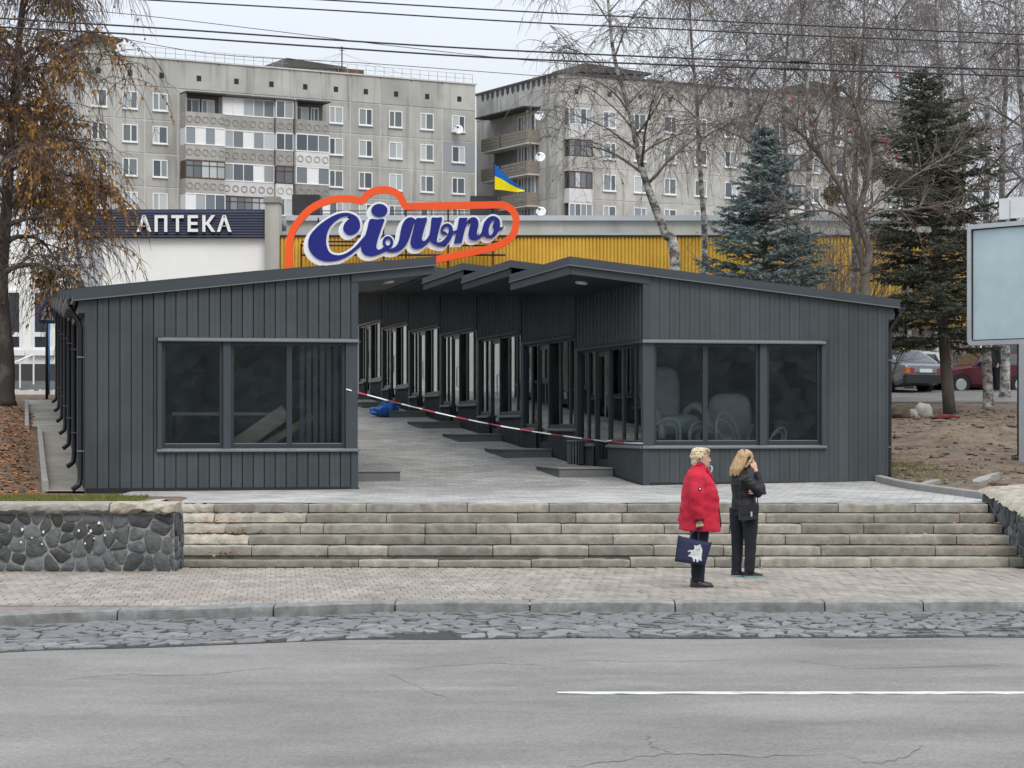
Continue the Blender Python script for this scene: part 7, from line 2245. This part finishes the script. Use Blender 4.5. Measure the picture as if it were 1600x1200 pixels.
def hand(mb, wrist, palm_end, side, curl, spread, r=1.0, thumb=None):
    """palm from the wrist to the knuckles, four unequal fingers bent by curl, thumb from the palm's side"""
    wrist, pe = Vector(wrist), Vector(palm_end); side = Vector(side).normalized()
    d = (pe - wrist).normalized(); nrm = d.cross(side).normalized()
    rings = []
    for f, w, h in ((0, .024, .018), (.35, .032, .016), (.75, .040, .014), (1, .038, .011)):
        c = wrist.lerp(pe, f); rings.append([tuple(c + side * w * cos(a) * r + nrm * h * sin(a) * r) for a in [2 * pi * i / 12 for i in range(12)]])
    mb.loft(rings)
    for i, ln in enumerate((.070, .078, .073, .056)):
        o = (-.030 + .020 * i) * r
        p = pe + side * o - d * .008; dd = (d + side * spread * (i - 1.5)).normalized()
        pts = [p - d * .012]; ang = 0
        for seg, fr in enumerate((.42, .32, .26)):
            ang += curl[seg]
            v = dd * cos(ang) + nrm * sin(ang); pts.append(pts[-1] + v * (ln * fr * r + (.012 if seg == 0 else 0)))
        mb.tube([tuple(q) for q in pts], [.0092 * r, .0088 * r, .0080 * r, .0066 * r], 8)
    tb = wrist.lerp(pe, .35) - side * .028 * r
    td = Vector(thumb).normalized() if thumb is not None else (d * .6 - side * .7 + nrm * .3).normalized()
    mb.tube([tuple(tb), tuple(tb + td * .035 * r), tuple(tb + (td * .9 + d * .35).normalized() * .063 * r)], [.013 * r, .0105 * r, .0075 * r], 8)
def shoe(mb, x, y, L, w=.045, h=.085):
    rows = [(0, .030, .95 * h), (.10, .040, h), (.3, .042, .95 * h), (.5, .043, .72 * h), (.72, .050, .55 * h), (.9, .044, .46 * h), (1, .02, .34 * h)]
    mb.loft([[(x + L * f, y - w_ * (w / .045), .012), (x + L * f, y + w_ * (w / .045), .012), (x + L * f, y + w_ * .98 * (w / .045), hh * .55), (x + L * f, y + w_ * .55 * (w / .045), hh), (x + L * f, y - w_ * .55 * (w / .045), hh), (x + L * f, y - w_ * .98 * (w / .045), hh * .55)] for f, w_, hh in rows])
def sole(mb, x, y, L, w=.05):
    rows = [(-.02, .030), (.12, .046), (.45, .046), (.72, .054), (.92, .046), (1.02, .02)]
    mb.loft([[(x + L * f, y - a * (w / .05), 0), (x + L * f, y + a * (w / .05), 0), (x + L * f, y + a * (w / .05), .022), (x + L * f, y - a * (w / .05), .022)] for f, a in rows])

# ---- the woman in the red coat, in profile, facing right, a tote bag in her right hand
D = 26.15; X0 = (1092 - 800) / F * D
pr = thing("person", "short haired blonde woman in a red coat with a blue mask under her chin", "person", (X0, D, 0.0), radians(4))
HC = (.022, 0, 1.497)
b = MB()
head(b, HC, .98)
limb(b, [(-.005, 0, 1.30), (.0, 0, 1.38), (.012, 0, 1.45)], [.075, .056, .058], 14)
torso(b, [(.78, .0, 0, .12, .15, 0), (.84, .0, 0, .16, .18, 0), (1.0, .01, 0, .16, .18, 0), (1.18, .0, 0, .15, .19, 0), (1.30, -.01, 0, .11, .17, 0), (1.36, -.01, 0, .07, .08, 0)])
for q in (-1, 1):
    limb(b, [(0, q * .085, .70), (.0, q * .085, .46), (-.015, q * .082, .12), (-.01, q * .08, .05)], [.10, .075, .05, .05])
limb(b, [(-.015, -.17, 1.28), (-.05, -.24, 1.06), (-.035, -.25, .86), (-.03, -.255, .775)], [.055, .05, .036, .027])
limb(b, [(-.015, .17, 1.28), (-.02, .24, 1.08), (.04, .24, .95), (.08, .215, .88)], [.055, .05, .036, .027])
hand(b, (-.03, -.255, .79), (-.027, -.257, .72), (1, 0, .05), (.9, 1.1, .9), .05, 1.0, thumb=(-.3, -.35, -.9))
hand(b, (.08, .215, .89), (.10, .20, .82), (1, 0, 0), (.3, .35, .3), .05, 1.0)
bake("body", b, M_SKIN, pr, .0065, 1)
face_parts(pr, HC, .98)
b = MB()
torso(b, [(.655, .010, 0, .247, .255, -.05), (.70, .008, 0, .243, .255, -.04), (.80, .004, 0, .236, .25, -.03), (.92, .006, 0, .228, .245, 0), (1.03, .012, 0, .222, .24, 0), (1.13, .012, 0, .205, .235, 0), (1.22, .0, 0, .180, .225, 0), (1.29, -.012, 0, .148, .20, 0), (1.345, -.018, 0, .112, .150, 0), (1.385, -.012, 0, .088, .100, .15), (1.425, -.004, 0, .078, .082, .25)])
limb(b, [(-.03, -.17, 1.285), (-.062, -.245, 1.12), (-.060, -.262, .98), (-.034, -.262, .80)], [.088, .090, .082, .058], 16)
limb(b, [(-.03, .17, 1.285), (-.03, .245, 1.12), (.02, .25, 1.0), (.085, .215, .88)], [.088, .088, .080, .062], 16)
def fold_red(c):
    v = .014 * noise.noise((c.x * 5, c.y * 5, c.z * 9)) + .006 * noise.noise((c.x * 11, c.y * 11, c.z * 16))
    v += .013 * sin(c.z * 46 + c.x * 16) * max(0, 1 - abs(c.z - .98) / .16) * max(0, noise.noise((c.x * 4, c.z * 3, 1)) + .4)
    return v
coat = bake("coat", b, M_RED, pr, .009, 2, fold_red)
b = MB(); torso(b, [(1.415, -.002, 0, .080, .084, .25), (1.448, .002, 0, .074, .078, .3), (1.45, .002, 0, .066, .070, .3), (1.415, -.002, 0, .070, .074, .25)], 24, .95); obj("collar", b, M_RED, coat, True)
b = MB(); b.tube([(.083, -.03, 1.40), (.12, -.04, 1.33), (.165, -.05, 1.24)], [.018, .026, .008], 8); obj("collar_flap", b, M_RED, coat, True)
b = MB(); b.tube([(.245 + .002, -.09, .70), (.232, -.12, .82), (.215, -.14, .92)], .006, 6); obj("pocket_zip", b, M_BLKCL, coat, True)
b = MB(); b.tube([(.095, -.015, 1.40), (.17, -.02, 1.25), (.218, -.02, 1.1), (.236, -.02, .95), (.25, -.02, .66)], .005, 6); obj("front_zip", b, M_BLKCL, coat, True)
b = MB(); b.tube([(-.036, -.262, .802), (-.034, -.262, .785)], [.060, .058], 14); obj("cuff", b, M_BLKCL, coat, True)
b = MB(); b.tube([(-.042, -.338, 1.155), (-.042, -.346, 1.155)], .021, 12); o = obj("sleeve_badge", b, M_BLKCL, coat); b = MB(); b.tube([(-.042, -.345, 1.155), (-.042, -.349, 1.155)], .010, 10); obj("badge_star", b, M_WHITE, o)
b = MB()
limb(b, [(-.01, -.085, .80), (-.005, -.088, .60), (-.02, -.086, .35), (-.025, -.084, .07)], [.118, .108, .088, .076], 16)
limb(b, [(.02, .085, .80), (.02, .088, .60), (.005, .086, .35), (.0, .084, .07)], [.118, .108, .088, .076], 16)
torso(b, [(.72, .005, 0, .13, .18, 0), (.88, .0, 0, .15, .2, 0)])
bake("trousers", b, M_NAVYCL, pr, .009, 2, lambda c: .006 * noise.noise((c.x * 9, c.y * 9, c.z * 14)))
for x, y in ((-.105, -.085), (-.085, .085)):
    b = MB(); shoe(b, x, y, .255, .048, .10); o = obj("shoe", b, M_LEATH, pr); smoothen(o, 60)
    b = MB(); sole(b, x, y, .258); obj("sole", b, M_BLACK, o)
# hair: short layered crop
b = MB(); c = Vector(HC)
b.loft([[(c.x + x0 + rx * cos(a), ry * sin(a), c.z + z) for a in [2 * pi * i / 24 for i in range(24)]] for z, x0, rx, ry in ((-.085, -.072, .028, .055), (-.045, -.066, .044, .076), (-.005, -.055, .056, .088), (.03, -.042, .070, .092), (.065, -.016, .100, .091), (.095, -.008, .102, .084), (.118, -.012, .08, .064), (.130, -.016, .04, .034))])
rg = random.Random(14)
for q in range(80):
    a = rg.uniform(0, 2 * pi); z = rg.uniform(.02, .118)
    if cos(a) > .25 and z < .075: continue
    k = sqrt(max(.05, 1 - (z / .14) ** 2))
    p = Vector((c.x - .012 + .105 * k * cos(a), .092 * k * sin(a), c.z + z)); d = Vector((cos(a) * .4 + .25, sin(a) * .6, -.8 if z < .08 else .2))
    b.tube([tuple(p), tuple(p + d * .022), tuple(p + d * .04 + Vector((.006, 0, 0)))], [.014, .012, .004], 7)
for q in range(-3, 4):
    b.tube([(c.x + .05, q * .02, c.z + .112), (c.x + .085, q * .022, c.z + .100), (c.x + .100, q * .024, c.z + .078)], [.016, .014, .006], 7)
bake("hair", b, M_BLOND, pr, .006, 1, lambda p: .006 * noise.noise((p.x * 30, p.y * 30, p.z * 40)))
b = MB()
b.loft([[(HC[0] + x + .002, w * s_, HC[2] + z) for s_ in (-1, -.6, 0, .6, 1)] + [(HC[0] + x - .012, w * s_, HC[2] + z) for s_ in (1, .6, 0, -.6, -1)] for x, w, z in ((.108, .050, -.078), (.130, .060, -.098), (.126, .064, -.145), (.080, .060, -.182))])
mk = obj("face_mask", b, M_MASK, pr, True)
b = MB()
for q in (-1, 1): b.tube([(HC[0] + .092, q * .04, HC[2] - .10), (HC[0] + .03, q * .078, HC[2] - .05), (HC[0] - .012, q * .088, HC[2] - .01)], .003, 5)
obj("ear_loop", b, M_MASK, mk)
# tote bag with a kitten printed on it
TB = (X0 - .03, D - .262, 0)
tote = thing("tote_bag", "navy tote bag with a white kitten print hanging from the woman's hand", "bag", TB, radians(4))
def tpx(px, py): return ((px - 1088.5) / 134.0, (917 - py) / 134.0)
TLc, TRc, BRc, BLc = tpx(1057.5, 834), tpx(1110, 845.5), tpx(1099, 881.5), tpx(1052, 874.5)
b = MB(); rings = []
for k in range(7):
    v = k / 6
    ring = []
    for side in (-1, 1):
        for i in range(9):
            u = i / 8 if side < 0 else 1 - i / 8
            x = (BLc[0] + (TLc[0] - BLc[0]) * v) * (1 - u) + (BRc[0] + (TRc[0] - BRc[0]) * v) * u
            z = (BLc[1] + (TLc[1] - BLc[1]) * v) * (1 - u) + (BRc[1] + (TRc[1] - BRc[1]) * v) * u - .022 * sin(pi * u) * v
            y = side * (.012 + .040 * sin(pi * u) * (1 - .55 * v)) + .004 * noise.noise((x * 16, z * 14, side))
            ring.append((x, y, z))
    rings.append(ring)
b.loft(rings); bag = obj("pouch", b, M_TOTE, tote, True)
for sy, xs_ in ((-.018, (1076, 1089)), (.018, (1078, 1090))):
    b = MB(); a0, a1 = tpx(xs_[0], 839), tpx(xs_[1], 842)
    pts = catmull([(a0[0], sy, a0[1] - .05), (a0[0] + .005, sy, a0[1] + .04), (.0, sy * .4, .708), (.006, 0.0, .722), (.014, sy * .4, .708), (a1[0] - .004, sy, a1[1] + .04), (a1[0], sy, a1[1] - .05)], False, 4)
    b.tube(pts, .0075, 6); obj("handle", b, M_TOTE, tote, True)
K = lambda pts: [tpx(1030 + x / 4.8, 680 + y / 4.8) for x, y in pts]
def kp(a, z, d):
    v = max(0, min(1, (z - .29) / .31)); u = max(0, min(1, (a + .25) / .42))
    return (a, -(.015 + .040 * sin(pi * u) * (1 - .55 * v)) - .003 - d, z)
body = K([(250, 838), (246, 812), (262, 820), (285, 810), (292, 806), (300, 826), (308, 850), (304, 880), (300, 910), (304, 926), (292, 932), (282, 914), (278, 936), (264, 940), (260, 914), (252, 916), (250, 934), (238, 936), (234, 906), (222, 900), (206, 896), (200, 890), (214, 880), (224, 866), (216, 858), (202, 866), (198, 858), (216, 848), (234, 852)])
b = MB(); tri = geometry.tessellate_polygon([[Vector((p[0], p[1], 0)) for p in body]])
for p in body: b.v.append(kp(p[0], p[1], .001))
for p in body: b.v.append(kp(p[0], p[1], -.002))
n = len(body)
for t_ in tri: b.f.append(tuple(t_)); b.m.append(0)
for i in range(n): b.f.append((i, (i + 1) % n, n + (i + 1) % n, n + i)); b.m.append(0)
obj("kitten_print", b, M_KIT, bag)
b = MB()
for (x, y, r) in ((268, 846, .006), (288, 846, .006), (278, 858, .004)):
    p = tpx(1030 + x / 4.8, 680 + y / 4.8); q = kp(p[0], p[1], .003); b.ell(q, (r, .002, r), 8, 5)
obj("print_eyes", b, M_EYE, bag)

# ---- the woman on the phone, all in black, facing right and slightly away
D = 27.8; X0 = (1163 - 800) / F * D
pb = thing("person", "woman with long honey blonde hair, dressed in black, talking on a phone", "person", (X0, D, 0.0), radians(14))
HC = (.016, 0, 1.462)
b = MB(); head(b, HC, .95)
limb(b, [(-.03, 0, 1.26), (-.015, 0, 1.34), (.0, 0, 1.42)], [.065, .048, .05], 14)
torso(b, [(.78, .0, 0, .12, .16, 0), (.92, .0, 0, .12, .15, 0), (1.02, -.01, 0, .11, .13, 0), (1.15, -.02, 0, .115, .16, 0), (1.25, -.03, 0, .085, .15, 0), (1.30, -.03, 0, .05, .06, 0)])
limb(b, [(.045, -.085, .80), (.05, -.085, .46), (.03, -.08, .12), (.03, -.08, .05)], [.085, .06, .042, .042])
limb(b, [(-.06, .085, .80), (-.06, .085, .46), (-.075, .08, .12), (-.075, .08, .05)], [.085, .06, .042, .042])
limb(b, [(-.02, -.16, 1.22), (.06, -.20, 1.10), (.145, -.20, 1.04)], [.05, .045, .038])
limb(b, [(.145, -.20, 1.04), (.135, -.175, 1.18), (.100, -.135, 1.335)], [.040, .034, .026])
hand(b, (.100, -.132, 1.335), (.085, -.108, 1.405), (1, .1, .15), (.25, .3, .3), .06, .95, thumb=(-.6, .4, .8))
limb(b, [(-.02, .16, 1.22), (.06, .20, 1.10), (.12, .16, 1.0)], [.05, .045, .038])
limb(b, [(.12, .16, 1.0), (.14, .0, 1.03), (.10, -.165, 1.065)], [.040, .034, .026])
hand(b, (.105, -.17, 1.066), (.045, -.215, 1.072), (.1, .0, 1), (.35, .35, .3), .05, .98, thumb=(-.2, -.2, 1))
bake("body", b, M_SKIN, pb, .0062, 1)
face_parts(pb, HC, .95)
b = MB()
torso(b, [(.835, .0, 0, .148, .178, 0), (.88, .0, 0, .150, .178, 0), (.98, -.005, 0, .138, .16, 0), (1.06, -.012, 0, .136, .162, 0), (1.15, -.022, 0, .140, .180, 0), (1.22, -.032, 0, .122, .178, 0), (1.275, -.035, 0, .088, .135, 0), (1.31, -.028, 0, .066, .075, .1), (1.35, -.018, 0, .058, .060, .2)])
limb(b, [(-.03, -.155, 1.235), (.03, -.20, 1.15), (.10, -.205, 1.075), (.150, -.20, 1.035)], [.072, .070, .064, .058], 16)
limb(b, [(.150, -.20, 1.035), (.150, -.185, 1.12), (.130, -.16, 1.22), (.108, -.142, 1.31)], [.060, .055, .050, .043], 16)
limb(b, [(-.03, .155, 1.235), (.03, .20, 1.15), (.09, .18, 1.05), (.12, .15, 1.0)], [.072, .068, .060, .056], 16)
limb(b, [(.12, .15, 1.0), (.14, .04, 1.02), (.13, -.08, 1.05), (.112, -.145, 1.062)], [.056, .052, .048, .042], 16)
bake("jacket", b, M_BLKCL, pb, .0085, 2, lambda c: .008 * noise.noise((c.x * 9, c.y * 9, c.z * 13)) + .004 * noise.noise((c.x * 24, c.y * 24, c.z * 30)))
b = MB()
limb(b, [(.035, -.085, .86), (.045, -.088, .66), (.048, -.086, .40), (.034, -.084, .055)], [.112, .098, .074, .062], 16)
limb(b, [(-.05, .085, .86), (-.055, .088, .66), (-.06, .086, .40), (-.072, .084, .055)], [.112, .098, .074, .062], 16)
torso(b, [(.76, .0, 0, .125, .165, 0), (.92, .0, 0, .13, .16, 0)])
bake("trousers", b, M_GRYTR, pb, .0085, 2, lambda c: .006 * noise.noise((c.x * 10, c.y * 10, c.z * 12)))
for x, y in ((-.025, -.085), (-.135, .085)):
    b = MB(); shoe(b, x, y, .235, .042, .10); o = obj("shoe", b, M_BLKCL, pb); smoothen(o, 60)
    b = MB(); sole(b, x, y, .238, .046); obj("sole", b, M_TEAL, o)
# long hair down to the shoulders, parted, falling behind
b = MB(); c = Vector(HC)
b.loft([[(c.x + x0 + rx * cos(a), y0 + ry * sin(a), c.z + z) for a in [2 * pi * i / 28 for i in range(28)]] for z, x0, y0, rx, ry in
        ((-.185, -.135, 0, .048, .098), (-.15, -.122, 0, .062, .108), (-.10, -.098, 0, .078, .108), (-.05, -.072, 0, .086, .104), (0, -.045, 0, .092, .098), (.04, -.022, 0, .098, .093), (.075, -.010, 0, .098, .085), (.10, -.012, 0, .08, .066), (.122, -.016, 0, .045, .035))])
rg = random.Random(15)
for q in range(64):
    sd = rg.choice((-1, 1)); a = rg.uniform(.45 * pi, 1.0 * pi) * sd
    p0 = Vector((c.x - .012 + .085 * cos(a), .080 * sin(a), c.z + .07)); p1 = Vector((c.x - .045 + .098 * cos(a), .104 * sin(a), c.z - .02)); p2 = Vector((c.x - .105 + .085 * cos(a), .115 * sin(a), c.z - .12)); p3 = Vector((c.x - .135 + .062 * cos(a), .10 * sin(a), c.z - .185 - rg.uniform(0, .03)))
    b.tube([tuple(q_) for q_ in (p0, p1, p2, p3)], [.012, .013, .012, .004], 6)
for sd in (-1, 1):
    b.tube([(c.x + .04, sd * .05, c.z + .09), (c.x + .055, sd * .082, c.z + .03), (c.x + .02, sd * .094, c.z - .03), (c.x - .04, sd * .108, c.z - .10)], [.02, .022, .022, .01], 8)
bake("hair", b, M_HONEY, pb, .006, 1, lambda p: .005 * noise.noise((p.x * 40, p.y * 40, p.z * 9)))
b = MB(); b.tube([(c.x - .04, -.086, c.z + .055), (c.x - .03, -.05, c.z + .112), (c.x - .028, 0, c.z + .126), (c.x - .03, .05, c.z + .112), (c.x - .04, .086, c.z + .055)], .008, 6); obj("hair_band", b, M_BLACK, pb, True)
# phone
ph_ = thing("phone", "dark mobile phone held against the woman's ear", "phone", (X0 + .058, D - .085, 1.428), radians(14))
b = MB(); b.obox((0, 0, 0), (.034 * .9, 0, .034 * .35), (0, .005, 0), (-.07 * .35, 0, .07 * .9)); obj("phone_body", b, M_BLACK, ph_)
b = MB(); b.obox((0, .0055, 0), (.031 * .9, 0, .031 * .35), (0, .001, 0), (-.066 * .35, 0, .066 * .9)); obj("screen", b, M_CARGLASS, ph_)
# shoulder bag
hb = thing("shoulder_bag", "small black shoulder bag with a silver clasp on the phoning woman's hip", "bag", (X0 + .03, D - .205, .72), radians(10))
b = MB(); b.prism([rrect(-.115, 0, .115, .185, .03)], lambda a, z, d: (a, d * (1 - .25 * z / .185), z + .12 * a), -.045, .045); pouch = obj("pouch", b, M_LEATH, hb)
b = MB(); b.prism([rrect(-.118, .075, .118, .19, .03)], lambda a, z, d: (a, d, z + .12 * a), -.054, -.042); obj("flap", b, M_LEATH, pouch)
b = MB(); b.prism([rrect(.01, .04, .032, .10, .006)], lambda a, z, d: (a, d, z + .12 * a), -.060, -.053); obj("clasp", b, M_ALU, pouch)
b = MB(); b.tube(catmull([(-.11, -.02, .16), (-.115, .02, .30), (-.09, .03, .46), (-.06, .08, .58), (-.05, .17, .57), (-.03, .3, .45)], False, 4), .007, 6); b.tube([(.11, -.02, .18), (.125, .03, .27), (.115, .07, .36)], .007, 6); obj("strap", b, M_LEATH, hb, True)

# ---- someone dark behind the birch by the cars
D = 69.5; P = PX(1556, 620, D); P.z = gz(D) + .1
pf = thing("person", "distant person in dark clothes behind the swollen footed birch", "person", tuple(P), radians(200))
HC = (.0, 0, 1.58); b = MB(); head(b, HC, 1.0); limb(b, [(0, 0, 1.38), (0, 0, 1.5)], [.06, .055])
torso(b, [(.8, 0, 0, .13, .17, 0), (1.1, 0, 0, .12, .18, 0), (1.35, 0, 0, .09, .18, 0), (1.43, 0, 0, .05, .07, 0)])
for q in (-1, 1):
    limb(b, [(0, q * .09, .85), (0, q * .09, .45), (0, q * .09, .06)], [.09, .06, .045]); limb(b, [(0, q * .2, 1.36), (0, q * .25, 1.08), (.06, q * .22, .84)], [.05, .045, .03])
    hand(b, (.06, q * .22, .84), (.075, q * .22, .76), (1, 0, 0), (.3, .3, .3), .05)
bake("body", b, M_SKIN, pf, .011, 1)
b = MB(); torso(b, [(.72, 0, 0, .17, .21, 0), (1.1, 0, 0, .15, .21, 0), (1.36, 0, 0, .12, .2, 0), (1.46, 0, 0, .07, .08, 0)])
for q in (-1, 1): limb(b, [(0, q * .19, 1.37), (0, q * .25, 1.08), (.05, q * .225, .87)], [.075, .065, .05])
bake("coat", b, M_BLKCL, pf, .014, 2)
b = MB()
for q in (-1, 1): limb(b, [(0, q * .09, .85), (0, q * .09, .45), (0, q * .09, .06)], [.11, .085, .07])
bake("trousers", b, M_NAVYCL, pf, .014, 2)
for q in (-1, 1):
    b = MB(); shoe(b, -.09, q * .09, .27); obj("shoe", b, M_LEATH, pf)
b = MB(); b.ell((HC[0] - .015, 0, HC[2] + .03), (.105, .09, .105), 14, 10); obj("hair", b, M_BROW, pf, True)

finish_bodies()
